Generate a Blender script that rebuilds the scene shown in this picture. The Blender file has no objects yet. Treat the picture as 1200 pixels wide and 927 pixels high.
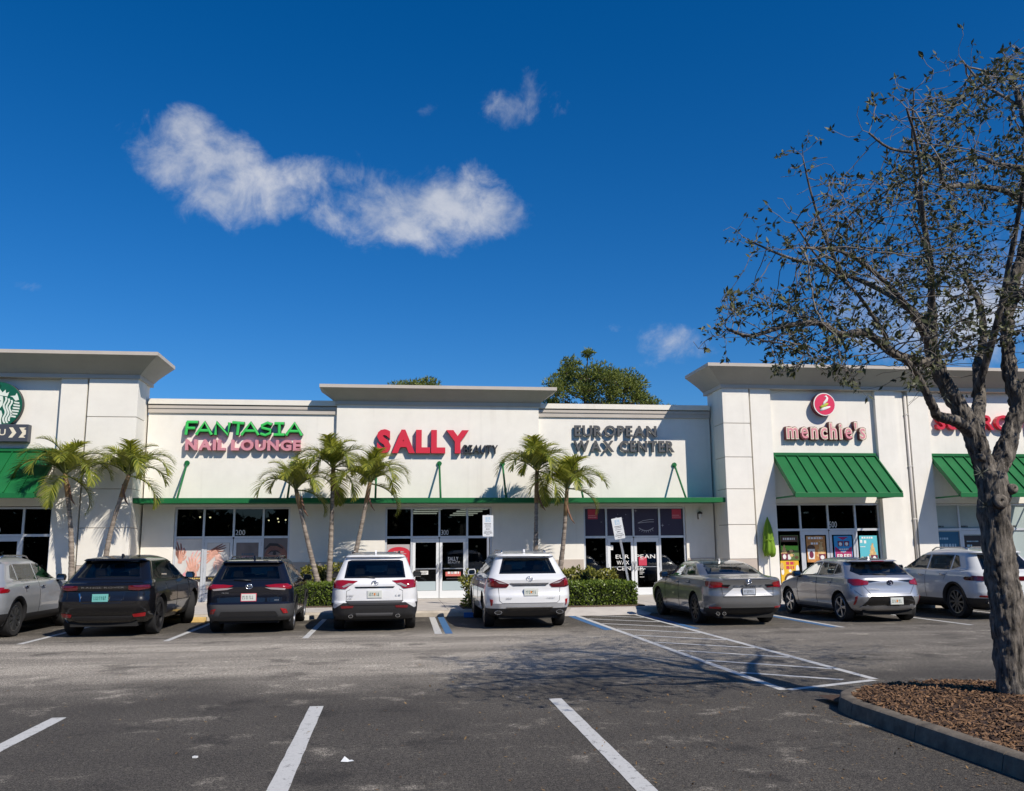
import bpy, bmesh, math, random
from mathutils import Vector, Matrix, kdtree, noise as mnoise
R = math.radians
rnd = random.Random(7)
scn = bpy.context.scene
col = scn.collection

# ------------------------------------------------------------------ camera
cam_d = bpy.data.cameras.new('camera')
cam = bpy.data.objects.new('camera', cam_d)
col.objects.link(cam)
cam_d.sensor_width = 36.0
cam_d.lens = 1054.7 / 1200 * 36
cam_d.clip_end = 3000
_r, _u, _w = Vector((.99146, -.13015, -.0083)), Vector((-.01369, -.16717, .98583)), Vector((.12969, .9773, .16752))
cam.matrix_world = Matrix(((_r.x, _u.x, -_w.x, 0), (_r.y, _u.y, -_w.y, 0), (_r.z, _u.z, -_w.z, 1.74), (0, 0, 0, 1)))
scn.camera = cam

# ------------------------------------------------------------------ light
SUN_EL, SUN_AZ = 42.3, 34.0          # sun stands behind the camera, to the right
sun_d = bpy.data.lights.new('sun', 'SUN')
sun_d.energy = 4.95
sun_d.angle = R(.53)
sun_d.color = (1, .915, .80)
sun = bpy.data.objects.new('sun', sun_d)
col.objects.link(sun)
sdir = Vector((math.sin(R(SUN_AZ)) * math.cos(R(SUN_EL)), -math.cos(R(SUN_AZ)) * math.cos(R(SUN_EL)), math.sin(R(SUN_EL))))
sun.rotation_euler = sdir.to_track_quat('Z', 'Y').to_euler()
sun.location = (10, -20, 30)
scn.view_settings.view_transform = 'Standard'
scn.view_settings.look = 'None'
scn.view_settings.exposure = 0.0
scn.view_settings.gamma = 1.0
scn.cycles.use_denoising = True
scn.cycles.max_bounces = 8
scn.cycles.transparent_max_bounces = 12
scn.cycles.caustics_reflective = False
scn.cycles.caustics_refractive = False

# ------------------------------------------------------------------ sky
world = bpy.data.worlds.new('World')
scn.world = world
world.use_nodes = True
def build_sky():
    nt = world.node_tree
    N, Lk = nt.nodes, nt.links
    N.clear()
    out = N.new('ShaderNodeOutputWorld')
    bg = N.new('ShaderNodeBackground')
    bg.inputs['Strength'].default_value = .080
    Lk.new(bg.outputs[0], out.inputs[0])
    sky = N.new('ShaderNodeTexSky')
    sky.sky_type = 'NISHITA'
    sky.sun_disc = False
    sky.sun_elevation = R(SUN_EL)
    sky.sun_rotation = R(180 - SUN_AZ)
    sky.air_density = 1.0
    sky.dust_density = .25
    sky.ozone_density = 2.5
    tint = N.new('ShaderNodeMix'); tint.data_type = 'RGBA'; tint.blend_type = 'MULTIPLY'
    tint.inputs[0].default_value = 1
    Lk.new(sky.outputs[0], tint.inputs[6])
    tint.inputs[7].default_value = (.75, .96, 1.28, 1)
    hsv = N.new('ShaderNodeHueSaturation')
    hsv.inputs['Saturation'].default_value = 1.22
    Lk.new(tint.outputs[2], hsv.inputs['Color'])
    tc = N.new('ShaderNodeTexCoord')
    nrm = N.new('ShaderNodeVectorMath'); nrm.operation = 'NORMALIZE'
    Lk.new(tc.outputs['Generated'], nrm.inputs[0])
    def m(op, a, b=None, c=None, clamp=False):
        n = N.new('ShaderNodeMath'); n.operation = op; n.use_clamp = clamp
        for i, v in enumerate((a, b, c)):
            if v is None: continue
            if isinstance(v, (int, float)): n.inputs[i].default_value = v
            else: Lk.new(v, n.inputs[i])
        return n.outputs[0]
    def dot(vec):
        n = N.new('ShaderNodeVectorMath'); n.operation = 'DOT_PRODUCT'
        Lk.new(nrm.outputs[0], n.inputs[0]); n.inputs[1].default_value = vec
        return n.outputs['Value']
    # clouds: (azimuth, elevation, half width, half height, thickness)
    lobes = ((-12.9,23.2,.062,.034,1.0),(-13.3,24.9,.026,.020,.9),(-10.4,21.6,.062,.034,.85),(-8.0,21.2,.045,.026,.75),
             (-5.6,22.9,.036,.024,.65),(1.2,21.7,.085,.042,1.2),(-2.6,23.0,.040,.026,.75),(5.2,21.2,.058,.030,.9),
             (.3,19.9,.055,.020,.55),(-3.6,20.7,.045,.022,.5),(7.73,27.44,.044,.026,.55),(9.02,28.25,.021,.028,.55),(2.32,27.08,.022,.018,.35),
             (18.3,12.51,.046,.023,.6),(34.47,12.72,.11,.07,.7),(-21.44,14.83,.028,.009,-.1),(14.54,13.74,.019,.008,-.2))
    F = None
    for az, el, ru, rv, k in lobes:
        a, e = R(az), R(el)
        e1 = Vector((math.cos(a), -math.sin(a), 0))
        e2 = Vector((-math.sin(a) * math.sin(e), -math.cos(a) * math.sin(e), math.cos(e)))
        c = Vector((math.sin(a) * math.cos(e), math.cos(a) * math.cos(e), math.sin(e)))
        u = m('MULTIPLY', dot(e1), 1.04 / ru); v = m('MULTIPLY', dot(e2), 1.04 / rv)
        q = m('SUBTRACT', k + .12, m('MULTIPLY', m('ADD', m('MULTIPLY', u, u), m('MULTIPLY', v, v)), .85))
        F = q if F is None else m('SMOOTH_MAX', F, q, .35)
    F = m('MAXIMUM', F, -2.5)
    def ns(scale, det, rough, dist=0):
        n = N.new('ShaderNodeTexNoise')
        n.inputs['Scale'].default_value = scale; n.inputs['Detail'].default_value = det
        n.inputs['Roughness'].default_value = rough; n.inputs['Distortion'].default_value = dist
        Lk.new(nrm.outputs[0], n.inputs['Vector'])
        return n.outputs['Fac']
    n1 = m('SUBTRACT', ns(8.5, 12, .60, .25), .5); n2 = m('SUBTRACT', ns(26, 10, .66, .5), .5)
    f = m('ADD', F, m('ADD', m('MULTIPLY', n1, 5.6), m('MULTIPLY', n2, 3.0)))
    mr = N.new('ShaderNodeMapRange'); mr.interpolation_type = 'SMOOTHSTEP'
    Lk.new(f, mr.inputs['Value'])
    mr.inputs['From Min'].default_value = -.25; mr.inputs['From Max'].default_value = 1.95
    mr.inputs['To Min'].default_value = 0; mr.inputs['To Max'].default_value = .74
    mixc = N.new('ShaderNodeMix'); mixc.data_type = 'RGBA'
    Lk.new(mr.outputs[0], mixc.inputs[0])
    Lk.new(hsv.outputs[0], mixc.inputs[6])
    shade = N.new('ShaderNodeMix'); shade.data_type = 'RGBA'
    Lk.new(m('MULTIPLY_ADD', n1, 3.2, .5, clamp=True), shade.inputs[0])
    shade.inputs[6].default_value = (4.0, 4.9, 6.6, 1); shade.inputs[7].default_value = (9.2, 9.3, 9.6, 1)
    Lk.new(shade.outputs[2], mixc.inputs[7])
    Lk.new(mixc.outputs[2], bg.inputs['Color'])
build_sky()

# ------------------------------------------------------------------ materials
MATS = {}
def srgb(r, g, b):
    f = lambda c: (c / 255 / 12.92) if c / 255 <= .04045 else ((c / 255 + .055) / 1.055) ** 2.4
    return (f(r), f(g), f(b))
def mat(name, colr, rough=.6, metal=0, coat=0, noise=0, nscale=8, bump=0, bscale=60, spec=.5, noise2=None, coat_rough=.05):
    """plain procedural material; noise varies the colour, bump gives fine relief"""
    if name in MATS: return MATS[name]
    mt = bpy.data.materials.new(name); mt.use_nodes = True
    nt = mt.node_tree; b = nt.nodes['Principled BSDF']
    c = tuple(colr) + (1,)
    b.inputs['Base Color'].default_value = c
    b.inputs['Roughness'].default_value = rough
    b.inputs['Metallic'].default_value = metal
    b.inputs['Specular IOR Level'].default_value = spec
    if coat:
        b.inputs['Coat Weight'].default_value = coat; b.inputs['Coat Roughness'].default_value = coat_rough
    mt.diffuse_color = c
    if noise or bump:
        g = nt.nodes.new('ShaderNodeNewGeometry')
    if noise:
        n = nt.nodes.new('ShaderNodeTexNoise'); n.inputs['Scale'].default_value = nscale
        n.inputs['Detail'].default_value = 6; n.inputs['Roughness'].default_value = .65
        nt.links.new(g.outputs['Position'], n.inputs['Vector'])
        rp = nt.nodes.new('ShaderNodeValToRGB')
        lo = tuple(max(0, x * (1 - noise)) for x in colr); hi = tuple(min(1, x * (1 + noise)) for x in colr)
        if noise2: hi = noise2
        rp.color_ramp.elements[0].position = .3; rp.color_ramp.elements[1].position = .7
        rp.color_ramp.elements[0].color = lo + (1,); rp.color_ramp.elements[1].color = tuple(hi) + (1,)
        nt.links.new(n.outputs['Fac'], rp.inputs[0]); nt.links.new(rp.outputs[0], b.inputs['Base Color'])
    if bump:
        n = nt.nodes.new('ShaderNodeTexNoise'); n.inputs['Scale'].default_value = bscale
        n.inputs['Detail'].default_value = 5
        nt.links.new(g.outputs['Position'], n.inputs['Vector'])
        bp = nt.nodes.new('ShaderNodeBump'); bp.inputs['Strength'].default_value = bump; bp.inputs['Distance'].default_value = .01
        nt.links.new(n.outputs['Fac'], bp.inputs['Height']); nt.links.new(bp.outputs[0], b.inputs['Normal'])
    MATS[name] = mt
    return mt
def leaf_mat(name, c1, c2, trans=.25, rough=.45, back=None):
    """leaf colours vary from leaf to leaf; some light passes through"""
    if name in MATS: return MATS[name]
    mt = bpy.data.materials.new(name); mt.use_nodes = True
    nt = mt.node_tree; b = nt.nodes['Principled BSDF']; out = nt.nodes['Material Output']
    g = nt.nodes.new('ShaderNodeNewGeometry')
    rp = nt.nodes.new('ShaderNodeValToRGB')
    rp.color_ramp.elements[0].color = tuple(c1) + (1,); rp.color_ramp.elements[1].color = tuple(c2) + (1,)
    nt.links.new(g.outputs['Random Per Island'], rp.inputs[0])
    nt.links.new(rp.outputs[0], b.inputs['Base Color'])
    b.inputs['Roughness'].default_value = rough
    t = nt.nodes.new('ShaderNodeBsdfTranslucent'); nt.links.new(rp.outputs[0], t.inputs['Color'])
    mx = nt.nodes.new('ShaderNodeMixShader'); mx.inputs[0].default_value = trans
    nt.links.new(b.outputs[0], mx.inputs[1]); nt.links.new(t.outputs[0], mx.inputs[2])
    nt.links.new(mx.outputs[0], out.inputs[0])
    MATS[name] = mt
    return mt
def glass_mat(name, tint, refl=1.0):
    if name in MATS: return MATS[name]
    mt = bpy.data.materials.new(name); mt.use_nodes = True
    nt = mt.node_tree; nt.nodes.clear()
    out = nt.nodes.new('ShaderNodeOutputMaterial')
    tr = nt.nodes.new('ShaderNodeBsdfTransparent'); tr.inputs[0].default_value = tuple(tint) + (1,)
    gl = nt.nodes.new('ShaderNodeBsdfGlossy'); gl.inputs['Roughness'].default_value = .01
    gl.inputs['Color'].default_value = (refl, refl, refl, 1)
    fr = nt.nodes.new('ShaderNodeFresnel'); fr.inputs['IOR'].default_value = 1.5
    mx = nt.nodes.new('ShaderNodeMixShader')
    nt.links.new(fr.outputs[0], mx.inputs[0]); nt.links.new(tr.outputs[0], mx.inputs[1]); nt.links.new(gl.outputs[0], mx.inputs[2])
    nt.links.new(mx.outputs[0], out.inputs[0])
    MATS[name] = mt
    return mt
def emit_mat(name, c, s):
    if name in MATS: return MATS[name]
    mt = bpy.data.materials.new(name); mt.use_nodes = True
    b = mt.node_tree.nodes['Principled BSDF']
    b.inputs['Base Color'].default_value = tuple(c) + (1,)
    b.inputs['Emission Color'].default_value = tuple(c) + (1,); b.inputs['Emission Strength'].default_value = s
    MATS[name] = mt
    return mt

# ------------------------------------------------------------------ mesh helpers
class MB:
    """collects faces, then links them as ONE mesh object"""
    def __init__(s):
        s.v, s.f, s.m = [], [], []
    def add(s, vs, fs, mi=0):
        o = len(s.v); s.v += [tuple(p) for p in vs]
        s.f += [tuple(o + i for i in f) for f in fs]; s.m += [mi] * len(fs)
    def box(s, x0, x1, y0, y1, z0, z1, mi=0):
        s.add([(x0,y0,z0),(x1,y0,z0),(x1,y1,z0),(x0,y1,z0),(x0,y0,z1),(x1,y0,z1),(x1,y1,z1),(x0,y1,z1)],
              [(3,2,1,0),(4,5,6,7),(0,1,5,4),(1,2,6,5),(2,3,7,6),(3,0,4,7)], mi)
    def quad(s, a, b, c, d, mi=0): s.add([a, b, c, d], [(0,1,2,3)], mi)
    def polyxz(s, pts, y, mi=0): s.add([(x, y, z) for x, z in pts], [tuple(range(len(pts)))], mi)   # faces -Y when the points run anticlockwise
    def discxz(s, cx, cz, rx, rz, y, mi=0, n=20):
        s.polyxz([(cx + rx * math.cos(k * 2 * math.pi / n), cz + rz * math.sin(k * 2 * math.pi / n)) for k in range(n)], y, mi)
    def prism(s, pts, y0, y1, mi=0):
        """polygon in XZ, extruded from y0 (front) to y1"""
        n = len(pts)
        vs = [(x, y0, z) for x, z in pts] + [(x, y1, z) for x, z in pts]
        s.add(vs, [tuple(range(n)), tuple(range(2 * n - 1, n - 1, -1))] + [(i, n + i, n + (i + 1) % n, (i + 1) % n) for i in range(n)], mi)
    def prismx(s, pts, x0, x1, mi=0):
        n = len(pts)
        vs = [(x0, y, z) for y, z in pts] + [(x1, y, z) for y, z in pts]
        s.add(vs, [tuple(range(n - 1, -1, -1)), tuple(range(n, 2 * n))] + [(i, (i + 1) % n, n + (i + 1) % n, n + i) for i in range(n)], mi)
    def prismz(s, pts, z0, z1, mi=0):
        n = len(pts)
        vs = [(x, y, z0) for x, y in pts] + [(x, y, z1) for x, y in pts]
        s.add(vs, [tuple(range(n - 1, -1, -1)), tuple(range(n, 2 * n))] + [(i, (i + 1) % n, n + (i + 1) % n, n + i) for i in range(n)], mi)
    def tube(s, pts, rad, n=8, mi=0, sq=None, cap=True):
        """tube along pts; rad a number or a list; sq squeezes the section along world Y to that half depth"""
        pts = [Vector(p) for p in pts]
        rads = rad if isinstance(rad, (list, tuple)) else [rad] * len(pts)
        rings = []
        prev = None
        for i, p in enumerate(pts):
            t = (pts[min(i + 1, len(pts) - 1)] - pts[max(i - 1, 0)])
            if t.length < 1e-9: t = Vector((0, 0, 1))
            t.normalize()
            ref = Vector((0, 1, 0)) if sq is not None or abs(t.y) < .9 else Vector((1, 0, 0))
            a = ref - t * ref.dot(t); a.normalize()
            b = t.cross(a)
            ra = rads[i] if sq is None else sq
            rings.append([p + a * (math.cos(k * 2 * math.pi / n) * ra) + b * (math.sin(k * 2 * math.pi / n) * rads[i]) for k in range(n)])
        vs = [q for r_ in rings for q in r_]
        fs = []
        for i in range(len(rings) - 1):
            for k in range(n):
                fs.append((i * n + k, i * n + (k + 1) % n, (i + 1) * n + (k + 1) % n, (i + 1) * n + k))
        if cap:
            fs.append(tuple(range(n - 1, -1, -1))); fs.append(tuple((len(rings) - 1) * n + k for k in range(n)))
        s.add(vs, fs, mi)
    def lathe(s, prof, axis='z', c=(0, 0, 0), n=24, mi=0):
        """prof: (radius, height) pairs"""
        vs, fs = [], []
        for r_, h in prof:
            for k in range(n):
                a = k * 2 * math.pi / n
                p = (r_ * math.cos(a), r_ * math.sin(a), h)
                if axis == 'x': p = (h, p[0], p[1])
                if axis == 'y': p = (p[1], h, p[0])
                vs.append((p[0] + c[0], p[1] + c[1], p[2] + c[2]))
        for i in range(len(prof) - 1):
            for k in range(n):
                fs.append((i * n + k, i * n + (k + 1) % n, (i + 1) * n + (k + 1) % n, (i + 1) * n + k))
        s.add(vs, fs, mi)
    def mesh(s, name, mats, smooth=False, angle=None):
        me = bpy.data.meshes.new(name)
        me.from_pydata(s.v, [], s.f)
        for mt in (mats if isinstance(mats, (list, tuple)) else [mats]): me.materials.append(mt)
        if any(s.m): me.polygons.foreach_set('material_index', s.m)
        me.update()
        if smooth or angle is not None:
            me.polygons.foreach_set('use_smooth', [True] * len(me.polygons))
            if angle is not None: me.set_sharp_from_angle(angle=R(angle))
        return me
    def build(s, name, mats, parent=None, smooth=False, angle=None, bevel=0, loc=None):
        o = link(name, s.mesh(name, mats, smooth, angle), parent, loc)
        if bevel:
            b = o.modifiers.new('bevel', 'BEVEL'); b.width = bevel; b.segments = 2; b.limit_method = 'ANGLE'; b.angle_limit = R(40)
        return o
def link(name, me, parent=None, loc=None):
    o = bpy.data.objects.new(name, me); col.objects.link(o)
    if loc is not None: o.location = loc
    if parent is not None:
        o.parent = parent
        if loc is None: o.matrix_parent_inverse = Matrix.Translation(-Vector(parent.location)) if parent.rotation_euler.z == 0 else parent_matrix(parent).inverted()
    return o
def parent_matrix(p):
    return Matrix.Translation(p.location) @ p.rotation_euler.to_matrix().to_4x4()
def tag(o, label=None, cat=None, group=None, kind=None):
    if label: o['label'] = label
    if cat: o['category'] = cat
    if group: o['group'] = group
    if kind: o['kind'] = kind
    return o
def thing(name, label, cat, loc=(0, 0, 0), rz=0, group=None):
    o = bpy.data.objects.new(name, None); col.objects.link(o)
    o.location = loc; o.rotation_euler = (0, 0, rz); o.empty_display_size = .2
    return tag(o, label, cat, group)
_glyphs = {}
def glyph(ch, off):
    """outline of one character of the built-in font as (vertices, faces, x0, x1), cap height 1, flat"""
    k = (ch, off)
    if k not in _glyphs:
        cu = bpy.data.curves.new('glyph', 'FONT'); cu.body = ch; cu.size = 1; cu.offset = off; cu.resolution_u = 3
        cu.fill_mode = 'BOTH'; cu.extrude = .5
        ob = bpy.data.objects.new('glyph', cu); col.objects.link(ob)
        dg = bpy.context.evaluated_depsgraph_get()
        me = bpy.data.meshes.new_from_object(ob.evaluated_get(dg))
        vs = [tuple(v.co) for v in me.vertices]; fs = [tuple(p.vertices) for p in me.polygons]
        bpy.data.objects.remove(ob); bpy.data.curves.remove(cu); bpy.data.meshes.remove(me)
        xs = [v[0] for v in vs]
        _glyphs[k] = (vs, fs, min(xs), max(xs))
    return _glyphs[k]
_caph = {}
def letters(txt, x0, x1, z0, z1, y0, y1, off=0.0, gap=.09, space=.36, shear=0):
    """lays a line of text between x0..x1, cap height z0..z1, depth y0 (front) to y1: list of (char, MB)"""
    if off not in _caph:
        zs = [v[1] for v in glyph('H', off)[0]]; _caph[off] = (min(zs), max(zs))
    lo, hi = _caph[off]
    adv, spots = 0, []
    for ch in txt:
        if ch == ' ': adv += space; continue
        vs, fs, a, b = glyph(ch, off)
        spots.append((ch, adv - a)); adv += b - a + gap
    adv -= gap
    sx = (x1 - x0) / adv; sz = (z1 - z0) / (hi - lo)
    out = []
    for ch, sh in spots:
        vs, fs, a, b = glyph(ch, off)
        mb = MB()
        # glyph front (+z local) turns to -Y
        mb.add([(x0 + (v[0] + sh) * sx + shear * (v[1] - lo) * sz, (y0 if v[2] > 0 else y1), z0 + (v[1] - lo) * sz) for v in vs], fs)
        out.append((ch, mb))
    return out
def sign_text(txt, x0, x1, z0, z1, y0, y1, mt, parent, name='letter', **kw):
    for ch, mb in letters(txt, x0, x1, z0, z1, y0, y1, **kw): mb.build(name, mt, parent)
def print_text(txt, x0, x1, z0, z1, y, mt, parent, name='lettering', **kw):
    """flat print: all letters in one mesh, 1.5 mm thick"""
    al = MB()
    for ch, mb in letters(txt, x0, x1, z0, z1, y - .0015, y, **kw): al.add(mb.v, mb.f)
    return al.build(name, mt, parent)
# ------------------------------------------------------------------ building materials
stucco = mat('stucco', (.80, .77, .70), .9, noise=.05, nscale=1.3, bump=.25, bscale=55)
def weather(mt):
    """faint rain streaks running down the wall and blotches of old paint"""
    nt = mt.node_tree; N, Lk = nt.nodes, nt.links; b = N['Principled BSDF']; src = b.inputs['Base Color'].links[0].from_socket
    g = N.new('ShaderNodeNewGeometry'); mp = N.new('ShaderNodeMapping'); mp.inputs['Scale'].default_value = (5, 5, .22)
    Lk.new(g.outputs['Position'], mp.inputs['Vector'])
    n = N.new('ShaderNodeTexNoise'); n.inputs['Scale'].default_value = 1; n.inputs['Detail'].default_value = 5; Lk.new(mp.outputs[0], n.inputs['Vector'])
    n2 = N.new('ShaderNodeTexNoise'); n2.inputs['Scale'].default_value = .5; n2.inputs['Detail'].default_value = 4; Lk.new(g.outputs['Position'], n2.inputs['Vector'])
    r1 = N.new('ShaderNodeMapRange'); r1.interpolation_type = 'SMOOTHSTEP'; Lk.new(n.outputs['Fac'], r1.inputs[0]); r1.inputs[1].default_value = .50; r1.inputs[2].default_value = .72
    r2 = N.new('ShaderNodeMapRange'); r2.interpolation_type = 'SMOOTHSTEP'; Lk.new(n2.outputs['Fac'], r2.inputs[0]); r2.inputs[1].default_value = .42; r2.inputs[2].default_value = .65
    mu = N.new('ShaderNodeMath'); mu.operation = 'MULTIPLY'; Lk.new(r1.outputs[0], mu.inputs[0]); Lk.new(r2.outputs[0], mu.inputs[1])
    m2 = N.new('ShaderNodeMath'); m2.operation = 'MULTIPLY'; Lk.new(mu.outputs[0], m2.inputs[0]); m2.inputs[1].default_value = .17
    mx = N.new('ShaderNodeMix'); mx.data_type = 'RGBA'; Lk.new(m2.outputs[0], mx.inputs[0]); Lk.new(src, mx.inputs[6]); mx.inputs[7].default_value = (.46, .43, .37, 1)
    Lk.new(mx.outputs[2], b.inputs['Base Color'])
weather(stucco)
stucco_lo = mat('stucco_base', (.50, .43, .37), .9, noise=.07, nscale=2.0, bump=.25, bscale=55)
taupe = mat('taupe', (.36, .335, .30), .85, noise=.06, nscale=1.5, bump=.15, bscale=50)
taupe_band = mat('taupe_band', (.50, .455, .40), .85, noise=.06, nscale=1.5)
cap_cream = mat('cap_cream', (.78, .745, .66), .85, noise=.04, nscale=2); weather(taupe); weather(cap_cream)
green = mat('green_metal', (.010, .135, .040), .5, spec=.3, noise=.12, nscale=1.2)
alu = mat('aluminium', (.62, .64, .66), .42, metal=.35, noise=.04, nscale=5)
rubber = mat('rubber', (.012, .012, .013), .7)
chrome = mat('chrome', (.75, .76, .78), .16, metal=1)
steel = mat('steel', (.45, .46, .47), .45, metal=.8, noise=.1, nscale=20)
roofing = mat('roofing', (.45, .45, .44), .9)
shop_glass = glass_mat('shop_glass', (.30, .33, .34), .8)
pale_glass = mat('pale_glass', (.40, .47, .46), .08, spec=.6, noise=.08, nscale=1.5)  # opaque glossy panes in a pale greenish tone, nothing modelled behind shows
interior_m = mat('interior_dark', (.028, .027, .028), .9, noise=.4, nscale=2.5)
tube_light = emit_mat('tube_light', (1, .93, .72), 2.2)
bulb = emit_mat('bulb', (1, .78, .42), 9)
door_white = mat('door_white', (.74, .76, .77), .4)
black_m = mat('black', (.015, .015, .017), .5)
white_p = mat('print_white', (.78, .77, .74), .5)

# ------------------------------------------------------------------ ground
def asphalt_material():
    mt = bpy.data.materials.new('asphalt'); mt.use_nodes = True
    nt = mt.node_tree; b = nt.nodes['Principled BSDF']; N, Lk = nt.nodes, nt.links
    g = N.new('ShaderNodeNewGeometry')
    def noise(scale, det, vec=None, rough=.6):
        n = N.new('ShaderNodeTexNoise'); n.inputs['Scale'].default_value = scale; n.inputs['Detail'].default_value = det
        n.inputs['Roughness'].default_value = rough
        Lk.new(vec or g.outputs['Position'], n.inputs['Vector']); return n.outputs['Fac']
    def m(op, a, b_, clamp=False):
        n = N.new('ShaderNodeMath'); n.operation = op; n.use_clamp = clamp
        for i, v in enumerate((a, b_)):
            if isinstance(v, (int, float)): n.inputs[i].default_value = v
            else: Lk.new(v, n.inputs[i])
        return n.outputs[0]
    def ramp(v, a, b_, c0=0, c1=1):
        n = N.new('ShaderNodeMapRange'); n.interpolation_type = 'SMOOTHSTEP'
        Lk.new(v, n.inputs[0]); n.inputs[1].default_value = a; n.inputs[2].default_value = b_
        n.inputs[3].default_value = c0; n.inputs[4].default_value = c1
        return n.outputs[0]
    sep = N.new('ShaderNodeSeparateXYZ'); Lk.new(g.outputs['Position'], sep.inputs[0])
    mp = N.new('ShaderNodeMapping'); mp.inputs['Scale'].default_value = (.12, .9, 1)
    Lk.new(g.outputs['Position'], mp.inputs['Vector'])
    streak = noise(1.0, 5, mp.outputs[0])
    mid = noise(.55, 6)
    blot = noise(2.2, 5)
    fine = noise(75, 3, rough=.7)
    grit = noise(210, 2, rough=.5)
    # traffic dust lies on the drive aisle, between the two rows of stalls
    yy = m('ADD', sep.outputs['Y'], m('MULTIPLY', m('SUBTRACT', mid, .5), 3.0))
    lane = m('MULTIPLY', ramp(yy, 11.2, 14.6), ramp(yy, 21.5, 18.2))
    lane = m('MULTIPLY', lane, ramp(sep.outputs['X'], 7.5, 0, .42, 1))
    dust = m('MULTIPLY', lane, ramp(streak, .34, .62, .45, 1))
    dust2 = m('MULTIPLY', ramp(blot, .55, .68), ramp(mid, .46, .6))
    base = m('ADD', m('MULTIPLY', ramp(mid, .3, .7), .024), .047)
    val = m('ADD', base, m('ADD', m('MULTIPLY', dust, .27), m('MULTIPLY', dust2, .10)))
    # dark oil and tyre stains
    oil = m('MULTIPLY', ramp(noise(.9, 5), .55, .68), .50)
    val = m('MULTIPLY', val, m('SUBTRACT', 1, oil))
    sp = m('MULTIPLY', ramp(fine, .41, .60, .30, 1.85), ramp(noise(24, 4, rough=.7), .40, .62, .66, 1.36))
    val = m('MULTIPLY', val, sp)
    # pale aggregate showing through
    val = m('ADD', val, m('MULTIPLY', ramp(grit, .58, .68), .15))
    comb = N.new('ShaderNodeCombineColor')
    Lk.new(m('MULTIPLY', val, 1.11), comb.inputs[0]); Lk.new(val, comb.inputs[1]); Lk.new(m('MULTIPLY', val, ramp(val, .03, .12, .88, .83)), comb.inputs[2])
    # thin cracks
    v = N.new('ShaderNodeTexVoronoi'); v.feature = 'DISTANCE_TO_EDGE'; v.inputs['Scale'].default_value = .33
    wob = N.new('ShaderNodeVectorMath'); wob.operation = 'ADD'
    nz = N.new('ShaderNodeTexNoise'); nz.inputs['Scale'].default_value = 2; nz.inputs['Detail'].default_value = 5
    Lk.new(g.outputs['Position'], nz.inputs['Vector']); Lk.new(g.outputs['Position'], wob.inputs[0]); Lk.new(nz.outputs['Color'], wob.inputs[1])
    Lk.new(wob.outputs[0], v.inputs['Vector'])
    crack = m('MULTIPLY', ramp(v.outputs['Distance'], .006, .002), ramp(noise(.4, 2), .5, .6))
    mx = N.new('ShaderNodeMix'); mx.data_type = 'RGBA'
    Lk.new(m('MULTIPLY', crack, .6), mx.inputs[0]); Lk.new(comb.outputs[0], mx.inputs[6]); mx.inputs[7].default_value = (.012, .012, .012, 1)
    Lk.new(mx.outputs[2], b.inputs['Base Color'])
    b.inputs['Roughness'].default_value = .88
    b.inputs['Specular IOR Level'].default_value = .3
    bp = N.new('ShaderNodeBump'); bp.inputs['Strength'].default_value = .5; bp.inputs['Distance'].default_value = .008
    Lk.new(m('ADD', fine, m('MULTIPLY', grit, .6)), bp.inputs['Height']); Lk.new(bp.outputs[0], b.inputs['Normal'])
    return mt
asph = asphalt_material()
mb = MB(); mb.quad((-900, -900, 0), (900, -900, 0), (900, 900, 0), (-900, 900, 0))
lot = mb.build('asphalt_lot', asph); tag(lot, kind='structure')

def paint_material(name, c, wear=.5):
    mt = bpy.data.materials.new(name); mt.use_nodes = True
    nt = mt.node_tree; b = nt.nodes['Principled BSDF']; N, Lk = nt.nodes, nt.links
    g = N.new('ShaderNodeNewGeometry')
    n = N.new('ShaderNodeTexNoise'); n.inputs['Scale'].default_value = 9; n.inputs['Detail'].default_value = 8; n.inputs['Roughness'].default_value = .75
    n2 = N.new('ShaderNodeTexNoise'); n2.inputs['Scale'].default_value = 90; n2.inputs['Detail'].default_value = 2
    for q in (n, n2): Lk.new(g.outputs['Position'], q.inputs['Vector'])
    ad = N.new('ShaderNodeMath'); ad.operation = 'MULTIPLY_ADD'; Lk.new(n2.outputs['Fac'], ad.inputs[0]); ad.inputs[1].default_value = .35; Lk.new(n.outputs['Fac'], ad.inputs[2])
    rp = N.new('ShaderNodeValToRGB')
    e = rp.color_ramp.elements
    e[0].position = .50; e[0].color = tuple(x * .82 for x in c) + (1,)
    e[1].position = .68; e[1].color = tuple(c) + (1,)
    k = e.new(.765); k.color = tuple(x * (1 - .3 * wear) for x in c) + (1,)
    k = e.new(.835); k.color = (.09, .088, .085, 1)
    Lk.new(ad.outputs[0], rp.inputs[0]); Lk.new(rp.outputs[0], b.inputs['Base Color'])
    b.inputs['Roughness'].default_value = .75
    MATS[name] = mt
    return mt
white_paint = paint_material('road_paint_white', (.56, .56, .54))
blue_paint = paint_material('road_paint_blue', (.05, .155, .33))
def stripe(x0, y0, x1, y1, w, mt=None, z=.004):
    d = Vector((x1 - x0, y1 - y0, 0)); n = Vector((-d.y, d.x, 0)).normalized() * w / 2
    k = max(2, int(d.length / .25)); m_ = MB()
    L_, R_ = [], []
    for i in range(k + 1):
        p = Vector((x0, y0, z)) + d * i / k
        a = n * (1 + rnd.uniform(-.05, .05))
        L_.append(p + a); R_.append(p - a)
    m_.add(L_ + R_, [(k + 1 + i, k + 2 + i, i + 1, i) for i in range(k)])
    return m_.build('painted_stripe', mt or white_paint, lot)
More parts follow.
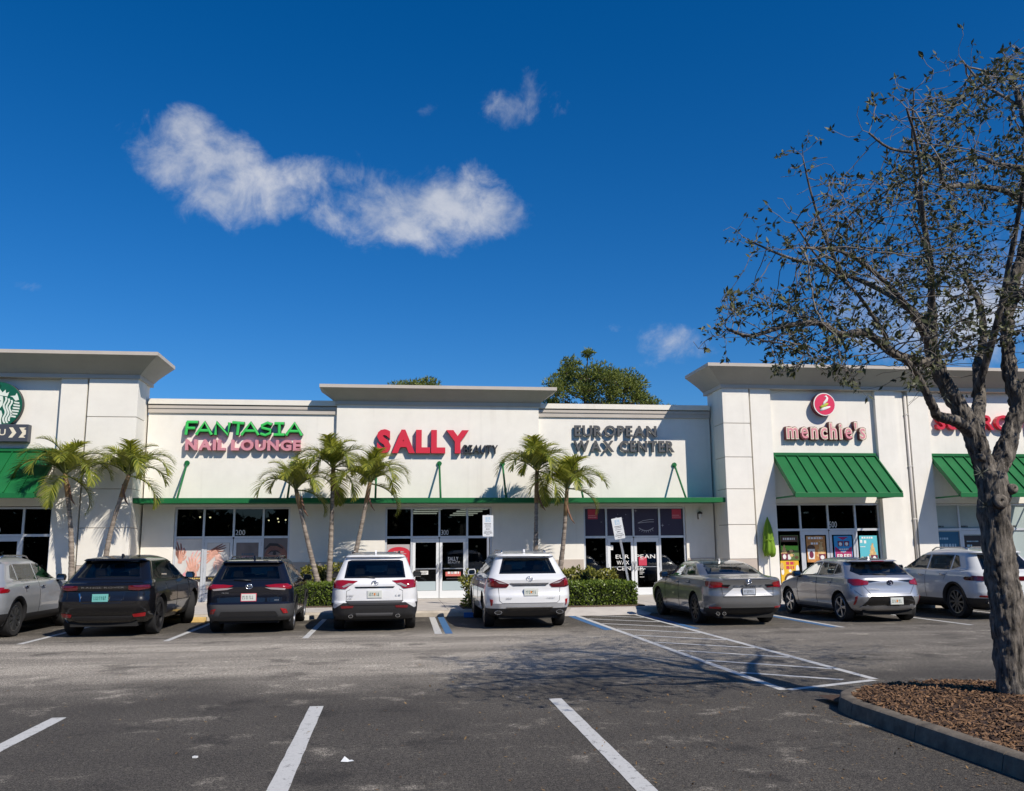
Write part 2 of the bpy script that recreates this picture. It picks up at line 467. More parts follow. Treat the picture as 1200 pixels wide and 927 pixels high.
# near stalls (three lines), far stalls, access aisle with slanting bars
stripe(-.80, 3.0, -.82, 10.8, .155); stripe(1.80, 3.0, 1.915, 10.83, .15); stripe(-3.48, 3.0, -3.49, 10.57, .15)
stripe(4.75, -2.0, 4.75, 4.0, .12); stripe(-6.3, 2.0, -6.3, 10.5, .12)
for x0, x1 in ((-7.08, -7.05), (-4.38, -4.35), (-1.70, -1.68)): stripe(x0, 18.95, x1, 24.0, .12)
stripe(.98, 19.3, 1.05, 24.0, .15); stripe(1.20, 19.3, 1.27, 24.0, .16, blue_paint)
stripe(4.78, 10.95, 4.78, 24.2, .12); stripe(4.62, 19.4, 4.62, 24.2, .17, blue_paint)
stripe(6.33, 11.6, 6.36, 24.4, .12); stripe(6.53, 19.3, 6.55, 24.3, .17, blue_paint)
stripe(4.84, 10.95, 6.27, 11.52, .12); stripe(4.85, 12.55, 5.9, 11.62, .12)
for yR in (13.95, 15.35, 16.75, 18.15, 19.6, 21.05, 22.5, 23.9):
    stripe(4.85, yR, 6.28, yR - 1.3, .12)
stripe(9.68, 18.9, 9.70, 24.0, .12); stripe(9.52, 18.95, 9.53, 24.0, .16, blue_paint)
for x0 in (12.62, 15.35, 18.1, 20.8): stripe(x0, 18.8, x0 - .02, 24.0, .12)
stripe(-9.8, 18.9, -9.8, 24.0, .12)

# ------------------------------------------------------------------ pavement with kerb, laid in slabs
conc = mat('concrete', (.50, .465, .42), .9, noise=.12, nscale=2.5, bump=.2, bscale=80)
conc_d = mat('concrete_dark', (.34, .32, .29), .9, noise=.2, nscale=3)
kerb_m = mat('kerb_concrete', (.43, .385, .32), .9, noise=.2, nscale=4, bump=.2, bscale=60)
mb = MB(); mb.box(-40, 45, 24.3, 30.6, -.2, .128)
walk = mb.build('pavement', conc_d); tag(walk, kind='structure')
slab = None
for i in range(17):
    for j in range(4):
        x0 = -10.5 + i * 1.5; y0 = 24.3 + j * 1.45
        if y0 + 1.45 > 28.8 and (x0 < -8.6 or x0 + 1.5 > 11.2): continue
        if slab is None:
            m_ = MB(); m_.box(.006, 1.494, .006, 1.444, 0, .024)
            slab = m_.mesh('slab', conc)
        o = bpy.data.objects.new('slab', slab); col.objects.link(o); o.location = (x0, y0, .128 - (0 if (i * 7 + j * 3) % 5 else .001))
        o.parent = walk
kst = None
for i in range(16):
    if kst is None:
        m_ = MB(); m_.prismx([(-.16, -.1), (-.15, .10), (-.115, .15), (-.004, .155), (-.004, -.1)], .005, 2.995)
        kst = m_.mesh('kerb_stone', kerb_m)
    o = bpy.data.objects.new('kerb_stone', kst); col.objects.link(o); o.location = (-18 + i * 3, 24.3, 0); o.parent = walk
# the kerb dips to a ramp in front of the access aisle
m_ = MB(); m_.add([(4.45, 23.5, .006), (6.7, 23.5, .006), (6.4, 24.14, .1575), (4.75, 24.14, .1575), (4.2, 24.14, .006), (6.95, 24.14, .006), (4.75, 24.3, .1575), (6.4, 24.3, .1575)], [(0, 1, 2, 3), (0, 3, 4), (1, 5, 2), (3, 2, 7, 6)])
m_.build('kerb_ramp', conc, walk)

# ------------------------------------------------------------------ the shop building
bld = thing('shop_building', 'long white stucco shopping row with two tall end blocks and taupe cornices', 'building', (1.5, 30.2, 0))
def part(name, mb, mt, par=bld, **k): return mb.build(name, mt, par, **k)
ROOM = 20
def walls_with_holes(mb, x0, x1, y, th, z0, z1, holes):
    """wall front at y; holes are (x0, x1, top)"""
    xs = x0
    for a, b, t in sorted(holes):
        if a > xs: mb.box(xs, a, y, y + th, z0, z1)
        mb.box(a, b, y, y + th, t, z1)
        mb.box(a, b, y, y + th, z0, .15)
        xs = b
    if xs < x1: mb.box(xs, x1, y, y + th, z0, z1)
# centre: low wings and the taller middle bay
mb = MB(); walls_with_holes(mb, -7.9, -1.88, 30.2, .3, 0, 6.18, [(-6.92, -3.30, 3.14)]); part('wall', mb, stucco)
mb = MB(); walls_with_holes(mb, 4.9, 11.0, 30.2, .3, 0, 6.18, [(6.42, 10.0, 3.12)]); part('wall', mb, stucco)
mb = MB(); walls_with_holes(mb, -1.88, 4.9, 30.05, .45, 0, 6.5, [(-.24, 3.28, 3.12)]); part('wall', mb, stucco)
for x0, x1 in ((-7.9, -1.88), (4.9, 11.0)):
    m_ = MB(); m_.box(x0, x1, 30.14, 30.5, 6.181, 6.33); m_.box(x0, x1, 30.11, 30.5, 6.331, 6.42)
    part('parapet_band', m_, taupe_band)
    m_ = MB(); m_.box(x0, x1, 30.16, 30.5, 6.421, 6.462); part('parapet_joint', m_, taupe)
    m_ = MB(); m_.box(x0, x1, 30.07, 30.55, 6.463, 6.635); part('parapet_cap', m_, cap_cream)
# painted base band, 2 cm proud
for segs, y in ((((-7.86, -6.95), (-3.27, -1.9)), 30.18), (((4.92, 6.39), (10.03, 10.95)), 30.18), (((-1.9, -.27), (3.31, 4.92)), 30.03)):
    for a, b in segs:
        m_ = MB(); m_.box(a, b, y, y + .02, .15, 1.36); part('wall_base', m_, stucco_lo)
def cornice(X0, X1, Y, Yb, prof, mt):
    m_ = MB(); n = len(prof); vs = []
    for o_, z in prof: vs += [(X0 - o_, Yb, z), (X0 - o_, Y - o_, z), (X1 + o_, Y - o_, z), (X1 + o_, Yb, z)]
    fs = []
    for i in range(n - 1):
        for k in range(3): fs.append((4 * i + k, 4 * i + k + 1, 4 * i + 5 + k, 4 * i + 4 + k))
    fs.append(tuple(4 * i for i in range(n))); fs.append(tuple(4 * i + 3 for i in range(n - 1, -1, -1)))
    m_.add(vs, fs); return m_
def prof_for(z0, z1, out):
    """fillet, cove, fascia; returns band and cove profiles"""
    band = [(-.15, z0), (.055, z0), (.055, z0 + .125), (-.15, z0 + .125)]
    a, b = z0 + .127, z1 - .11
    cove = [(-.15, a), (.05, a)] + [(.07 + (out - .09) * t, a + (b - a) * (t ** .86)) for t in (.0, .2, .4, .6, .8, 1)] + [(-.15, b)]
    fas = [(-.2, b + .002), (out, b + .002), (out, z1), (-.2, z1)]
    return band, cove, fas
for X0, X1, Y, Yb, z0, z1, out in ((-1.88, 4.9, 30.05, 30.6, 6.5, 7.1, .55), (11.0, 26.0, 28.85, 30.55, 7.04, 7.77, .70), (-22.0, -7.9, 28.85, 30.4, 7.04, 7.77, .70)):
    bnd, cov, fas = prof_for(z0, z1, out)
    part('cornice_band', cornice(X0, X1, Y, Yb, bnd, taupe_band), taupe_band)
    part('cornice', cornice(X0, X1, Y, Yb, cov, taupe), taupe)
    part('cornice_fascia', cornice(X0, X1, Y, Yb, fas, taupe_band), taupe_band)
# end blocks
def block(core, holes, pier, pils, side_x):
    m_ = MB(); walls_with_holes(m_, core[0], core[1], 29.05, .3, 0, 7.3, holes); part('wall', m_, stucco)
    m_ = MB()
    if side_x > 0: m_.box(11.06, 11.36, 29.351, 30.45, 0, 7.3)
    else: m_.box(-8.26, -7.96, 29.351, 30.4, 0, 7.3)
    part('side_wall', m_, stucco)
    m_ = MB(); m_.box(pier[0] + .02, pier[1] - .02, 28.87, 29.75, 0, 7.04); part('pier_core', m_, taupe_band)
    for a, b in ((0, 1.33), (1.345, 2.44), (2.465, 3.62), (3.645, 4.685), (4.71, 5.83), (5.855, 7.04)):
        m_ = MB(); m_.box(pier[0], pier[1], 28.85, 29.77, a, b); part('pier_block', m_, stucco_lo if b < 1.4 else stucco, bevel=.008)
    for a, b, y in pils:
        m_ = MB(); m_.box(a, b, y, 29.049, 0, 7.04); part('pilaster', m_, stucco)
block((11.06, 26.0), [(12.74, 16.5, 3.17), (18.48, 22.2, 3.15)], (11.0, 11.94),
      [(12.0, 12.72, 28.88), (16.52, 17.26, 28.88), (17.26, 17.56, 28.94), (17.74, 18.46, 28.88), (22.25, 24.5, 28.88)], 1)
block((-22.0, -7.96), [(-14.0, -10.2, 3.12)], (-9.36, -7.9), [(-10.18, -9.42, 28.88), (-15.5, -14.05, 28.88)], -1)
m_ = MB(); m_.box(-22, 26, 30.5, 52, 6.0, 6.15); m_.box(-22, -8, 29.36, 30.49, 6.9, 7.0); m_.box(11.1, 26, 29.36, 30.49, 6.9, 7.0)
m_.box(-22, 26, 52, 52.3, 0, 6.5); m_.box(-22.3, -22, 29.4, 52.3, 0, 7.0); m_.box(26, 26.3, 29.4, 52.3, 0, 7.0)
part('flat_roof', m_, roofing)

# rooms behind the glass
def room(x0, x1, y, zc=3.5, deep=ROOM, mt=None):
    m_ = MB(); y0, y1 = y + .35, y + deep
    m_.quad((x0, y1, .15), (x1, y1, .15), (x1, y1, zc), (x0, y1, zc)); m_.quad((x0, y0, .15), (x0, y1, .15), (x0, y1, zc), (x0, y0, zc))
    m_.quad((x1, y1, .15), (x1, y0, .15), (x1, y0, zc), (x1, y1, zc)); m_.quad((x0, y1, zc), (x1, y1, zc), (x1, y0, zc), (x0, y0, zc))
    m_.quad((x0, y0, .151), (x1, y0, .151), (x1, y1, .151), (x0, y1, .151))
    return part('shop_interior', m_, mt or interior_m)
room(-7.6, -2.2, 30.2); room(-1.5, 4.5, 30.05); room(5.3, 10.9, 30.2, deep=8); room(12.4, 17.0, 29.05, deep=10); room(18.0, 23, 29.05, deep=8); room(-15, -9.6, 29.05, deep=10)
for gx, n in ((1.55, 5), (3.55, 6)):
    for k in range(n):
        m_ = MB(); m_.box(gx - .6, gx + .6, 35.0 + k * 2.4 - .1, 35.0 + k * 2.4 + .1, 3.44, 3.49); part('ceiling_light', m_, tube_light)
for x, y, z in ((-6.9, 34, 2.95), (-6.45, 33.5, 2.92), (-5.0, 38, 2.95), (-4.85, 40, 2.95), (-4.4, 36, 2.95), (-4.25, 39, 3.05), (-4.1, 36, 2.9), (-3.7, 42, 3.0)):
    m_ = MB(); m_.lathe([(.002, -.03), (.03, -.015), (.03, .015), (.002, .03)], c=(x, y, z), n=8)
    part('pendant_lamp', m_, bulb)
# shelving seen dimly through the doors
shelf_m = mat('shelf', (.22, .20, .19), .7, noise=.5, nscale=9)
for x0, x1, y in ((.1, 1.2, 33), (1.9, 3.0, 34), (9.0, 9.9, 31.6), (6.6, 7.0, 32.2), (-1.2, -.4, 33)):
    m_ = MB()
    for z in (.5, .9, 1.3, 1.7): m_.box(x0, x1, y, y + .4, z, z + .03)
    m_.box(x0, x1, y + .4, y + .43, .15, 2.0); part('shelf_unit', m_, shelf_m)

# storefronts: frame, panes, double doors
def storefront(xs, y, z1, zt=2.15, zb=.15, mw=.065, doors=(1, 2), glass=None, fr=None, skip_pull=False, doorm=None):
    fr = fr or alu; gl = glass or shop_glass; yo = y + .09
    m_ = MB(); d0, d1 = yo - .03, yo + .08
    for i, x in enumerate(xs):
        w = mw / 2 if 0 < i < len(xs) - 1 else mw / 2
        z_lo = zb if i != doors[0] + 1 else zt
        m_.box(x - w, x + w, d0, d1, z_lo, z1)
    for i in range(len(xs) - 1):
        a, b = xs[i] + mw / 2, xs[i + 1] - mw / 2
        m_.box(a, b, d0 + .002, d1 - .002, z1 - .06, z1 - .002); m_.box(a, b, d0 + .002, d1 - .002, zt - .04, zt + .035)
        if i not in doors: m_.box(a, b, d0 + .002, d1 - .002, zb, zb + .09)
    part('storefront_frame', m_, fr)
    panes = {}
    for i in range(len(xs) - 1):
        a, b = xs[i] + mw / 2, xs[i + 1] - mw / 2
        m_ = MB(); m_.box(a, b, yo + .02, yo + .03, zt + .035, z1 - .06); panes['t', i] = part('window_pane', m_, gl)
        if i not in doors:
            m_ = MB(); m_.box(a, b, yo + .02, yo + .03, zb + .09, zt - .04); panes['w', i] = part('window_pane', m_, gl)
        else:
            st = .095; first = i == doors[0]
            if first: b = xs[i + 1] - .006
            else: a = xs[i] + .006
            za, zc = zb + .012, zt - .045
            m_ = MB(); q0, q1 = yo - .015, yo + .045
            m_.box(a + .004, a + st, q0, q1, za, zc); m_.box(b - st, b - .004, q0, q1, za, zc)
            m_.box(a + st, b - st, q0, q1, zc - .13, zc); m_.box(a + st, b - st, q0, q1, za, za + .24)
            dr = part('door', m_, doorm or fr)
            m_ = MB(); m_.box(a + st, b - st, yo + .01, yo + .02, za + .24, zc - .13); panes['d', i] = part('door_pane', m_, gl, dr)
            hx = b - st / 2 if first else a + st / 2
            m_ = MB(); m_.tube([(hx, q0, 1.0), (hx, q0 - .05, 1.0), (hx + (.02 if first else -.02), q0 - .06, 1.12), (hx, q0 - .05, 1.26), (hx, q0, 1.26)], .014, 6)
            part('handle', m_, steel, dr)
            m_ = MB(); hz = a + .002 if first else b - .002
            for z in (.4, 1.15, 1.95): m_.box(hz - .012, hz + .012, q0 - .012, q0, z - .06, z + .06)
            part('hinge', m_, steel, dr)
            panes['door', i] = dr
    return panes
sf_nail = storefront([-6.88, -6.01, -5.075, -4.15, -3.33], 30.2, 3.13, 2.17)
sf_mid = storefront([-.205, .63, 1.54, 2.46, 3.25], 30.05, 3.11, 2.13, doorm=door_white)
sf_wax = storefront([6.45, 7.215, 8.16, 9.08, 9.965], 30.2, 3.11, 2.10, doorm=door_white)
sf_yog = storefront([12.78, 13.64, 14.63, 15.61, 16.46], 29.05, 3.16, 2.28)
sf_cut = storefront([18.52, 19.42, 20.36, 21.28, 22.16], 29.05, 3.14, 2.26, glass=pale_glass)
sf_cof = storefront([-13.9, -13.0, -12.05, -11.05, -10.24], 29.05, 3.1, 2.25)
# ------------------------------------------------------------------ canopy over the pavement
can = thing('canopy', 'long flat green metal canopy above the three middle shopfronts', 'canopy', (1.5, 30.1, 3.2))
m_ = MB(); m_.box(-7.88, 10.98, 29.0, 30.02, 3.215, 3.345); m_.box(-7.88, -1.9, 30.02, 30.19, 3.215, 3.345); m_.box(4.92, 10.98, 30.02, 30.19, 3.215, 3.345)
can_roof = mat('canopy_soffit', (.014, .13, .045), .5)
m2 = MB(); m2.box(-7.88, 10.98, 29.03, 30.02, 3.22, 3.33); m2.box(-7.88, -1.9, 30.022, 30.19, 3.22, 3.33); m2.box(4.92, 10.98, 30.022, 30.19, 3.22, 3.33)
m2.build('canopy_deck', can_roof, can)
m2 = MB(); m2.box(-7.9, 11.0, 28.985, 29.028, 3.2, 3.36); m2.build('canopy_fascia', green, can, bevel=.006)
for x0, x1 in ((-7.9, 11.0),):
    m2 = MB(); m2.box(-7.9, -7.88, 29.03, 30.19, 3.2, 3.36); m2.build('canopy_end', green, can)
for x in (-6.61, -3.28, -.55, 1.52, 3.64, 6.18, 9.66):
    yw = 30.04 if -1.88 < x < 4.9 else 30.19
    m2 = MB(); m2.tube([(x, yw - .05, 4.53), (x, 29.06, 3.345)], .034, 8)
    rod = m2.build('hanger_rod', green, can, smooth=True)
    m2 = MB(); m2.prism([(x + .085 * math.cos(k * math.pi / 4), 4.55 + .085 * math.sin(k * math.pi / 4)) for k in range(8)], yw - .045, yw + .004)
    m2.build('wall_plate', green, rod)

# sloping standing-seam awnings
def awning(x0, x1, label, yw=29.04, yf=27.55, zt=4.87, zb=3.28, group=None):
    t = thing('awning', label, 'awning', ((x0 + x1) / 2, yw, zb))
    n = max(1, round((x1 - x0) / .405)); w = (x1 - x0) / n
    sy, sz = yf - yw, zb + .12 - zt + .1
    def P(x, s, lift=0): return (x, yw + sy * s - lift * .72, zt - .1 + (zb + .14 - zt + .1) * s + lift * .7)
    for i in range(n):
        a, b = x0 + i * w, x0 + (i + 1) * w
        m = MB(); m.add([P(a, 0), P(b - .002, 0), P(b - .002, 1), P(a, 1), P(a, 0, -.02), P(b - .002, 0, -.02), P(b - .002, 1, -.02), P(a, 1, -.02)],
                        [(3, 2, 1, 0), (4, 5, 6, 7), (0, 1, 5, 4), (1, 2, 6, 5), (2, 3, 7, 6), (3, 0, 4, 7)])
        m.build('roof_panel', green, t)
    for i in range(n + 1):
        a = x0 + i * w
        m = MB(); q = .013
        m.add([P(a - q, .0, .001), P(a + q, 0, .001), P(a + q, 1, .001), P(a - q, 1, .001), P(a - q, 0, .05), P(a + q, 0, .05), P(a + q, 1, .05), P(a - q, 1, .05)],
              [(0, 1, 2, 3), (7, 6, 5, 4), (4, 5, 1, 0), (5, 6, 2, 1), (6, 7, 3, 2), (7, 4, 0, 3)])
        m.build('standing_seam', green, t)
    m = MB(); m.box(x0 - .03, x1 + .03, yf - .05, yf + .0, zb, zb + .15); m.build('awning_fascia', green, t, bevel=.008)
    m = MB(); m.box(x0 - .03, x1 + .03, yw - .07, yw + .004, zt - .1, zt); m.build('head_flashing', green, t, bevel=.006)
    for x in (x0 - .03, x1 + .005):
        m = MB(); m.add([(x, *P(0, s, l)[1:]) for s, l in ((0, .055), (1, .055), (1, -.10), (0, -.10))] + [(x + .025, *P(0, s, l)[1:]) for s, l in ((0, .055), (1, .055), (1, -.10), (0, -.10))],
                        [(0, 1, 2, 3), (7, 6, 5, 4), (0, 4, 5, 1), (1, 5, 6, 2), (2, 6, 7, 3), (3, 7, 4, 0)])
        m.build('rake_trim', green, t)
        m = MB(); m.tube([(x + .012, yf + .05, zb + .05), (x + .012, yw - .01, zb + .05)], .03, 6); m.build('side_bar', green, t)
    return t
awning(12.80, 16.44, 'green standing seam awning over the frozen yogurt shopfront')
awning(18.52, 22.15, 'green standing seam awning partly behind the oak trunk')
awning(-13.95, -10.24, 'green standing seam awning cut off by the left picture edge')

# downspout between the pilasters of the right block
dsp = mat('downspout', (.62, .59, .54), .5)
m_ = MB(); m_.tube([(17.65, 28.93, .2), (17.65, 28.93, 6.9)], .055, 8)
o = m_.build('downspout', dsp, None, smooth=True); tag(o, 'pale vertical downspout on wall between the two right shopfronts', 'downspout')
for z in (1.0, 2.6, 4.4, 6.2):
    m2 = MB(); m2.box(17.585, 17.715, 28.868, 28.99, z, z + .04); m2.build('pipe_strap', dsp, o)

# wall lamps
lamp_glass = mat('lamp_glass', (.7, .7, .66), .2)
def wall_lamp(x, y, label):
    t = thing('wall_lamp', label, 'wall lamp', (x, y, 2.65))
    m = MB(); m.box(x - .06, x + .06, y - .03, y + .003, 2.68, 2.9); m.build('back_plate', black_m, t, bevel=.01)
    m = MB(); m.lathe([(.02, 2.95), (.085, 2.9), (.085, 2.86), (.06, 2.855), (.02, 2.854)], c=(x, y - .10, 0), n=12); m.build('lamp_cap', black_m, t, smooth=False)
    m = MB(); m.lathe([(.055, 2.86), (.06, 2.76), (.045, 2.68), (.01, 2.66)], c=(x, y - .10, 0), n=12); m.build('lamp_glass', lamp_glass, t, smooth=True)
wall_lamp(10.48, 30.2, 'small black wall lamp beside the right end of the flat canopy')

# ------------------------------------------------------------------ shop signs
red = mat('sign_red', (.62, .022, .04), .35, coat=.3)
red_side = mat('sign_red_side', (.22, .012, .02), .5)
pinkl = mat('sign_pink', (.62, .26, .30), .4)
grey_s = mat('sign_grey', (.03, .032, .036), .45)
grey_l = mat('sign_grey_light', (.085, .087, .09), .45)
neon_g = mat('sign_green', (.05, .52, .10), .35)
dark_g = mat('sign_dark_green', (.006, .035, .018), .5)
Z = lambda h: h
s = thing('shop_sign', 'nail shop sign with green neon style letters over pink block letters', 'sign', (-4.85, 30.2, 4.95))
FA = {'F': [[(0, 0), (.08, 1)], [(.02, 1), (1, 1)], [(.04, .52), (.78, .52)]],
      'A': [[(0, 0), (.52, 1), (1.0, 0)], [(.22, .34), (.8, .34)]],
      'N': [[(0, 0), (.04, 1), (.92, 0), (1, 1)]],
      'T': [[(0, 1), (1, .93)], [(.52, .96), (.44, 0)]],
      'S': [[(1, .86), (.6, 1), (.1, .78), (.12, .6), (.92, .42), (.86, .16), (.45, 0), (0, .12)]],
      'I': [[(.05, 1), (.95, 1)], [(.5, 1), (.5, 0)], [(0, 0), (1, 0)]]}
spans = [(-6.66, -6.30), (-6.34, -5.86), (-5.74, -5.31), (-5.22, -4.84), (-4.92, -4.38), (-4.32, -3.97), (-3.9, -3.55), (-3.5, -3.0)]
for ch, (a, b) in zip('FANTASIA', spans):
    m, m2 = MB(), MB()
    z0, z1 = 5.45, 5.86
    if ch == 'I': z0 += .02; z1 -= .02
    for st_ in FA[ch]:
        pts = [(a + (b - a) * u, 0, z0 + (z1 - z0) * v) for u, v in st_]
        m.tube([(p[0], 30.09, p[2]) for p in pts], .068, 8, sq=.11)
        m2.tube([(p[0], 29.985, p[2]) for p in pts], .046, 8, sq=.02)
    L_ = m.build('letter', dark_g, s); m2.build('letter_face', neon_g, L_)
sign_text('NAIL LOUNGE', -6.66, -3.02, 4.95, 5.30, 29.98, 30.19, pinkl, s, off=.045, gap=.1, space=.25)

s = thing('shop_sign', 'large red and small dark grey raised letters on the taller middle wall', 'sign', (1.5, 30.05, 4.9))
for ch, mb in letters('SALLY', -.55, 2.50, 4.88, 5.66, 29.88, 30.04, off=.055, gap=.035):
    L_ = mb.build('letter', red_side, s)
for ch, mb in letters('SALLY', -.55, 2.50, 4.88, 5.66, 29.872, 29.879, off=.055, gap=.035): mb.build('letter_face', red, s)
sign_text('BEAUTY', 2.33, 3.48, 4.885, 5.17, 29.90, 30.04, grey_s, s, off=.006, gap=.09)

s = thing('shop_sign', 'two lines of dark grey raised letters on the low wall at the right', 'sign', (7.9, 30.2, 5.0))
for tx, a, b, z0, z1 in (('EUROPEAN', 6.14, 9.04, 5.51, 5.89), ('WAX CENTER', 6.10, 9.66, 4.98, 5.37)):
    for ch, mb in letters(tx, a, b, z0, z1, 30.07, 30.14, off=.03, gap=.10, space=.3): mb.build('letter', grey_s, s)
    for ch, mb in letters(tx, a + .01, b - .01, z0 + .01, z1 - .01, 30.064, 30.069, off=0.022, gap=.11, space=.32): mb.build('letter_face', grey_l, s)

# frozen yogurt: round emblem and outlined script letters
pink = mat('emblem_pink', (.68, .035, .10), .35)
cream = mat('sign_cream', (.78, .70, .54), .5)
pale_pink = mat('sign_pale_pink', (.70, .27, .31), .45)
maroon = mat('sign_maroon', (.16, .03, .035), .5)
lime = mat('lime_print', (.42, .45, .04), .5)
s = thing('round_sign', 'round pink sign with a white swirl above the yogurt shop lettering', 'sign', (14.6, 29.05, 6.52))
m_ = MB(); m_.lathe([(.001, 29.04), (.39, 29.04), (.40, 29.0), (.40, 28.82), (.385, 28.8)], axis='y', c=(14.62, 0, 6.52), n=40); m_.build('sign_can', maroon, s, angle=40)
m_ = MB(); m_.discxz(14.62, 6.52, .395, .395, 28.797, n=40); m_.build('rim', white_p, s)
m_ = MB(); m_.discxz(14.625, 6.52, .365, .365, 28.794, n=40); m_.build('sign_face', pink, s)
m_ = MB()
m_.tube([(14.62, 28.79, 6.78), (14.69, 28.79, 6.80), (14.73, 28.79, 6.74), (14.70, 28.79, 6.66), (14.62, 28.79, 6.58), (14.55, 28.79, 6.50)], [.012, .03, .04, .05, .04, .02], 8, sq=.006)
m_.tube([(14.44, 28.79, 6.31), (14.56, 28.79, 6.36), (14.70, 28.79, 6.40), (14.82, 28.79, 6.44)], [.03, .05, .045, .02], 8, sq=.006)
m_.build('swirl', white_p, s, smooth=True)
m_ = MB(); m_.tube([(14.44, 28.79, 6.40), (14.55, 28.79, 6.45), (14.66, 28.79, 6.50), (14.75, 28.79, 6.55)], [.035, .055, .055, .02], 8, sq=.006)
m_.build('swirl', lime, s, smooth=True)
s = thing('shop_sign', 'pink and cream outlined lowercase letters above the yogurt shop awning', 'sign', (14.6, 29.05, 5.3))
def layer(off, grow, y0, y1):
    return [mb for ch, mb in letters("menchie's", 13.26 - grow, 16.06 + grow, 5.36 - grow, 5.87 + grow, y0, y1, off=off, gap=.235 - 2 * off)]
for back, rim, face in zip(layer(.075, .055, 28.88, 29.04), layer(.052, .037, 28.872, 28.879), layer(.006, .004, 28.864, 28.871)):
    L_ = back.build('letter', maroon, s); rim.build('letter_outline', cream, L_); face.build('letter_face', pale_pink, L_)
# hair salon sign behind the tree
s = thing('shop_sign', 'red raised letters on the right block partly hidden by the oak', 'sign', (20.2, 29.05, 5.7))
for ch, mb in letters('SUPERCUTS', 18.75, 22.9, 5.70, 6.22, 28.86, 29.04, off=.02, gap=.1): mb.build('letter', red, s)

# coffee shop: round emblem and arrow sign at the left edge
em_g = mat('emblem_green', (.004, .095, .052), .4)
em_w = mat('emblem_white', (.70, .76, .68), .45)
s = thing('round_sign', 'round green sign with a white crowned emblem cut by the left edge', 'sign', (-11.86, 29.05, 6.15))
cx, cz = -11.96, 6.18
m_ = MB(); m_.lathe([(.001, 29.04), (.70, 29.04), (.71, 29.0), (.71, 28.86), (.69, 28.85)], axis='y', c=(cx, 0, cz), n=48); m_.build('sign_can', black_m, s, angle=40)
m_ = MB(); m_.discxz(cx, cz, .70, .70, 28.848, n=48); m_.build('sign_face', em_g, s)
m_ = MB(); y_ = 28.842
for sg in (1, -1):
    X_ = lambda u: cx + sg * u
    def poly(pts):
        pts = [(X_(u), cz + v) for u, v in pts]
        m_.polyxz(pts if sg > 0 else pts[::-1], y_)
    # crown
    poly([(0, .30), (.26, .26), (.30, .40), (.21, .36), (.19, .47), (.11, .38), (0, .52)])
    m_.discxz(cx, cz + .57, .05, .05, y_, n=5)
    # face half
    poly([(0, -.14), (.08, -.10), (.14, .0), (.15, .14), (.13, .26), (0, .29)])
    # strands of wavy hair
    for k, off in enumerate((.20, .285, .37)):
        c1, c2 = [], []
        for i in range(15):
            v = .24 - .045 * k - i * (.062 - .004 * k)
            u = off + .035 * math.sin(i * .95 + .6) + .03 * i / 14 * (1 - k * .2)
            if u * u + v * v > .66 ** 2: break
            c1.append((u - .028, v)); c2.append((u + .028, v))
        for i in range(len(c1) - 1): poly([c1[i + 1], c2[i + 1], c2[i], c1[i]])
    # fin and scaly tail
    poly([(.33, .27), (.41, .24), (.50, .13), (.60, .16), (.56, .28), (.52, .37), (.48, .29)])
    for i in range(6):
        v = .09 - i * .085
        w1 = .64 - abs(v) * .25 if v > 0 else math.sqrt(max(.05, .64 ** 2 - v * v))
        poly([(.475 - .015 * i, v - .035), (w1 - .0, v - .055), (w1 + .0, v - .005), (.455 - .012 * i, v + .015)])
    # body
    poly([(0, -.64), (.16, -.63), (.13, -.45), (.16, -.3), (.12, -.18), (.0, -.16)])
m_.build('emblem', em_w, s)
m_ = MB()
for sg in (1, -1): m_.discxz(cx + sg * .065, cz + .12, .028, .012, 28.839, n=8)
m_.discxz(cx, cz - .02, .035, .01, 28.839, n=8); m_.discxz(cx, cz + .05, .016, .01, 28.839, n=6); m_.build('emblem', em_g, s)
slate = mat('sign_slate', (.055, .062, .08), .5)
s = thing('arrow_sign', 'dark slate lane sign with cream lettering and chevrons pointing right', 'sign', (-11.6, 29.05, 5.3))
m_ = MB(); m_.box(-13.55, -11.0, 28.78, 29.04, 5.05, 5.58); m_.build('sign_box', slate, s, bevel=.012)
print_text('DRIVE THRU', -13.45, -11.64, 5.24, 5.43, 28.778, cream, s, off=.012)
for a in (-11.55, -11.26):
    m_ = MB(); m_.prism([(a, 5.17), (a + .11, 5.17), (a + .22, 5.32), (a + .11, 5.48), (a, 5.48), (a + .10, 5.32)] if a < -11.3 else
                        [(a, 5.17), (a + .2, 5.17), (a + .13, 5.22), (a + .2, 5.27), (a + .2, 5.40), (a + .13, 5.43), (a + .2, 5.48), (a, 5.48), (a + .10, 5.32)], 28.774, 28.779)
    m_.build('chevron', cream, s)

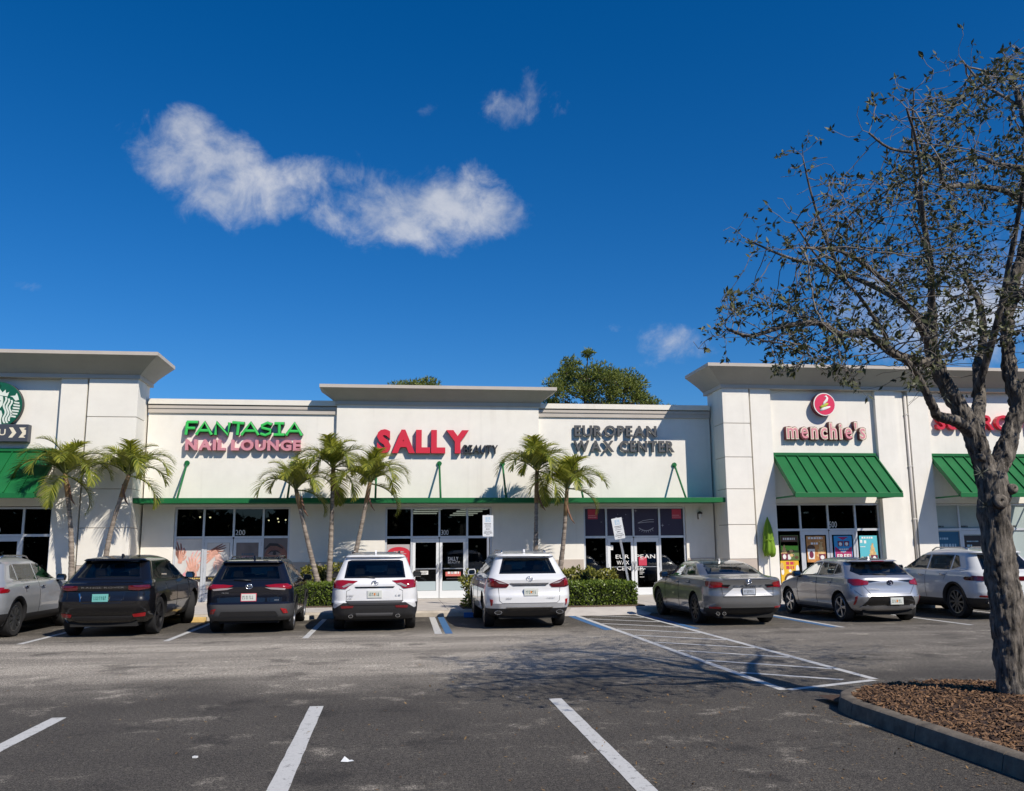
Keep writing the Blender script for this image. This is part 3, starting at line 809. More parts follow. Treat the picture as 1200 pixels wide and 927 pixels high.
# ------------------------------------------------------------------ prints on the glass
skin1 = mat('print_skin', (.62, .33, .25), .5, noise=.25, nscale=6)
skin2 = mat('print_skin_pale', (.70, .45, .38), .5, noise=.2, nscale=7)
skin3 = mat('print_skin_dark', (.22, .10, .075), .5, noise=.3, nscale=8)
film = mat('print_film', (.60, .59, .57), .45, noise=.12, nscale=2)
film_g = mat('print_film_grey', (.17, .145, .14), .45, noise=.2, nscale=3)
gold = mat('print_gold', (.55, .40, .10), .5); pinkp = mat('print_pink', (.70, .30, .34), .5, noise=.2, nscale=8)
dkp = mat('print_dark', (.03, .025, .025), .5); nail_b = mat('print_blue', (.05, .10, .16), .5)
def hand(mb, x, z, y, sc, ang, mi, tip, flip=1):
    """flat print of a hand: palm and five fingers, each a thin raised stroke"""
    ca, sa = math.cos(ang), math.sin(ang)
    T = lambda u, v: (x + sc * (u * flip * ca - v * sa), y, z + sc * (u * flip * sa + v * ca))
    mb.tube([T(0, -.55), T(0, -.2), T(.0, .15), T(0, .3)], [.22 * sc, .27 * sc, .32 * sc, .24 * sc], 10, mi, sq=.0014)
    for k, (u, l, b) in enumerate(((-.24, .75, -.12), (-.08, .95, -.04), (.08, .92, .05), (.24, .7, .15))):
        mb.tube([T(u, .22), T(u + b * .5, .22 + l * .5), T(u + b, .22 + l)], [.085 * sc, .075 * sc, .05 * sc], 8, mi, sq=.0015 + k * .0002)
        mb.tube([T(u + b * .9, .22 + l * .88), T(u + b * 1.08, .22 + l * 1.12)], [.042 * sc, .03 * sc], 6, tip, sq=.0022)
    mb.tube([T(.3, -.1), T(.5, .2), T(.52, .48)], [.1 * sc, .09 * sc, .055 * sc], 8, mi, sq=.0019)
def film_on(par, x0, x1, z0, z1, y, mats_, draw, name='window_film'):
    m = MB(); m.box(x0, x1, y - .002, y, z0, z1, 0); draw(m, y - .004); return m.build(name, mats_, par)
hm = [film, skin1, skin2, skin3, pinkp, dkp, gold, nail_b]
def d1(m, y):
    m.discxz(-6.62, 1.35, .34, .34, y + .0012, 0); hand(m, -6.72, 1.62, y, .36, .35, 3, 4); hand(m, -6.68, 1.50, y - .004, .27, -.2, 1, 4)
    hand(m, -6.36, 1.25, y - .002, .42, -.45, 2, 4); hand(m, -6.28, 1.12, y - .006, .36, .25, 1, 4); m.discxz(-6.48, 1.0, .12, .09, y - .008, 4)
    m.box(-6.842, -6.043, y - .006, y - .002, .78, .94, 5)
    for z, a, b in ((.88, -6.7, -6.1), (.82, -6.55, -6.2)):
        k = a
        while k < b: w = rnd.uniform(.03, .09); m.box(k, k + w, y - .009, y - .006, z - .02, z + .02, 6); k += w + .02
    hand(m, -6.3, .46, y, .30, 1.6, 2, 4); hand(m, -6.65, .55, y - .003, .3, -2.2, 4, 1)
film_on(sf_nail['w', 0], -6.846, -6.044, .25, 2.12, 30.305, hm, d1)
def d2(m, y):
    hand(m, -5.65, 1.75, y, .3, -1.2, 3, 3); hand(m, -5.72, 1.62, y - .004, .34, 2.2, 1, 4); hand(m, -5.48, 1.42, y - .007, .40, 3.5, 2, 7)
    m.box(-5.878, -5.192, y - .006, y - .002, .78, .94, 5)
    for z, a, b in ((.88, -5.8, -5.3), (.82, -5.7, -5.35)):
        k = a
        while k < b: w = rnd.uniform(.03, .09); m.box(k, k + w, y - .009, y - .006, z - .02, z + .02, 6); k += w + .02
    hand(m, -5.7, .6, y, .28, -1.5, 2, 4)
film_on(sf_nail['door', 1], -5.88, -5.19, .41, 1.99, 30.297, hm, d2)
def d3(m, y):
    m.discxz(-4.6, 1.40, .3, .32, y, 0); m.discxz(-4.62, 1.22, .25, .12, y - .002, 4)
    for z, a, b, c in ((1.63, -4.8, -4.4, 7), (1.53, -4.85, -4.36, 4), (1.26, -4.92, -4.28, 5), (1.16, -4.92, -4.28, 5), (.9, -4.9, -4.3, 1)):
        k = a
        while k < b: w = rnd.uniform(.04, .1); m.box(k, k + w, y - .006, y - .003, z - .025, z + .025, c); k += w + .02
film_on(sf_nail['door', 2], -4.97, -4.29, .41, 1.99, 30.297, [film_g] + hm[1:], d3)
def d4(m, y):
    m.discxz(-3.72, 1.35, .40, .62, y + .001, 1, 28)
    m.tube([(-4.08, y - .004, 1.78), (-3.92, y - .004, 1.93), (-3.7, y - .004, 1.92), (-3.5, y - .004, 1.80)], [.02, .05, .045, .012], 8, 5, sq=.002)
    m.discxz(-3.78, 1.64, .24, .085, y - .003, 2, 20); m.discxz(-3.78, 1.645, .18, .055, y - .006, 0, 20); m.discxz(-3.77, 1.645, .06, .058, y - .008, 5, 14)
    m.tube([(-3.99, y - .009, 1.63), (-3.88, y - .009, 1.72), (-3.70, y - .009, 1.72), (-3.55, y - .009, 1.64)], [.01, .022, .024, .008], 8, 5, sq=.002)
    m.tube([(-3.66, y - .004, 1.5), (-3.60, y - .004, 1.25), (-3.66, y - .004, 1.12)], [.03, .05, .06], 8, 2, sq=.002)
    m.tube([(-3.95, y - .006, .98), (-3.76, y - .006, 1.0), (-3.55, y - .006, .97)], [.02, .045, .015], 8, 4, sq=.003)
film_on(sf_nail['w', 3], -4.116, -3.364, .25, 2.12, 30.305, [film_g, skin3, mat('print_skin_mid', (.30, .17, .13), .5), skin3, pinkp, dkp], d4)
print_text('200', -5.02, -4.72, 2.24, 2.40, 30.305, white_p, sf_nail['t', 2])
print_text('300', 1.60, 1.84, 2.20, 2.36, 30.155, white_p, sf_mid['t', 2])
print_text('400', 8.22, 8.5, 2.17, 2.33, 30.305, white_p, sf_wax['t', 2])
print_text('500', 14.68, 14.95, 2.35, 2.55, 29.155, white_p, sf_yog['t', 2])
print_text('600', 20.42, 20.7, 2.33, 2.5, 29.155, white_p, sf_cut['t', 2])
print_text('100', -12.0, -11.7, 2.32, 2.5, 29.155, white_p, sf_cof['t', 2])

# middle shop door and window prints
print_text('SALLY', 1.83, 2.17, 1.36, 1.48, 30.147, white_p, sf_mid['door', 2], off=.02)
print_text('BEAUTY', 1.83, 2.22, 1.27, 1.335, 30.147, white_p, sf_mid['door', 2])
poster_red = mat('poster_red', (.55, .02, .04), .45); poster_red2 = mat('poster_red_print', (.62, .16, .13), .5)
def bars(m, y, rows, mi):
    for z, h, a, b in rows:
        k = a
        while k < b - .01:
            w = min(rnd.uniform(.4, 1.3) * h, b - k); m.box(k, k + w, y - .0012, y, z - h / 2, z + h / 2, mi); k += w + h * .35
def d5(m, y):
    m.box(-.16, .585, y - .001, y, .5, 1.62, 1)
    m.polyxz([(.2125 + .3725 * math.cos(k * math.pi / 16), 1.62 + .20 * math.sin(k * math.pi / 16)) for k in range(17)], y - .001, 1)
    bars(m, y - .002, ((1.66, .05, .05, .38), (1.60, .03, -.02, .46), (1.44, .07, -.05, .5), (1.26, .14, 0, .45), (1.02, .05, -.05, .48), (.9, .05, -.05, .42)), 0)
film_on(sf_mid['w', 0], -.165, .59, .45, 1.90, 30.155, [mat('poster_grey', (.45, .40, .40), .5), poster_red], d5, 'window_poster')
def d6(m, y): bars(m, y, ((.97, .07, .72 + 1.1, 2.22),), 1)
film_on(sf_mid['door', 2], 1.75, 2.25, .86, 1.0, 30.147, [poster_red2, white_p], d6, 'window_sticker')
def d7(m, y): bars(m, y, ((1.0, .025, .93, 1.15), (.95, .02, .93, 1.12)), 1)
film_on(sf_mid['door', 1], .90, 1.18, .92, 1.04, 30.147, [white_p, dkp], d7, 'window_sticker')
frost = mat('frosted_panel', (.42, .50, .52), .35)
for k, (a, b) in ((1, (.745, 1.43)), (2, (1.65, 2.335))):
    m_ = MB(); m_.box(a, b, 30.144, 30.152, .41, .70); m_.build('kick_panel', frost, sf_mid['door', k])
    m_ = MB(); m_.box(a, b, 30.128, 30.14, 1.09, 1.12); m_.build('push_bar', steel, sf_mid['door', k])
def d8(m, y): bars(m, y, ((.78, .018, 1.82, 2.18),), 0)
film_on(sf_mid['door', 2], 1.78, 2.22, .76, .80, 30.147, [dkp, white_p], d8, 'window_sticker')

# waxing salon: purple films, door lettering
purple = mat('film_purple', (.035, .022, .05), .3)
coral = mat('film_coral', (.55, .045, .085), .45)
wl = mat('film_line', (.5, .48, .5), .5)
XS = [6.45, 7.215, 8.16, 9.08, 9.965]
def star(m, x, z, r, y):
    for k in range(4):
        a = k * math.pi / 2
        m.polyxz([(x + r * math.cos(a), z + r * math.sin(a)), (x + r * .16 * math.cos(a + .8), z + r * .16 * math.sin(a + .8)), (x, z), (x + r * .16 * math.cos(a - .8), z + r * .16 * math.sin(a - .8))], y, 1)
for i in range(4):
    def dw(m, y, i=i):
        a, b = XS[i], XS[i + 1]
        if i == 0: m.box(a + .14, a + .48, y, y + .001, 2.70, 3.03, 2); bars(m, y - .001, ((2.82, .03, a + .16, a + .4), (2.76, .03, a + .16, a + .44)), 3); star(m, a + .6, 2.6, .03, y)
        if i == 3: m.box(b - .42, b - .09, y, y + .001, 2.70, 3.03, 2); bars(m, y - .001, ((2.82, .03, b - .4, b - .16), (2.76, .03, b - .4, b - .12)), 3); star(m, a + .12, 2.48, .07, y); star(m, a + .35, 2.5, .02, y)
        if i == 1: star(m, a + .55, 2.72, .08, y); star(m, a + .7, 2.85, .03, y); star(m, a + .42, 2.86, .025, y)
        if i == 2:
            star(m, a + .11, 2.98, .07, y)
            up = [(a + .17, 2.56), (a + .35, 2.64), (a + .6, 2.68), (a + .74, 2.68)]; lo = [(a + .74, 2.60), (a + .58, 2.60), (a + .35, 2.58), (a + .17, 2.56)]
            m.tube([(x, y, z) for x, z in up], .009, 5, 1, sq=.002); m.tube([(x, y, z) for x, z in lo], .009, 5, 1, sq=.002)
            lash = [(a + .2 + .52 * t, 2.40 - .10 * math.sin(math.pi * t)) for t in [k / 8 for k in range(9)]]
            m.tube([(x, y, z) for x, z in lash], .011, 5, 1, sq=.002)
            for k, (x, z) in enumerate(lash[1:-1]): m.tube([(x, y, z), (x + (k - 3) * .018, y, z - .07)], [.009, .004], 5, 1, sq=.002)
    film_on(sf_wax['t', i], XS[i] + .034, XS[i + 1] - .034, 2.137, 3.048, 30.305, [purple, wl, coral, pinkp], dw)
for tx, a, b, z in (('EUROPEAN', 7.52, 8.9, 1.37), ('WAX', 7.55, 7.98, 1.17), ('CENTER', 7.55, 8.5, .98)):
    for ch, mb in letters(tx, a, b, z, z + .13, 30.290, 30.2915, off=.006):
        xm = sum(v[0] for v in mb.v) / len(mb.v)
        if 8.04 < xm < 8.28: continue
        mb.build('lettering', white_p, sf_wax['door', 1 if xm < 8.16 else 2])
def d9(m, y): bars(m, y, ((1.33, .03, 8.36, 8.5),), 1)
film_on(sf_wax['door', 2], 8.32, 8.6, 1.13, 1.42, 30.296, [coral, pinkp], d9, 'window_sticker')
def d10(m, y): bars(m, y, ((1.73, .02, 7.36, 7.42),), 1)
film_on(sf_wax['door', 1], 7.34, 7.44, 1.66, 1.82, 30.296, [white_p, dkp], d10, 'window_sticker')
m_ = MB(); bars(m_, 30.294, ((1.02, .03, 8.34, 8.55), (.95, .02, 8.34, 8.48), (.90, .02, 8.34, 8.5), (.85, .02, 8.34, 8.46), (.75, .02, 8.34, 8.5)), 0); m_.build('lettering', white_p, sf_wax['door', 2])
m_ = MB(); m_.box(7.33, 8.0, 30.276, 30.286, 1.08, 1.10); m_.build('push_bar', steel, sf_wax['door', 1])
m_ = MB(); m_.box(8.28, 8.98, 30.276, 30.286, 1.08, 1.10); m_.build('push_bar', steel, sf_wax['door', 2])
# hair salon posters
blu = mat('poster_blue', (.02, .12, .22), .45); pale_blu = mat('poster_pale', (.35, .52, .62), .5)
def d11(m, y): bars(m, y, ((1.95, .07, 18.6, 19.0), (1.72, .10, 18.6, 19.25), (1.55, .08, 18.6, 19.0)), 1); m.polyxz([(18.9, .9), (19.35, .9), (19.35, 1.5)], y - .001, 1)
film_on(sf_cut['w', 0], 18.56, 19.38, .5, 2.18, 29.155, [blu, pale_blu], d11, 'window_poster')
def d12(m, y): bars(m, y, ((1.85, .04, 19.65, 20.1), (1.7, .08, 19.65, 19.85), (1.55, .08, 19.95, 20.15), (1.4, .06, 19.65, 20.1)), 1)
film_on(sf_cut['door', 1], 19.56, 20.24, .42, 2.05, 29.147, [dkp, pale_blu], d12, 'window_poster')
for i in (0, 1, 2):
    m_ = MB(); bars(m_, 29.155, ((2.36, .06, [18.6, 19.5, 21.4][i], [18.85, 19.75, 21.6][i]),), 0); m_.build('lettering', dkp, sf_cut['t', i if i < 2 else 3])

# posters hung behind and against the yogurt shop glass
brown = mat('poster_brown', (.10, .045, .02), .5, noise=.5, nscale=7); lgreen = mat('poster_green', (.16, .50, .04), .5)
orange = mat('poster_orange', (.50, .22, .06), .5, noise=.35, nscale=6); sky_b = mat('poster_sky', (.03, .30, .62), .5)
magen = mat('poster_magenta', (.38, .02, .12), .5); teal = mat('poster_teal', (.10, .48, .56), .5); yel = mat('poster_yellow', (.72, .43, .02), .5)
conec = mat('poster_cone', (.62, .42, .18), .5, noise=.3, nscale=9); plum = mat('poster_plum', (.16, .015, .05), .5)
def poster(name, label, x0, x1, z0, z1, y, mats_, draw):
    t = thing(name, label, 'poster', ((x0 + x1) / 2, y, z0))
    m = MB(); m.box(x0, x1, y - .012, y, z0, z1, 0); m.build('backing', mats_[0], t)
    m = MB(); draw(m, y - .0125); m.build('print', mats_, t)
    return t
def cone(m, x, z, w, h, y, mi):
    for k in range(6):
        f = 1 - k / 6.5; m.discxz(x + (.01 if k % 2 else -.01), z + h * k / 6, w * f / 2, h / 8, y - .0004 * k, mi, 14)
def cup(m, x, z, w, h, y, a, b):
    m.polyxz([(x - w * .4, z), (x + w * .4, z), (x + w * .5, z + h), (x - w * .5, z + h)], y, a); m.discxz(x, z + h * .45, w * .3, h * .35, y - .0006, b)
def q1(m, y):
    m.box(12.90, 13.50, y - .001, y, 1.75, 2.08, 1); m.box(12.90, 13.50, y - .001, y, 1.60, 1.88, 2); bars(m, y - .001, ((1.98, .07, 12.98, 13.4),), 4)
    for k in range(14): m.discxz(rnd.uniform(12.95, 13.47), rnd.uniform(1.34, 1.6), .07, .05, y - .002 - k * .0003, rnd.choice((1, 5, 4, 1)), 10)
    cone(m, 13.0, 1.5, .22, .3, y - .008, 5); m.box(12.9, 13.12, y - .011, y - .008, 1.29, 1.5, 3); m.discxz(13.0, 1.39, .06, .08, y - .012, 4)
poster('poster', 'green and brown dessert poster in the leftmost yogurt shop pane', 12.88, 13.52, 1.27, 2.10, 29.12, [mat('poster_grass', (.10, .16, .04), .5), brown, lgreen, plum, white_p, conec], q1)
def q2(m, y):
    bars(m, y - .001, ((2.0, .07, 13.86, 14.38),), 3); bars(m, y - .001, ((1.82, .07, 13.95, 14.2),), 3)
    cone(m, 14.3, 1.42, .3, .48, y - .002, 1); cup(m, 13.95, 1.30, .26, .34, y - .005, 3, 4); m.discxz(13.95, 1.68, .14, .1, y - .004, 2); cup(m, 14.33, 1.27, .24, .2, y - .007, 4, 3)
    for k in range(10): m.discxz(rnd.uniform(13.84, 14.42), rnd.uniform(1.5, 2.05), .025, .025, y - .001, 1, 8)
poster('poster', 'orange brown poster with a swirl cone on the left yogurt shop door', 13.80, 14.46, 1.2, 2.07, 29.105, [orange, conec, brown, white_p, plum], q2)
def q3(m, y):
    m.box(14.80, 15.40, y - .001, y, 1.22, 1.48, 1); m.polyxz([(14.80, 1.48), (15.40, 1.48), (15.40, 1.72), (15.1, 1.50), (14.80, 1.72)], y - .002, 1); m.polyxz([(14.9, 2.03), (15.1, 1.93), (15.3, 2.03)], y - .001, 1)
    cup(m, 15.0, 1.72, .2, .17, y - .004, 3, 2); cup(m, 15.22, 1.72, .2, .17, y - .004, 3, 2); bars(m, y - .003, ((1.62, .05, 14.95, 15.28), (1.54, .03, 15.0, 15.2), (1.25, .03, 14.86, 15.3)), 2)
tp = poster('poster', 'blue and magenta poster reading FREE on the right yogurt shop door', 14.78, 15.42, 1.2, 2.07, 29.105, [sky_b, magen, white_p, plum], q3)
print_text('FREE!', 14.86, 15.36, 1.32, 1.46, 29.088, white_p, tp, off=.03)
def q4(m, y):
    bars(m, y - .001, ((2.0, .06, 15.78, 16.18), (1.88, .1, 15.72, 15.8), (1.86, .1, 15.86, 15.94), (1.7, .03, 15.72, 15.9)), 1)
    cone(m, 16.15, 1.42, .28, .42, y - .002, 2); m.box(16.08, 16.32, y - .006, y - .005, 1.2, 1.42, 4); m.discxz(16.2, 1.31, .06, .08, y - .007, 1)
    for k in range(9): m.discxz(15.72 + k * .042, 1.28 + .03 * (k % 2), .06, .06, y - .004 - k * .0003, (3, 2, 4)[k % 3], 10)
poster('poster', 'turquoise poster with a swirl cone in the rightmost yogurt shop pane', 15.70, 16.34, 1.18, 2.07, 29.12, [teal, white_p, conec, brown, plum], q4)
def q5(m, y):
    bars(m, y - .001, ((1.18, .10, 12.99, 13.3), (1.04, .10, 12.99, 13.3)), 1); m.discxz(13.12, .93, .05, .05, y - .001, 2)
    m.discxz(13.12, .62, .22, .24, y - .001, 3, 24); m.discxz(13.12, .60, .16, .18, y - .003, 2, 20); m.discxz(13.14, .56, .1, .1, y - .005, 4, 16)
    m.discxz(12.84, 1.08, .06, .12, y - .002, 4); m.discxz(13.38, .98, .06, .14, y - .002, 2); m.discxz(12.86, .9, .05, .1, y - .002, 2)
poster('poster', 'yellow poster board standing below the green dessert poster', 12.80, 13.43, .3, 1.26, 29.0, [yel, coral, white_p, brown, conec], q5)

# ------------------------------------------------------------------ things standing on the pavement
lime_c = mat('umbrella_lime', (.15, .27, .010), .8, noise=.15, nscale=6)
t = thing('patio_umbrella', 'closed lime green patio umbrella in front of the right block pier', 'umbrella', (12.29, 28.68, .15))
m_ = MB(); m_.tube([(12.29, 28.68, .2), (12.29, 28.68, 2.62)], .022, 8); m_.build('pole', alu, t, smooth=True)
m_ = MB(); m_.lathe([(.0, .15), (.24, .15), (.25, .19), (.1, .22), (.05, .32), (.03, .34)], c=(12.29, 28.68, 0), n=20); m_.build('base', grey_s, t, angle=40)
m_ = MB(); n = 32; vs, fs = [], []
for i, (z, r_) in enumerate(((2.70, .012), (2.62, .04), (2.5, .075), (2.32, .115), (2.12, .15), (1.95, .145), (1.80, .165), (1.64, .185), (1.54, .175), (1.46, .15), (1.44, .05))):
    for k in range(n):
        a = k * 2 * math.pi / n + .25 * i * .3
        rr = r_ * (1 + .20 * math.cos(7 * a + .3 * i) * (1 if 1 < i < 10 else .2) + rnd.uniform(-.03, .03))
        vs.append((12.29 + rr * math.cos(a), 28.68 + rr * math.sin(a), z + (rnd.uniform(-.07, .05) if i > 7 else 0)))
for i in range(10):
    for k in range(n): fs.append((i * n + (k + 1) % n, i * n + k, (i + 1) * n + k, (i + 1) * n + (k + 1) % n))
m_.add(vs, fs); m_.build('folded_canopy', lime_c, t, smooth=True)
m_ = MB(); m_.lathe([(.168, 1.92), (.176, 1.93), (.176, 1.97), (.168, 1.98)], c=(12.29, 28.68, 0), n=20); m_.build('strap', lime_c, t)

sign_w = mat('sign_white', (.72, .74, .74), .4); sign_b = mat('sign_blue', (.03, .14, .40), .4)
def stall_sign(x, y, lean, label, face_z):
    t = thing('parking_sign', label, 'sign', (x, y, .15), group='parking stall signs')
    t.rotation_euler = (0, lean, R(-4))
    def b(mb, n, mt, par=t, **k):
        o = link(n, mb.mesh(n, mt, k.get('smooth', False)), None); o.parent = par; return o
    m = MB(); m.prismz([(-.035, 0), (-.03, -.02), (.03, -.02), (.035, 0), (.03, .006), (.022, -.012), (-.022, -.012), (-.03, .006)][::-1], 0, face_z + .62); b(m, 'post', steel)
    z0, z1 = face_z, face_z + .60
    m = MB(); m.prism([(-.145, z0), (.145, z0), (.152, z0 + .01), (.152, z1 - .01), (.145, z1), (-.145, z1), (-.152, z1 - .01), (-.152, z0 + .01)], -.028, -.022); pl = b(m, 'sign_plate', sign_w)
    m = MB(); m.box(-.07, .07, -.0295, -.028, z1 - .19, z1 - .05, 0); m.discxz(.0, z1 - .075, .013, .013, -.031, 1, 8)
    m.tube([(-.005, -.031, z1 - .09), (0, -.031, z1 - .13), (.035, -.031, z1 - .135), (.045, -.031, z1 - .17)], .009, 5, 1, sq=.001)
    m.tube([(.03 * math.cos(a), -.031, z1 - .145 + .03 * math.sin(a)) for a in [R(q) for q in range(120, 330, 30)]], .006, 5, 1, sq=.001)
    b(m, 'symbol', [mat('sign_pale_blue', (.45, .58, .68), .4), white_p], pl)
    m = MB(); bars(m, -.028, ((z1 - .24, .025, -.10, .10), (z1 - .28, .02, -.08, .08), (z1 - .33, .02, -.09, .09), (z1 - .39, .03, -.06, .06), (z1 - .45, .02, -.1, .1), (z1 - .50, .03, -.12, .12), (z1 - .55, .02, -.06, .06)), 0)
    b(m, 'lettering', mat('print_grey', (.12, .12, .13), .5), pl)
    return t
stall_sign(2.70, 25.8, 0, 'white upright parking sign on a steel post near the middle doors', 1.93)
stall_sign(6.80, 25.55, R(-9.5), 'white parking sign leaning left on a bent steel post by the hedge', 1.86)
stop_m = mat('wheel_stop_concrete', (.55, .52, .46), .9, noise=.15, nscale=6); stop_y = mat('wheel_stop_yellow', (.58, .40, .15), .85, noise=.2, nscale=5)
def wheel_stop(x, y, label, mt):
    m = MB(); m.prismx([(y - .08, .0), (y - .06, .10), (y - .035, .125), (y + .035, .125), (y + .06, .10), (y + .08, .0)], x - .9, x + .9)
    o = m.build('wheel_stop', mt, bevel=.012); tag(o, label, 'wheel stop', 'wheel stops')
wheel_stop(-5.45, 23.75, 'worn yellow concrete wheel stop under the black coupe style SUV', stop_y)
wheel_stop(-2.95, 23.75, 'plain concrete wheel stop in front of the dark compact SUV', stop_m)
wheel_stop(2.75, 23.75, 'blue painted wheel stop in front of the white SUV with angular corner exhausts', mat('wheel_stop_blue', (.03, .13, .36), .8))
# litter
m_ = MB(); m_.add([(-.40, 8.0, .006), (-.345, 7.98, .006), (-.33, 8.03, .010), (-.37, 8.04, .04), (-.29, 8.01, .006), (-.31, 8.05, .008)], [(0, 1, 3), (1, 2, 3), (1, 4, 5, 2)])
tag(m_.build('paper_scrap', sign_w), 'crumpled white paper scrap lying on the near asphalt', 'litter')
m_ = MB(); m_.prismz([(-1.66, 8.34), (-1.625, 8.335), (-1.615, 8.36), (-1.65, 8.37)], .006, .02)
tag(m_.build('paper_scrap', sign_w), 'tiny white scrap lying left of the crumpled paper', 'litter')

m_ = MB(); m_.add([(4.45, 6.05, .006), (4.66, 6.0, .006), (4.69, 6.12, .006), (4.55, 6.17, .006), (4.47, 6.12, .006)], [(0, 1, 2, 3, 4)])
m_.add([(4.68, 5.75, .006), (4.70, 5.75, .006), (4.70, 5.98, .006), (4.67, 5.98, .006)], [(0, 1, 2, 3)])
m_.build('paint_mark', mat('marking_pink', (.55, .03, .22), .7), lot)
# ------------------------------------------------------------------ planting
rv = random.Random(21)
def leaf_quads(mb, p, d, up, L, W, mi=0, fold=.0):
    """one small leaf: a pointed four-sided blade"""
    d = d.normalized(); s_ = d.cross(up)
    if s_.length < 1e-4: s_ = Vector((1, 0, 0))
    s_.normalize()
    mb.add([p, p + d * (L * .45) + s_ * (W / 2), p + d * L, p + d * (L * .45) - s_ * (W / 2)], [(0, 1, 2, 3)], mi)
def rvec(r_=rv):
    while True:
        v = Vector((r_.uniform(-1, 1), r_.uniform(-1, 1), r_.uniform(-1, 1)))
        if .05 < v.length < 1: return v.normalized()

# palms
palm_leaf = leaf_mat('palm_leaf', (.10, .15, .018), (.40, .40, .06), .38, .42)
palm_leaf_y = leaf_mat('palm_leaf_young', (.24, .28, .025), (.52, .50, .07), .38, .42)
palm_stalk = mat('palm_stalk', (.14, .16, .045), .5)
shaft_m = mat('crownshaft', (.20, .13, .06), .55, noise=.5, nscale=9)
def trunk_bark(name, lo, hi, zs):
    mt = bpy.data.materials.new(name); mt.use_nodes = True
    nt = mt.node_tree; b = nt.nodes['Principled BSDF']; N, Lk = nt.nodes, nt.links
    g = N.new('ShaderNodeNewGeometry')
    mp = N.new('ShaderNodeMapping'); mp.inputs['Scale'].default_value = zs; Lk.new(g.outputs['Position'], mp.inputs['Vector'])
    n = N.new('ShaderNodeTexNoise'); n.inputs['Scale'].default_value = 6; n.inputs['Detail'].default_value = 7; n.inputs['Roughness'].default_value = .7
    Lk.new(mp.outputs[0], n.inputs['Vector'])
    rp = N.new('ShaderNodeValToRGB'); rp.color_ramp.elements[0].position = .36; rp.color_ramp.elements[1].position = .66
    rp.color_ramp.elements[0].color = tuple(lo) + (1,); rp.color_ramp.elements[1].color = tuple(hi) + (1,)
    Lk.new(n.outputs['Fac'], rp.inputs[0]); Lk.new(rp.outputs[0], b.inputs['Base Color'])
    b.inputs['Roughness'].default_value = .9
    bp = N.new('ShaderNodeBump'); bp.inputs['Strength'].default_value = .9; bp.inputs['Distance'].default_value = .03
    Lk.new(n.outputs['Fac'], bp.inputs['Height']); Lk.new(bp.outputs[0], b.inputs['Normal'])
    MATS[name] = mt; return mt
palm_bark = trunk_bark('palm_bark', (.12, .095, .075), (.40, .34, .28), (.35, .35, 2.6))
def frond_mesh(name, L, rise, droop, young=False, seed=0):
    """feather leaf along +X: a rachis that rises then arches over, leaflets hanging from both sides"""
    r_ = random.Random(seed); mb = MB()
    n = 22; pts = []
    a = rise; p = Vector((0, 0, 0))
    for i in range(n + 1):
        pts.append(p.copy()); a -= droop / n * (.35 + 1.3 * i / n)
        p = p + Vector((math.cos(a), 0, math.sin(a))) * (L / n)
    mb.tube(pts, [.022 * (1 - i / (n + 1)) + .004 for i in range(n + 1)], 5, 1)
    m = 40
    for k in range(m):
        t = .12 + .87 * k / (m - 1); f = t * n; i = min(int(f), n - 1)
        q = pts[i].lerp(pts[i + 1], f - i); tg = (pts[i + 1] - pts[i]).normalized()
        nz = Vector((-tg.z, 0, tg.x))
        ll = L * .37 * (math.sin(math.pi * min(1, .18 + t * .80)) ** .7) * r_.uniform(.85, 1.12)
        for sg in (-1, 1):
            d = (tg * (.62 + .3 * t) + Vector((0, sg, 0)) * (.85 - .25 * t) + nz * r_.uniform(.15, .55)).normalized()
            w = .016 * r_.uniform(.8, 1.2)
            c = []
            pp = q.copy(); dd = d.copy()
            for j in range(4):
                c.append(pp.copy()); pp = pp + dd * ll / 3; dd = (dd + Vector((0, 0, -.20 - .16 * t))).normalized()
            sv = d.cross(nz).normalized()
            ws = (w * .7, w, w * .75, .003)
            vs = [c[j] + sv * ws[j] for j in range(4)] + [c[j] - sv * ws[j] for j in range(4)]
            mb.add(vs, [(j, j + 1, 5 + j, 4 + j) for j in range(3)], 0)
    return mb.mesh(name, [palm_leaf_y if young else palm_leaf, palm_stalk])
fronds = [frond_mesh('frond', 1.50, 1.0, 2.3, False, 1), frond_mesh('frond', 1.62, .75, 2.4, False, 2), frond_mesh('frond', 1.40, .35, 1.9, False, 3),
          frond_mesh('frond', 1.30, 1.35, 1.7, True, 4), frond_mesh('frond', 1.55, 1.1, 3.0, False, 5)]
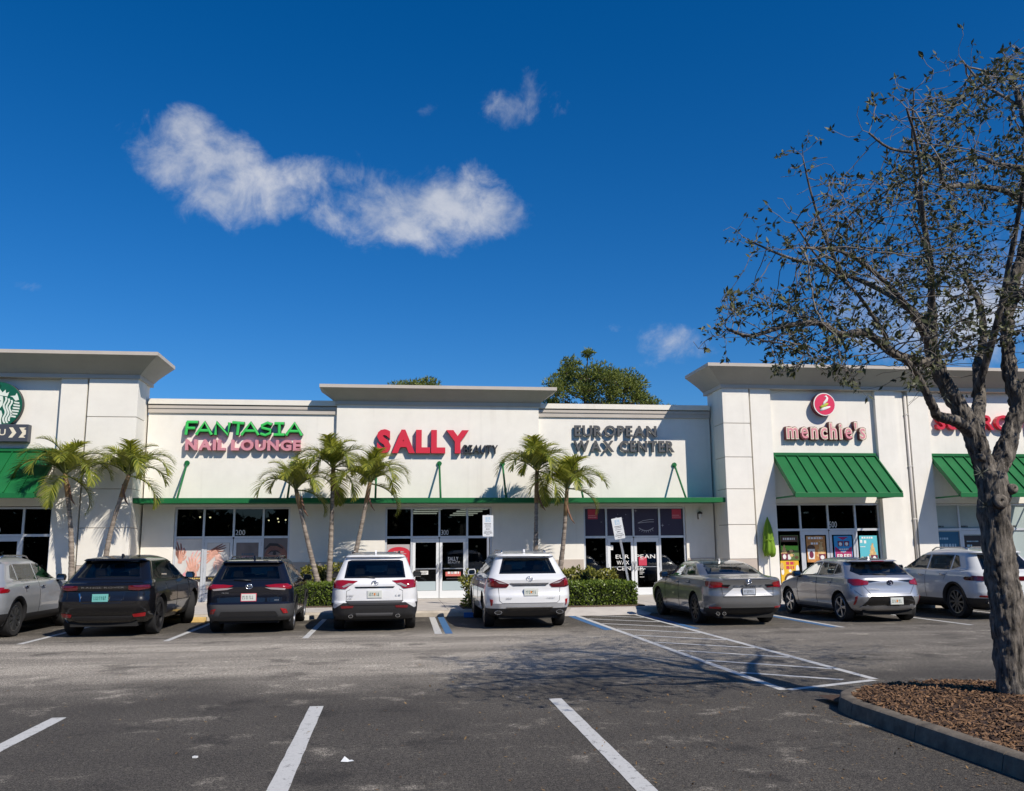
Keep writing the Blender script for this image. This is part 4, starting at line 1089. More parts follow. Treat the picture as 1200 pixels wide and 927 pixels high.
def palm(label, base, top, bend, leaves, scale=1.0, r0=.10, r1=.062, shaft=.62, seed=0, yaw=0):
    r_ = random.Random(seed)
    t = thing('palm_tree', label, 'palm tree', base, 0, 'slender palms planted along the shopfronts')
    b, tp = Vector((0, 0, 0)), Vector(top) - Vector(base)
    n = 12; pts = []
    for i in range(n + 1):
        s_ = i / n; q = b.lerp(tp, s_) + Vector((bend * math.sin(math.pi * s_), 0, 0)); pts.append(q)
    k = n - max(1, round(shaft / tp.length * n))
    def o(name, mb, mt, par=t, **kw):
        ob = link(name, mb.mesh(name, mt, kw.get('smooth', True)), None); ob.parent = par; return ob
    m = MB(); rr = []
    fine = []
    for i in range(k * 6 + 1):
        f = i / 6; j = min(int(f), n - 1); fine.append(pts[j].lerp(pts[j + 1], f - j))
        rr.append((r0 + (r1 - r0) * min(1, f / n * 1.6)) * (1.07 if i % 3 == 0 else .97) * (1.35 - .35 * min(1, i / 5)))
    m.tube(fine, rr, 10); o('trunk', m, palm_bark)
    m = MB(); m.tube([pts[k] - (pts[k] - pts[k - 1]) * .1] + pts[k + 1:], [r1 * 1.05] + [r1 * (1.18 - .5 * (i / max(1, n - k))) for i in range(n - k)], 10); o('crownshaft', m, shaft_m)
    # a dry sheath peeling from the shaft
    m = MB(); q = pts[k] + Vector((r1, -r1, .05))
    m.tube([q + Vector((-.03, 0, .3)), q + Vector((.02, -.02, .05)), q + Vector((.10, -.06, -.18)), q + Vector((.2, -.08, -.32))], [.02, .035, .03, .008], 6, sq=.012); o('dry_sheath', m, mat('dry_sheath', (.19, .095, .06), .8, noise=.4, nscale=12))
    top_ = pts[-1]
    ax = (pts[-1] - pts[-3]).normalized()
    for az, kind, tilt in leaves:
        ob = bpy.data.objects.new('frond', fronds[kind]); col.objects.link(ob); ob.parent = t
        ob.location = top_ - ax * .04
        s_ = scale * r_.uniform(.93, 1.07)
        ob.scale = (s_, s_, s_)
        ob.rotation_euler = (r_.uniform(-.12, .12), R(-tilt), R(az) + yaw)
    return t
A1 = [(0, 1, 5), (28, 0, 12), (62, 4, 0), (100, 0, 10), (140, 1, 4), (178, 1, 8), (205, 0, 14), (240, 4, 2), (282, 0, 8), (318, 1, -4), (75, 3, 18), (200, 3, 14), (330, 3, 10), (262, 2, -30), (15, 2, -40)]
A2 = [(5, 0, 10), (45, 1, 0), (90, 4, 6), (135, 0, 4), (175, 1, 14), (215, 1, 0), (255, 0, 10), (300, 4, 4), (335, 1, 10), (20, 3, 12), (170, 3, 8), (280, 3, 15), (350, 2, -28)]
A3 = [(0, 1, 12), (40, 0, 0), (80, 0, 16), (120, 4, 0), (165, 0, 8), (190, 1, 0), (230, 0, 6), (275, 1, 6), (320, 0, 4), (60, 3, 20), (150, 3, 6), (300, 3, 6), (345, 2, -20)]
palm('leftmost palm, its fronds overlapping the coffee shop awning', (-9.20, 28.1, .15), (-9.58, 28.0, 4.02), .10, A1, 1.08, seed=1, shaft=.75)
palm('palm leaning right beside the corner of the left end block', (-8.36, 28.15, .15), (-7.78, 28.0, 4.0), -.18, A2, 1.04, seed=2, shaft=.7)
palm('palm leaning left with curved trunk, nearest the pink lettering', (-2.02, 28.1, .15), (-2.92, 28.0, 3.58), -.02, A3, .98, seed=3, shaft=.6, yaw=.5)
palm('upright palm in the middle of the three beside the red lettering', (-1.90, 28.3, .15), (-1.84, 28.2, 4.25), .02, A1, 1.0, seed=4, shaft=.8, yaw=1.1)
palm('palm leaning right below the large red lettering', (-1.42, 28.1, .15), (-.70, 28.0, 3.78), .03, A2, 1.02, seed=5, shaft=.55, yaw=.2)
palm('palm with dry hanging sheath behind the white SUV with angular corner exhausts', (4.42, 28.25, .15), (4.5, 28.1, 4.18), .0, A1, 1.05, seed=6, shaft=1.0, yaw=.8)
palm('rightmost palm, standing behind the clipped hedge', (5.02, 28.0, .15), (5.42, 27.9, 3.62), .06, A3, 1.04, seed=7, shaft=1.0, yaw=0)

# planting beds and hedges
soil = mat('soil', (.10, .07, .05), .95, noise=.4, nscale=20, bump=.5, bscale=30)
for x0, x1, y0, y1 in ((-3.0, -.25, 26.3, 29.9), (4.4, 6.9, 24.62, 29.6), (-10.2, -7.6, 27.0, 28.8), (1.9, 2.45, 24.7, 26.0)):
    m_ = MB(); m_.box(x0, x1, y0, y1, .10, .185)
    ob = m_.build('planting_bed', soil, walk)
hedge_leaf = leaf_mat('hedge_leaf', (.045, .085, .010), (.21, .28, .035), .2, .4)
bush_leaf = leaf_mat('bush_leaf', (.07, .09, .014), (.33, .31, .05), .25, .45)
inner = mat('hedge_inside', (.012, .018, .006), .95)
def hedge(label, x0, x1, y0, y1, zt, n, lm, rough=.03, leaf=.065, group=None, z0=.16, seed=0, name='hedge', cat='hedge'):
    r_ = random.Random(seed)
    t = thing(name, label, cat, ((x0 + x1) / 2, (y0 + y1) / 2, .15), 0, group)
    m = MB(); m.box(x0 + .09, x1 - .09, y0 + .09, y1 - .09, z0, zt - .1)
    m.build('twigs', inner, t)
    m = MB()
    ax, ay, az = x1 - x0, y1 - y0, zt - z0
    areas = [ax * az, ax * az * .3, ay * az, ay * az, ax * ay]
    for k in range(n):
        s_ = r_.choices(range(5), areas)[0]; u, v = r_.random(), r_.random()
        dp = abs(r_.gauss(0, .05)) - .01
        if s_ == 0: p, nn = Vector((x0 + u * ax, y0 + dp, z0 + v * az)), Vector((0, -1, 0))
        elif s_ == 1: p, nn = Vector((x0 + u * ax, y1 - dp, z0 + v * az)), Vector((0, 1, 0))
        elif s_ == 2: p, nn = Vector((x0 + dp, y0 + u * ay, z0 + v * az)), Vector((-1, 0, 0))
        elif s_ == 3: p, nn = Vector((x1 - dp, y0 + u * ay, z0 + v * az)), Vector((1, 0, 0))
        else: p, nn = Vector((x0 + u * ax, y0 + v * ay, zt - dp)), Vector((0, 0, 1))
        bump_ = mnoise.noise(p * 2.6) * rough * 2.2 + mnoise.noise(p * 7) * rough
        p = p + nn * bump_
        d = (nn * .45 + rvec(r_) + Vector((0, 0, .35))).normalized()
        L = leaf * r_.uniform(.7, 1.4)
        leaf_quads(m, p, d, rvec(r_), L, L * .55)
    o = m.build('foliage', lm, t); o['kind'] = 'stuff'
    return t
hedge('clipped green hedge behind the white SUV with black lower bumper', -2.52, -.3, 26.5, 27.5, .80, 5600, hedge_leaf, seed=1, group='clipped hedges')
hedge('clipped green hedge beside the hatched access aisle', 4.45, 6.72, 24.75, 26.1, .77, 8000, hedge_leaf, seed=2, group='clipped hedges')
hedge('loose yellow green shrub row behind the left clipped hedge', -2.7, -.2, 28.6, 29.3, 1.18, 4200, bush_leaf, .09, .085, seed=3, group='loose shrubs', name='shrub', cat='shrub')
hedge('loose yellow green shrub row behind the right clipped hedge', 4.3, 6.66, 26.7, 27.5, 1.02, 4200, bush_leaf, .10, .085, seed=4, group='loose shrubs', name='shrub', cat='shrub')
hedge('small yellow green bush left of the white SUV with angular corner exhausts', 2.02, 2.36, 24.8, 25.6, .98, 1200, bush_leaf, .10, .085, seed=5, name='shrub', cat='shrub')
hedge('low yellow green planting at the foot of the two left palms', -10.0, -7.9, 27.6, 28.5, .66, 2600, bush_leaf, .12, .09, seed=6, name='shrub', cat='shrub')

# ------------------------------------------------------------------ oak on its kerbed island
def arc(cx, cy, r, a0, a1, n): return [(cx + r * math.cos(R(a0 + (a1 - a0) * k / n)), cy + r * math.sin(R(a0 + (a1 - a0) * k / n))) for k in range(n + 1)]
outer = [(4.72, 2.0), (4.72, 3.2), (4.72, 4.4), (4.72, 5.6), (4.72, 6.8), (4.72, 8.0)] + arc(5.92, 9.15, 1.2, 180, 90, 5) + [(7.2, 10.36), (8.5, 10.36), (9.8, 10.36), (11.1, 10.36), (12.4, 10.36)]
isl_kerb = mat('island_kerb', (.15, .125, .095), .92, noise=.5, nscale=5, bump=.4, bscale=45)
def offset_path(p, d):
    out = []
    for i in range(len(p)):
        a, b = Vector(p[max(i - 1, 0)]), Vector(p[min(i + 1, len(p) - 1)])
        t = (b - a).normalized(); out.append(Vector(p[i]) + Vector((t.y, -t.x)) * d)
    return out
isl = MB(); isl_pts = [tuple(q) for q in offset_path(outer, .12)] + [(12.4, 2.0)]
mulch_base = mat('mulch_base', (.055, .03, .018), .95, noise=.5, nscale=25, bump=.6, bscale=40)
isl.prismz(isl_pts[::-1], .002, .125)
island = isl.build('mulch_island', mulch_base); tag(island, kind='structure')
prof = [(-.02, 0), (.0, .09), (.015, .135), (.04, .152), (.13, .155), (.15, .14), (.15, 0)]
for i in range(len(outer) - 1):
    a, b = offset_path(outer, 0)[i], offset_path(outer, 0)[i + 1]
    def ring(j, q):
        pa = [offset_path(outer, d)[j] for d, z in prof]
        return pa
    A_, B_ = ring(i, 0), ring(i + 1, 0)
    m = MB(); vs = []
    for P_, other, sg in ((A_, B_, 1), (B_, A_, -1)):
        for (d, z), pp, qq in zip(prof, P_, other):
            t = (qq - pp).normalized() * .005
            vs.append((pp.x + t.x, pp.y + t.y, z))
    n = len(prof)
    m.add(vs, [(k, k + 1, n + k + 1, n + k) for k in range(n - 1)] + [tuple(range(n - 1, -1, -1)), tuple(range(n, 2 * n))])
    m.build('kerb_stone', isl_kerb, island, angle=35)
# wood chips heaped a little around the trunk
chip_m = leaf_mat('wood_chip', (.03, .015, .009), (.27, .15, .075), 0, .9)
m = MB(); rc = random.Random(5)
def mound(x, y): return .125 + .085 * math.exp(-((x - 6.6) ** 2 + (y - 8.9) ** 2) / 1.8) + .03 * mnoise.noise(Vector((x * 1.5, y * 1.5, 0)))
gv, gf = [], []
nx, ny = 40, 44
for j in range(ny + 1):
    for i in range(nx + 1):
        x, y = 4.86 + i * 6.0 / nx, 3.0 + j * 7.22 / ny
        z = mound(x, y)
        if (x - 5.92) < 0 and (y - 9.15) > 0 and (x - 5.92) ** 2 + (y - 9.15) ** 2 > 1.05 ** 2: z = .05
        gv.append((x, y, z))
for j in range(ny):
    for i in range(nx): gf.append((j * (nx + 1) + i, j * (nx + 1) + i + 1, (j + 1) * (nx + 1) + i + 1, (j + 1) * (nx + 1) + i))
mm = MB(); mm.add(gv, gf); mm.build('mulch_bed', mulch_base, island, smooth=True)
cnt = 0
while cnt < 26000:
    x, y = rc.uniform(4.84, 10.2), rc.uniform(3.6, 10.24)
    if x < 5.92 and y > 9.15 and (x - 5.92) ** 2 + (y - 9.15) ** 2 > 1.06 ** 2: continue
    cnt += 1
    L, W, T = rc.uniform(.010, .036), rc.uniform(.005, .013), rc.uniform(.002, .006)
    M_ = Matrix.Rotation(rc.uniform(0, 6.28), 3, 'Z') @ Matrix.Rotation(rc.gauss(0, .35), 3, 'Y') @ Matrix.Rotation(rc.gauss(0, .4), 3, 'X')
    c = Vector((x, y, mound(x, y) + rc.uniform(0, .022)))
    vs = [c + M_ @ Vector((sx * L, sy * W * (1 - .4 * (sx > 0)), sz * T)) for sz in (-1, 1) for sx, sy in ((-1, -1), (1, -1), (1, 1), (-1, 1))]
    m.add(vs, [(4, 5, 6, 7), (0, 1, 5, 4), (1, 2, 6, 5), (2, 3, 7, 6), (3, 0, 4, 7)])
o = m.build('wood_chips', chip_m); tag(o, 'brown wood chip mulch covering the kerbed island', 'mulch', kind='stuff')
# fallen leaves and grit scattered on the asphalt
fl = leaf_mat('fallen_leaf', (.10, .05, .02), (.34, .22, .09), 0, .8)
m = MB()
for k in range(1500):
    if rc.random() < .6: x, y = rc.gauss(3.2, 1.6), rc.uniform(4.5, 12)
    else: x, y = rc.uniform(-6, 6), rc.uniform(4.5, 18)
    if x > 4.6: x = 4.6 - rc.random() ** 2 * .5
    d = Vector((rc.uniform(-1, 1), rc.uniform(-1, 1), rc.uniform(0, .3))); L = rc.uniform(.012, .045)
    leaf_quads(m, Vector((x, y, .005)), d, Vector((0, 0, 1)), L, L * .5)
o = m.build('fallen_leaves', fl); tag(o, 'small dry leaves scattered on the asphalt near the island', 'leaves', kind='stuff')

bark = trunk_bark('oak_bark', (.014, .012, .010), (.25, .22, .185), (3.6, 3.6, .55))
bark_thin = mat('oak_twig', (.17, .15, .13), .9, noise=.4, nscale=14)
oak_leaf = leaf_mat('oak_leaf', (.022, .034, .012), (.125, .13, .045), .15, .6)
SC = .94
YO = 9.65 * SC
TX = lambda x: x * SC
TZ = lambda z: 1.74 + (z - 1.74) * SC      # the tree measured on one plane, set at its true distance
oak = thing('oak_tree', 'oak with furrowed forked trunk and sparse twiggy crown on the mulch island', 'tree', (TX(6.95), YO, .18))
r9 = random.Random(11)
def limb(pts, r0, r1, dy=(0, 0), wob=.03):
    """pts are (x, z) on the tree's plane; dy moves the limb nearer or farther along its length"""
    out, n = [], len(pts)
    for i, (x, z) in enumerate(pts):
        t = i / (n - 1); x, z = TX(x), TZ(z); out.append(Vector((x, YO + dy[0] + (dy[1] - dy[0]) * t + r9.uniform(-wob, wob) * (0 < i), z)))
    # Catmull-Rom, 4 steps per span
    fine = []
    for i in range(n - 1):
        p0, p1, p2, p3 = out[max(i - 1, 0)], out[i], out[i + 1], out[min(i + 2, n - 1)]
        for k in range(4):
            t = k / 4
            fine.append(.5 * ((2 * p1) + (p2 - p0) * t + (2 * p0 - 5 * p1 + 4 * p2 - p3) * t * t + (3 * p1 - p0 - 3 * p2 + p3) * t ** 3))
    fine.append(out[-1])
    return fine, [r0 + (r1 - r0) * (i / (len(fine) - 1)) ** .8 for i in range(len(fine))]
LIMBS = [
    ('trunk', [(6.97, .0), (6.95, .12), (6.93, .4), (6.92, .96), (6.89, 1.53), (6.885, 2.01), (6.88, 2.3), (6.89, 2.55)], .165, .150, (0, 0)),
    ('limb', [(6.90, 2.35), (6.80, 2.78), (6.68, 3.1), (6.53, 3.45), (6.37, 3.78), (6.35, 4.12), (6.39, 4.48)], .12, .055, (0, .1)),
    ('limb', [(6.72, 3.0), (6.45, 3.15), (6.14, 3.19), (5.99, 3.31), (5.79, 3.54), (5.59, 3.69), (5.29, 3.81)], .07, .022, (0, -.7)),
    ('limb', [(6.76, 2.95), (6.87, 3.2), (7.04, 3.52), (7.16, 3.88), (7.29, 4.04), (7.5, 4.3), (7.62, 4.8), (7.55, 5.3)], .085, .03, (0, 1.0)),
    ('limb', [(6.89, 2.38), (7.02, 2.65), (7.14, 2.85), (7.27, 3.11), (7.38, 3.36), (7.34, 3.62), (7.37, 4.14), (7.52, 4.78), (7.77, 5.44), (8.0, 6.11), (8.02, 6.79), (7.9, 7.5)], .112, .03, (0, .2)),
    ('limb', [(6.36, 3.9), (6.14, 3.86), (5.8, 3.94), (5.39, 4.16), (5.06, 4.12), (4.74, 4.22), (4.3, 4.16), (3.87, 4.02), (3.56, 4.06)], .065, .012, (.1, -.5)),
    ('limb', [(6.39, 4.4), (6.47, 4.85), (6.5, 5.28), (6.4, 5.8)], .045, .012, (.1, .3)),
    ('limb', [(7.97, 5.89), (7.69, 5.95), (7.41, 6.04), (6.83, 6.03), (6.44, 5.95), (6.27, 6.22), (5.65, 6.26), (5.35, 6.4)], .05, .010, (.2, -.6)),
    ('limb', [(8.02, 6.45), (7.7, 6.58), (7.55, 6.77), (7.04, 6.67), (6.61, 6.49)], .04, .010, (.2, 1.0)),
    ('limb', [(6.38, 4.3), (6.0, 4.75), (5.5, 5.1), (4.9, 5.35), (4.55, 5.6)], .045, .010, (.1, .9)),
    ('limb', [(6.36, 4.0), (5.9, 4.4), (5.3, 4.75), (4.7, 4.85), (4.1, 4.75)], .045, .010, (.1, -1.2)),
    ('limb', [(7.36, 3.4), (7.9, 3.9), (8.6, 4.5), (9.3, 5.0), (9.9, 5.6)], .08, .02, (.1, .8)),
    ('limb', [(7.5, 4.7), (8.2, 5.3), (9.0, 6.3), (9.6, 7.4)], .06, .02, (.1, -.9)),
    ('limb', [(7.0, 3.5), (7.05, 4.3), (7.1, 5.2), (7.0, 6.0), (6.9, 6.9)], .05, .01, (.3, -1.3)),
    ('limb', [(5.6, 4.1), (5.2, 4.55), (4.7, 4.9), (4.35, 5.25)], .024, .007, (-.2, -.6)),
    ('limb', [(5.5, 5.1), (5.25, 5.6), (5.05, 6.1), (4.95, 6.45)], .024, .007, (.5, .2)),
    ('limb', [(6.5, 5.28), (6.25, 5.9), (6.1, 6.5), (6.0, 7.0)], .026, .007, (.2, -.5)),
    ('limb', [(7.04, 6.67), (6.85, 7.0), (6.65, 7.3)], .02, .007, (.8, .5)),
    ('limb', [(7.95, 7.3), (7.6, 7.7), (7.45, 8.1)], .024, .007, (.2, .5)),
    ('limb', [(6.38, 4.2), (6.2, 4.9), (5.95, 5.5), (5.75, 6.0), (5.4, 6.35)], .04, .010, (.1, -1.2)),
]
nodes, parent, rads = [], [], []
for name, pts, r0, r1, dy in LIMBS:
    f, rr = limb(pts, r0, r1, dy)
    if name == 'trunk':
        rr = [r * (1 + .30 * max(0, 1 - (p.z - .1) / .35) ** 2) for r, p in zip(rr, f)]
        f2, r2 = [], []
        for i in range(len(f) - 1):
            for k in range(3): f2.append(f[i].lerp(f[i + 1], k / 3)); r2.append(rr[i] + (rr[i + 1] - rr[i]) * k / 3)
        f2.append(f[-1]); r2.append(rr[-1])
    else: f2, r2 = f, rr
    if r0 > .06:
        f3, r3 = [], []
        for i in range(len(f2) - 1):
            k2 = max(1, int((f2[i + 1] - f2[i]).length / .02))
            for k in range(k2): f3.append(f2[i].lerp(f2[i + 1], k / k2)); r3.append(r2[i] + (r2[i + 1] - r2[i]) * k / k2)
        f3.append(f2[-1]); r3.append(r2[-1]); f2, r2 = f3, r3
    m = MB(); m.tube(f2, r2, 72 if r0 > .1 else 40 if r0 > .06 else 8)
    m.v = [tuple(Vector(v) + Vector((mnoise.noise(Vector(v) * 7), mnoise.noise(Vector(v) * 7 + Vector((9, 0, 0))), 0)) * (.022 if r0 > .1 else .008) + Vector((mnoise.noise(Vector(v) * 22), mnoise.noise(Vector(v) * 22 + Vector((5, 0, 0))), 0)) * (.008 if r0 > .1 else .002)) for v in m.v]
    if r0 > .06:      # furrowed bark: long ridges parted by deep cracks
        nn = 72 if r0 > .1 else 40
        vv = []
        for q, v in enumerate(m.v):
            c = f2[min(q // nn, len(f2) - 1)]; v = Vector(v); o_ = (v - c)
            if o_.length < 1e-5: vv.append(tuple(v)); continue
            o_.normalize(); w_ = Vector((v.x * 30, v.y * 30, v.z * 6.5))
            rdg = abs(mnoise.noise(w_)) + .5 * abs(mnoise.noise(w_ * 2.1 + Vector((3, 1, 7))))
            vv.append(tuple(v + o_ * (min(rdg, .55) - .25) * (.040 if r0 > .1 else .02)))
        m.v = vv
    m.build(name, bark, oak, smooth=True)
    if name != 'trunk':
        base = len(nodes)
        for i, p in enumerate(f):
            if rr[i] < .075: nodes.append(p); parent.append(-1); rads.append(rr[i])
# knots where boughs were cut
for p, d, rr_ in ((Vector((TX(6.84), YO - .155, TZ(2.22))), Vector((-.2, -1, .05)), .07), (Vector((TX(6.72), YO - .1, TZ(2.72))), Vector((-1, -.4, .3)), .035), (Vector((TX(7.0), YO - .14, TZ(2.36))), Vector((.3, -1, .1)), .05), (Vector((TX(6.33), YO, TZ(4.4))), Vector((-.1, 0, 1)), .055)):
    m = MB(); m.tube([p, p + d * .045, p + d * .07, p + d * .05], [rr_ * 1.25, rr_ * 1.1, rr_ * .7, .004], 10); m.build('knot', bark, oak, smooth=True)
# twigs: grown towards points spread through the crown's volume
CROWN = [(3.4, 4.05), (3.78, 4.72), (4.52, 5.74), (5.13, 6.74), (6.15, 7.08), (6.58, 7.45), (6.74, 7.29), (7.35, 8.2), (8.04, 9.04), (9.5, 9.6), (11.0, 8.4), (11.4, 6.2), (10.5, 4.4), (9.2, 3.9), (8.01, 3.95), (7.24, 4.05), (6.45, 3.85), (5.87, 3.25), (5.56, 3.3), (5.27, 3.5), (4.76, 3.78), (4.24, 3.62), (3.95, 3.94)]
def inside(x, z, poly):
    c = False; j = len(poly) - 1
    for i in range(len(poly)):
        (xi, zi), (xj, zj) = poly[i], poly[j]
        if (zi > z) != (zj > z) and x < (xj - xi) * (z - zi) / (zj - zi) + xi: c = not c
        j = i
    return c
pts = []
while len(pts) < 11500:
    x, z = r9.uniform(3.3, 11.5), r9.uniform(3.2, 9.6)
    ang = math.atan2(z - 5.3, x - 7.0)
    fz = .88 + .30 * mnoise.noise(Vector((ang * 2.4, 1.7, 0))) + .26 * mnoise.noise(Vector((ang * 7.5, 4.1, 0)))
    fz = max(.74, min(1.08, fz)) if z > 4.7 else 1.0
    if not inside(7.0 + (x - 7.0) / fz, 5.3 + (z - 5.3) / fz, CROWN): continue
    if x > 8.3 and r9.random() < .45: continue
    edge = min(1, (x - 3.2) / 2.2)
    dens = .58 + 1.4 * mnoise.noise(Vector((x * 1.15, 3.0, z * 1.15))) + (.25 if (5 < x < 8.2 and 4.2 < z < 6.2) else 0)
    if r9.random() > dens: continue
    hd = 1.9 * min(1, .35 + edge) 
    y = YO + max(-1, min(1, r9.gauss(0, .5))) * hd
    # keep the outline where the picture shows it: nearer points sit proportionally closer to the axis
    k = y / YO * SC
    pts.append(Vector((x * k, y, 1.74 + (z - 1.74) * k)))
for name, lp, r0, r1, dy in LIMBS:      # every limb carries a spray of twigs at its end
    if r1 > .03: continue
    e, e0 = lp[-1], lp[-2]
    for k in range(46):
        t = r9.uniform(-.6, .55)
        v = rvec(r9) * r9.uniform(.05, .42)
        pts.append(Vector((TX(e[0] + (e[0] - e0[0]) * t * .6), YO + dy[1], TZ(e[1] + (e[1] - e0[1]) * t * .6))) + v)
alive = pts; STEP, KILL, REACH = .09, .12, 1.3
nkid = {}
for it in range(70):
    kd = kdtree.KDTree(len(nodes))
    for i, p in enumerate(nodes): kd.insert(p, i)
    kd.balance()
    pull, keep = {}, []
    for a in alive:
        co, i, d = kd.find(a)
        if d < KILL: continue
        keep.append(a)
        if d < (REACH if it > 3 else 2.0): pull.setdefault(i, Vector((0, 0, 0))); pull[i] += (a - co).normalized()
    alive = keep
    if not pull or not alive: break
    for i, v in pull.items():
        if nkid.get(i, 0) >= 3: continue
        nkid[i] = nkid.get(i, 0) + 1
        if v.length < .05: v = rvec(r9)
        d = (v.normalized() + rvec(r9) * .17 + Vector((0, 0, -.03))).normalized()
        nodes.append(nodes[i] + d * STEP); parent.append(i); rads.append(0)
kids = [0] * len(nodes); wgt = [0.0] * len(nodes)
for i in range(len(nodes) - 1, -1, -1):
    if wgt[i] == 0: wgt[i] = 1.0
    if parent[i] >= 0: wgt[parent[i]] += wgt[i]; kids[parent[i]] += 1
chains = MB(); big = MB()
done = [False] * len(nodes)
heavy = {}
for i in range(len(nodes)):
    p = parent[i]
    if p >= 0 and (p not in heavy or wgt[i] > wgt[heavy[p]]): heavy[p] = i
rad_of = lambda w: min(.03, .0030 * w ** .42)
def grow(start, first):
    ch = [start, first]
    while ch[-1] in heavy: ch.append(heavy[ch[-1]])
    return ch
for i in range(len(nodes)):
    p = parent[i]
    if p < 0: continue
    if heavy.get(p) == i and parent[p] >= 0: continue
    ch = grow(p, i)
    mb_ = big if rad_of(wgt[i]) > .011 else chains
    rs = [rad_of(wgt[j]) for j in ch[1:]]
    mb_.tube([nodes[j] for j in ch], [rs[0]] + rs, 5 if mb_ is big else 3, cap=False)
o = big.build('branches', bark_thin, oak, smooth=True); o['kind'] = 'stuff'
o = chains.build('twigs', bark_thin, oak, smooth=True); o['kind'] = 'stuff'
lv = MB()
for i in range(len(nodes)):
    if parent[i] < 0 or wgt[i] > 7: continue
    tip = kids[i] == 0
    lush = .72 + 1.5 * mnoise.noise(nodes[i] * 1.6 + Vector((7, 0, 0))) + (.25 if nodes[i].z < 4.6 else -.05)
    if r9.random() > max(.12, lush): continue
    if not tip and r9.random() > .6: continue
    ax = (nodes[i] - nodes[parent[i]]).normalized()
    for k in range(r9.randint(5, 9) if tip else r9.randint(2, 3)):
        d = (ax * .7 + rvec(r9) + Vector((0, 0, .1))).normalized(); L = r9.uniform(.04, .085)
        leaf_quads(lv, nodes[i] + rvec(r9) * .02, d, rvec(r9), L, L * .42)
o = lv.build('foliage', oak_leaf, oak); o['kind'] = 'stuff'
# tufts of air plant on the bark
tuft = mat('air_plant', (.13, .14, .11), .9)
for p in (Vector((TX(6.70), YO - .1, TZ(2.55))), Vector((TX(6.72), YO - .08, TZ(2.18))), Vector((TX(6.36), YO - .05, TZ(3.45)))):
    m = MB()
    for k in range(40): leaf_quads(m, p, rvec(r9) + Vector((-.4, -.4, .1)), rvec(r9), r9.uniform(.06, .13), .008)
    m.build('air_plant', tuft, oak)

# ------------------------------------------------------------------ trees behind the building
pine_leaf = leaf_mat('pine_needle', (.06, .095, .016), (.25, .28, .045), .2, .6)
pine_bark = mat('pine_bark', (.16, .105, .075), .95, noise=.4, nscale=3)
def pine(label, x, y, clumps, trunk_top, seed, r=.85, per=320):
    r_ = random.Random(seed)
    t = thing('pine_tree', label, 'tree', (x, y, 0), 0, 'trees behind the building')
    m = MB(); m.tube([(x, y, 0), (x + .2, y, trunk_top * .5), (x, y, trunk_top * .8), (x + .1, y, trunk_top)], [.28, .22, .16, .05], 8); m.build('trunk', pine_bark, t, smooth=True)
    lm = MB(); lf = MB()
    for cx_, cz_, s_ in clumps:
        cy_ = y + r_.uniform(-2.2, 2.2)
        c = Vector((cx_, cy_, cz_))
        st_ = Vector((x + .1, y, max(6, min(trunk_top - .3, cz_ - abs(cx_ - x) * .45))))
        md = st_.lerp(c, .5) + Vector((0, 0, -.25))
        lm.tube([st_, md, c], [.09, .06, .02], 5)
        for q in range(9):
            e = c + rvec(r_) * r * s_ * .75; lm.tube([c.lerp(md, .2), c.lerp(e, .6) + Vector((0, 0, -.06)), e], [.03, .018, .008], 4)
        for k in range(int(per * s_)):
            v = rvec(r_) * (r_.random() ** .55) * r * 1.4 * s_; v.z *= .75
            p = c + v
            d = (v.normalized() * .7 + Vector((0, 0, .6)) + rvec(r_) * .7).normalized()
            for j in range(3):
                dd = (d + rvec(r_) * .6).normalized()
                leaf_quads(lf, p, dd, rvec(r_), r_.uniform(.2, .38), .07)
    m = lm.build('limbs', pine_bark, t, smooth=True); m['kind'] = 'stuff'
    o = lf.build('foliage', pine_leaf, t); o['kind'] = 'stuff'
pine('broad pine with clumped needles rising above the low right parapet', 15.2, 70, [(12.6, 13.8, .8), (12.9, 14.9, .8), (13.3, 13.0, .9), (13.6, 14.3, .9), (14.2, 16.0, .75), (14.5, 16.7, .72), (14.05, 15.4, .9), (15.2, 16.9, .4), (14.7, 13.9, .9), (15.0, 15.2, 1.0), (15.6, 14.2, .9), (16.0, 15.3, 1.0), (16.6, 14.6, 1.0), (16.4, 15.8, .8),
     (17.0, 13.6, .8), (15.9, 13.1, .8), (14.2, 12.6, .8), (12.3, 13.0, .7)], 15.6, 3)
pine('rounder pine crown joined to the right of the broad pine', 18.6, 71, [(17.6, 15.2, .9), (18.3, 15.7, .95), (19.2, 15.6, .9), (19.9, 15.0, .85), (18.0, 14.4, .9), (19.0, 14.6, .9), (20.2, 14.1, .8), (19.5, 13.6, .9), (18.4, 13.3, .8), (20.7, 13.2, .8), (17.4, 13.0, .8), (21.3, 12.8, .7), (22.3, 12.7, .6), (23.3, 12.6, .6), (24.4, 12.5, .6), (25.4, 12.4, .5)], 14.6, 4)
pine('distant round tree crown peeping over the middle cornice', 1.3, 72, [(.2, 14.4, .8), (1.0, 14.65, .8), (1.9, 14.65, .8), (2.7, 14.4, .8), (1.4, 14.0, .9)], 14.3, 5, per=420)

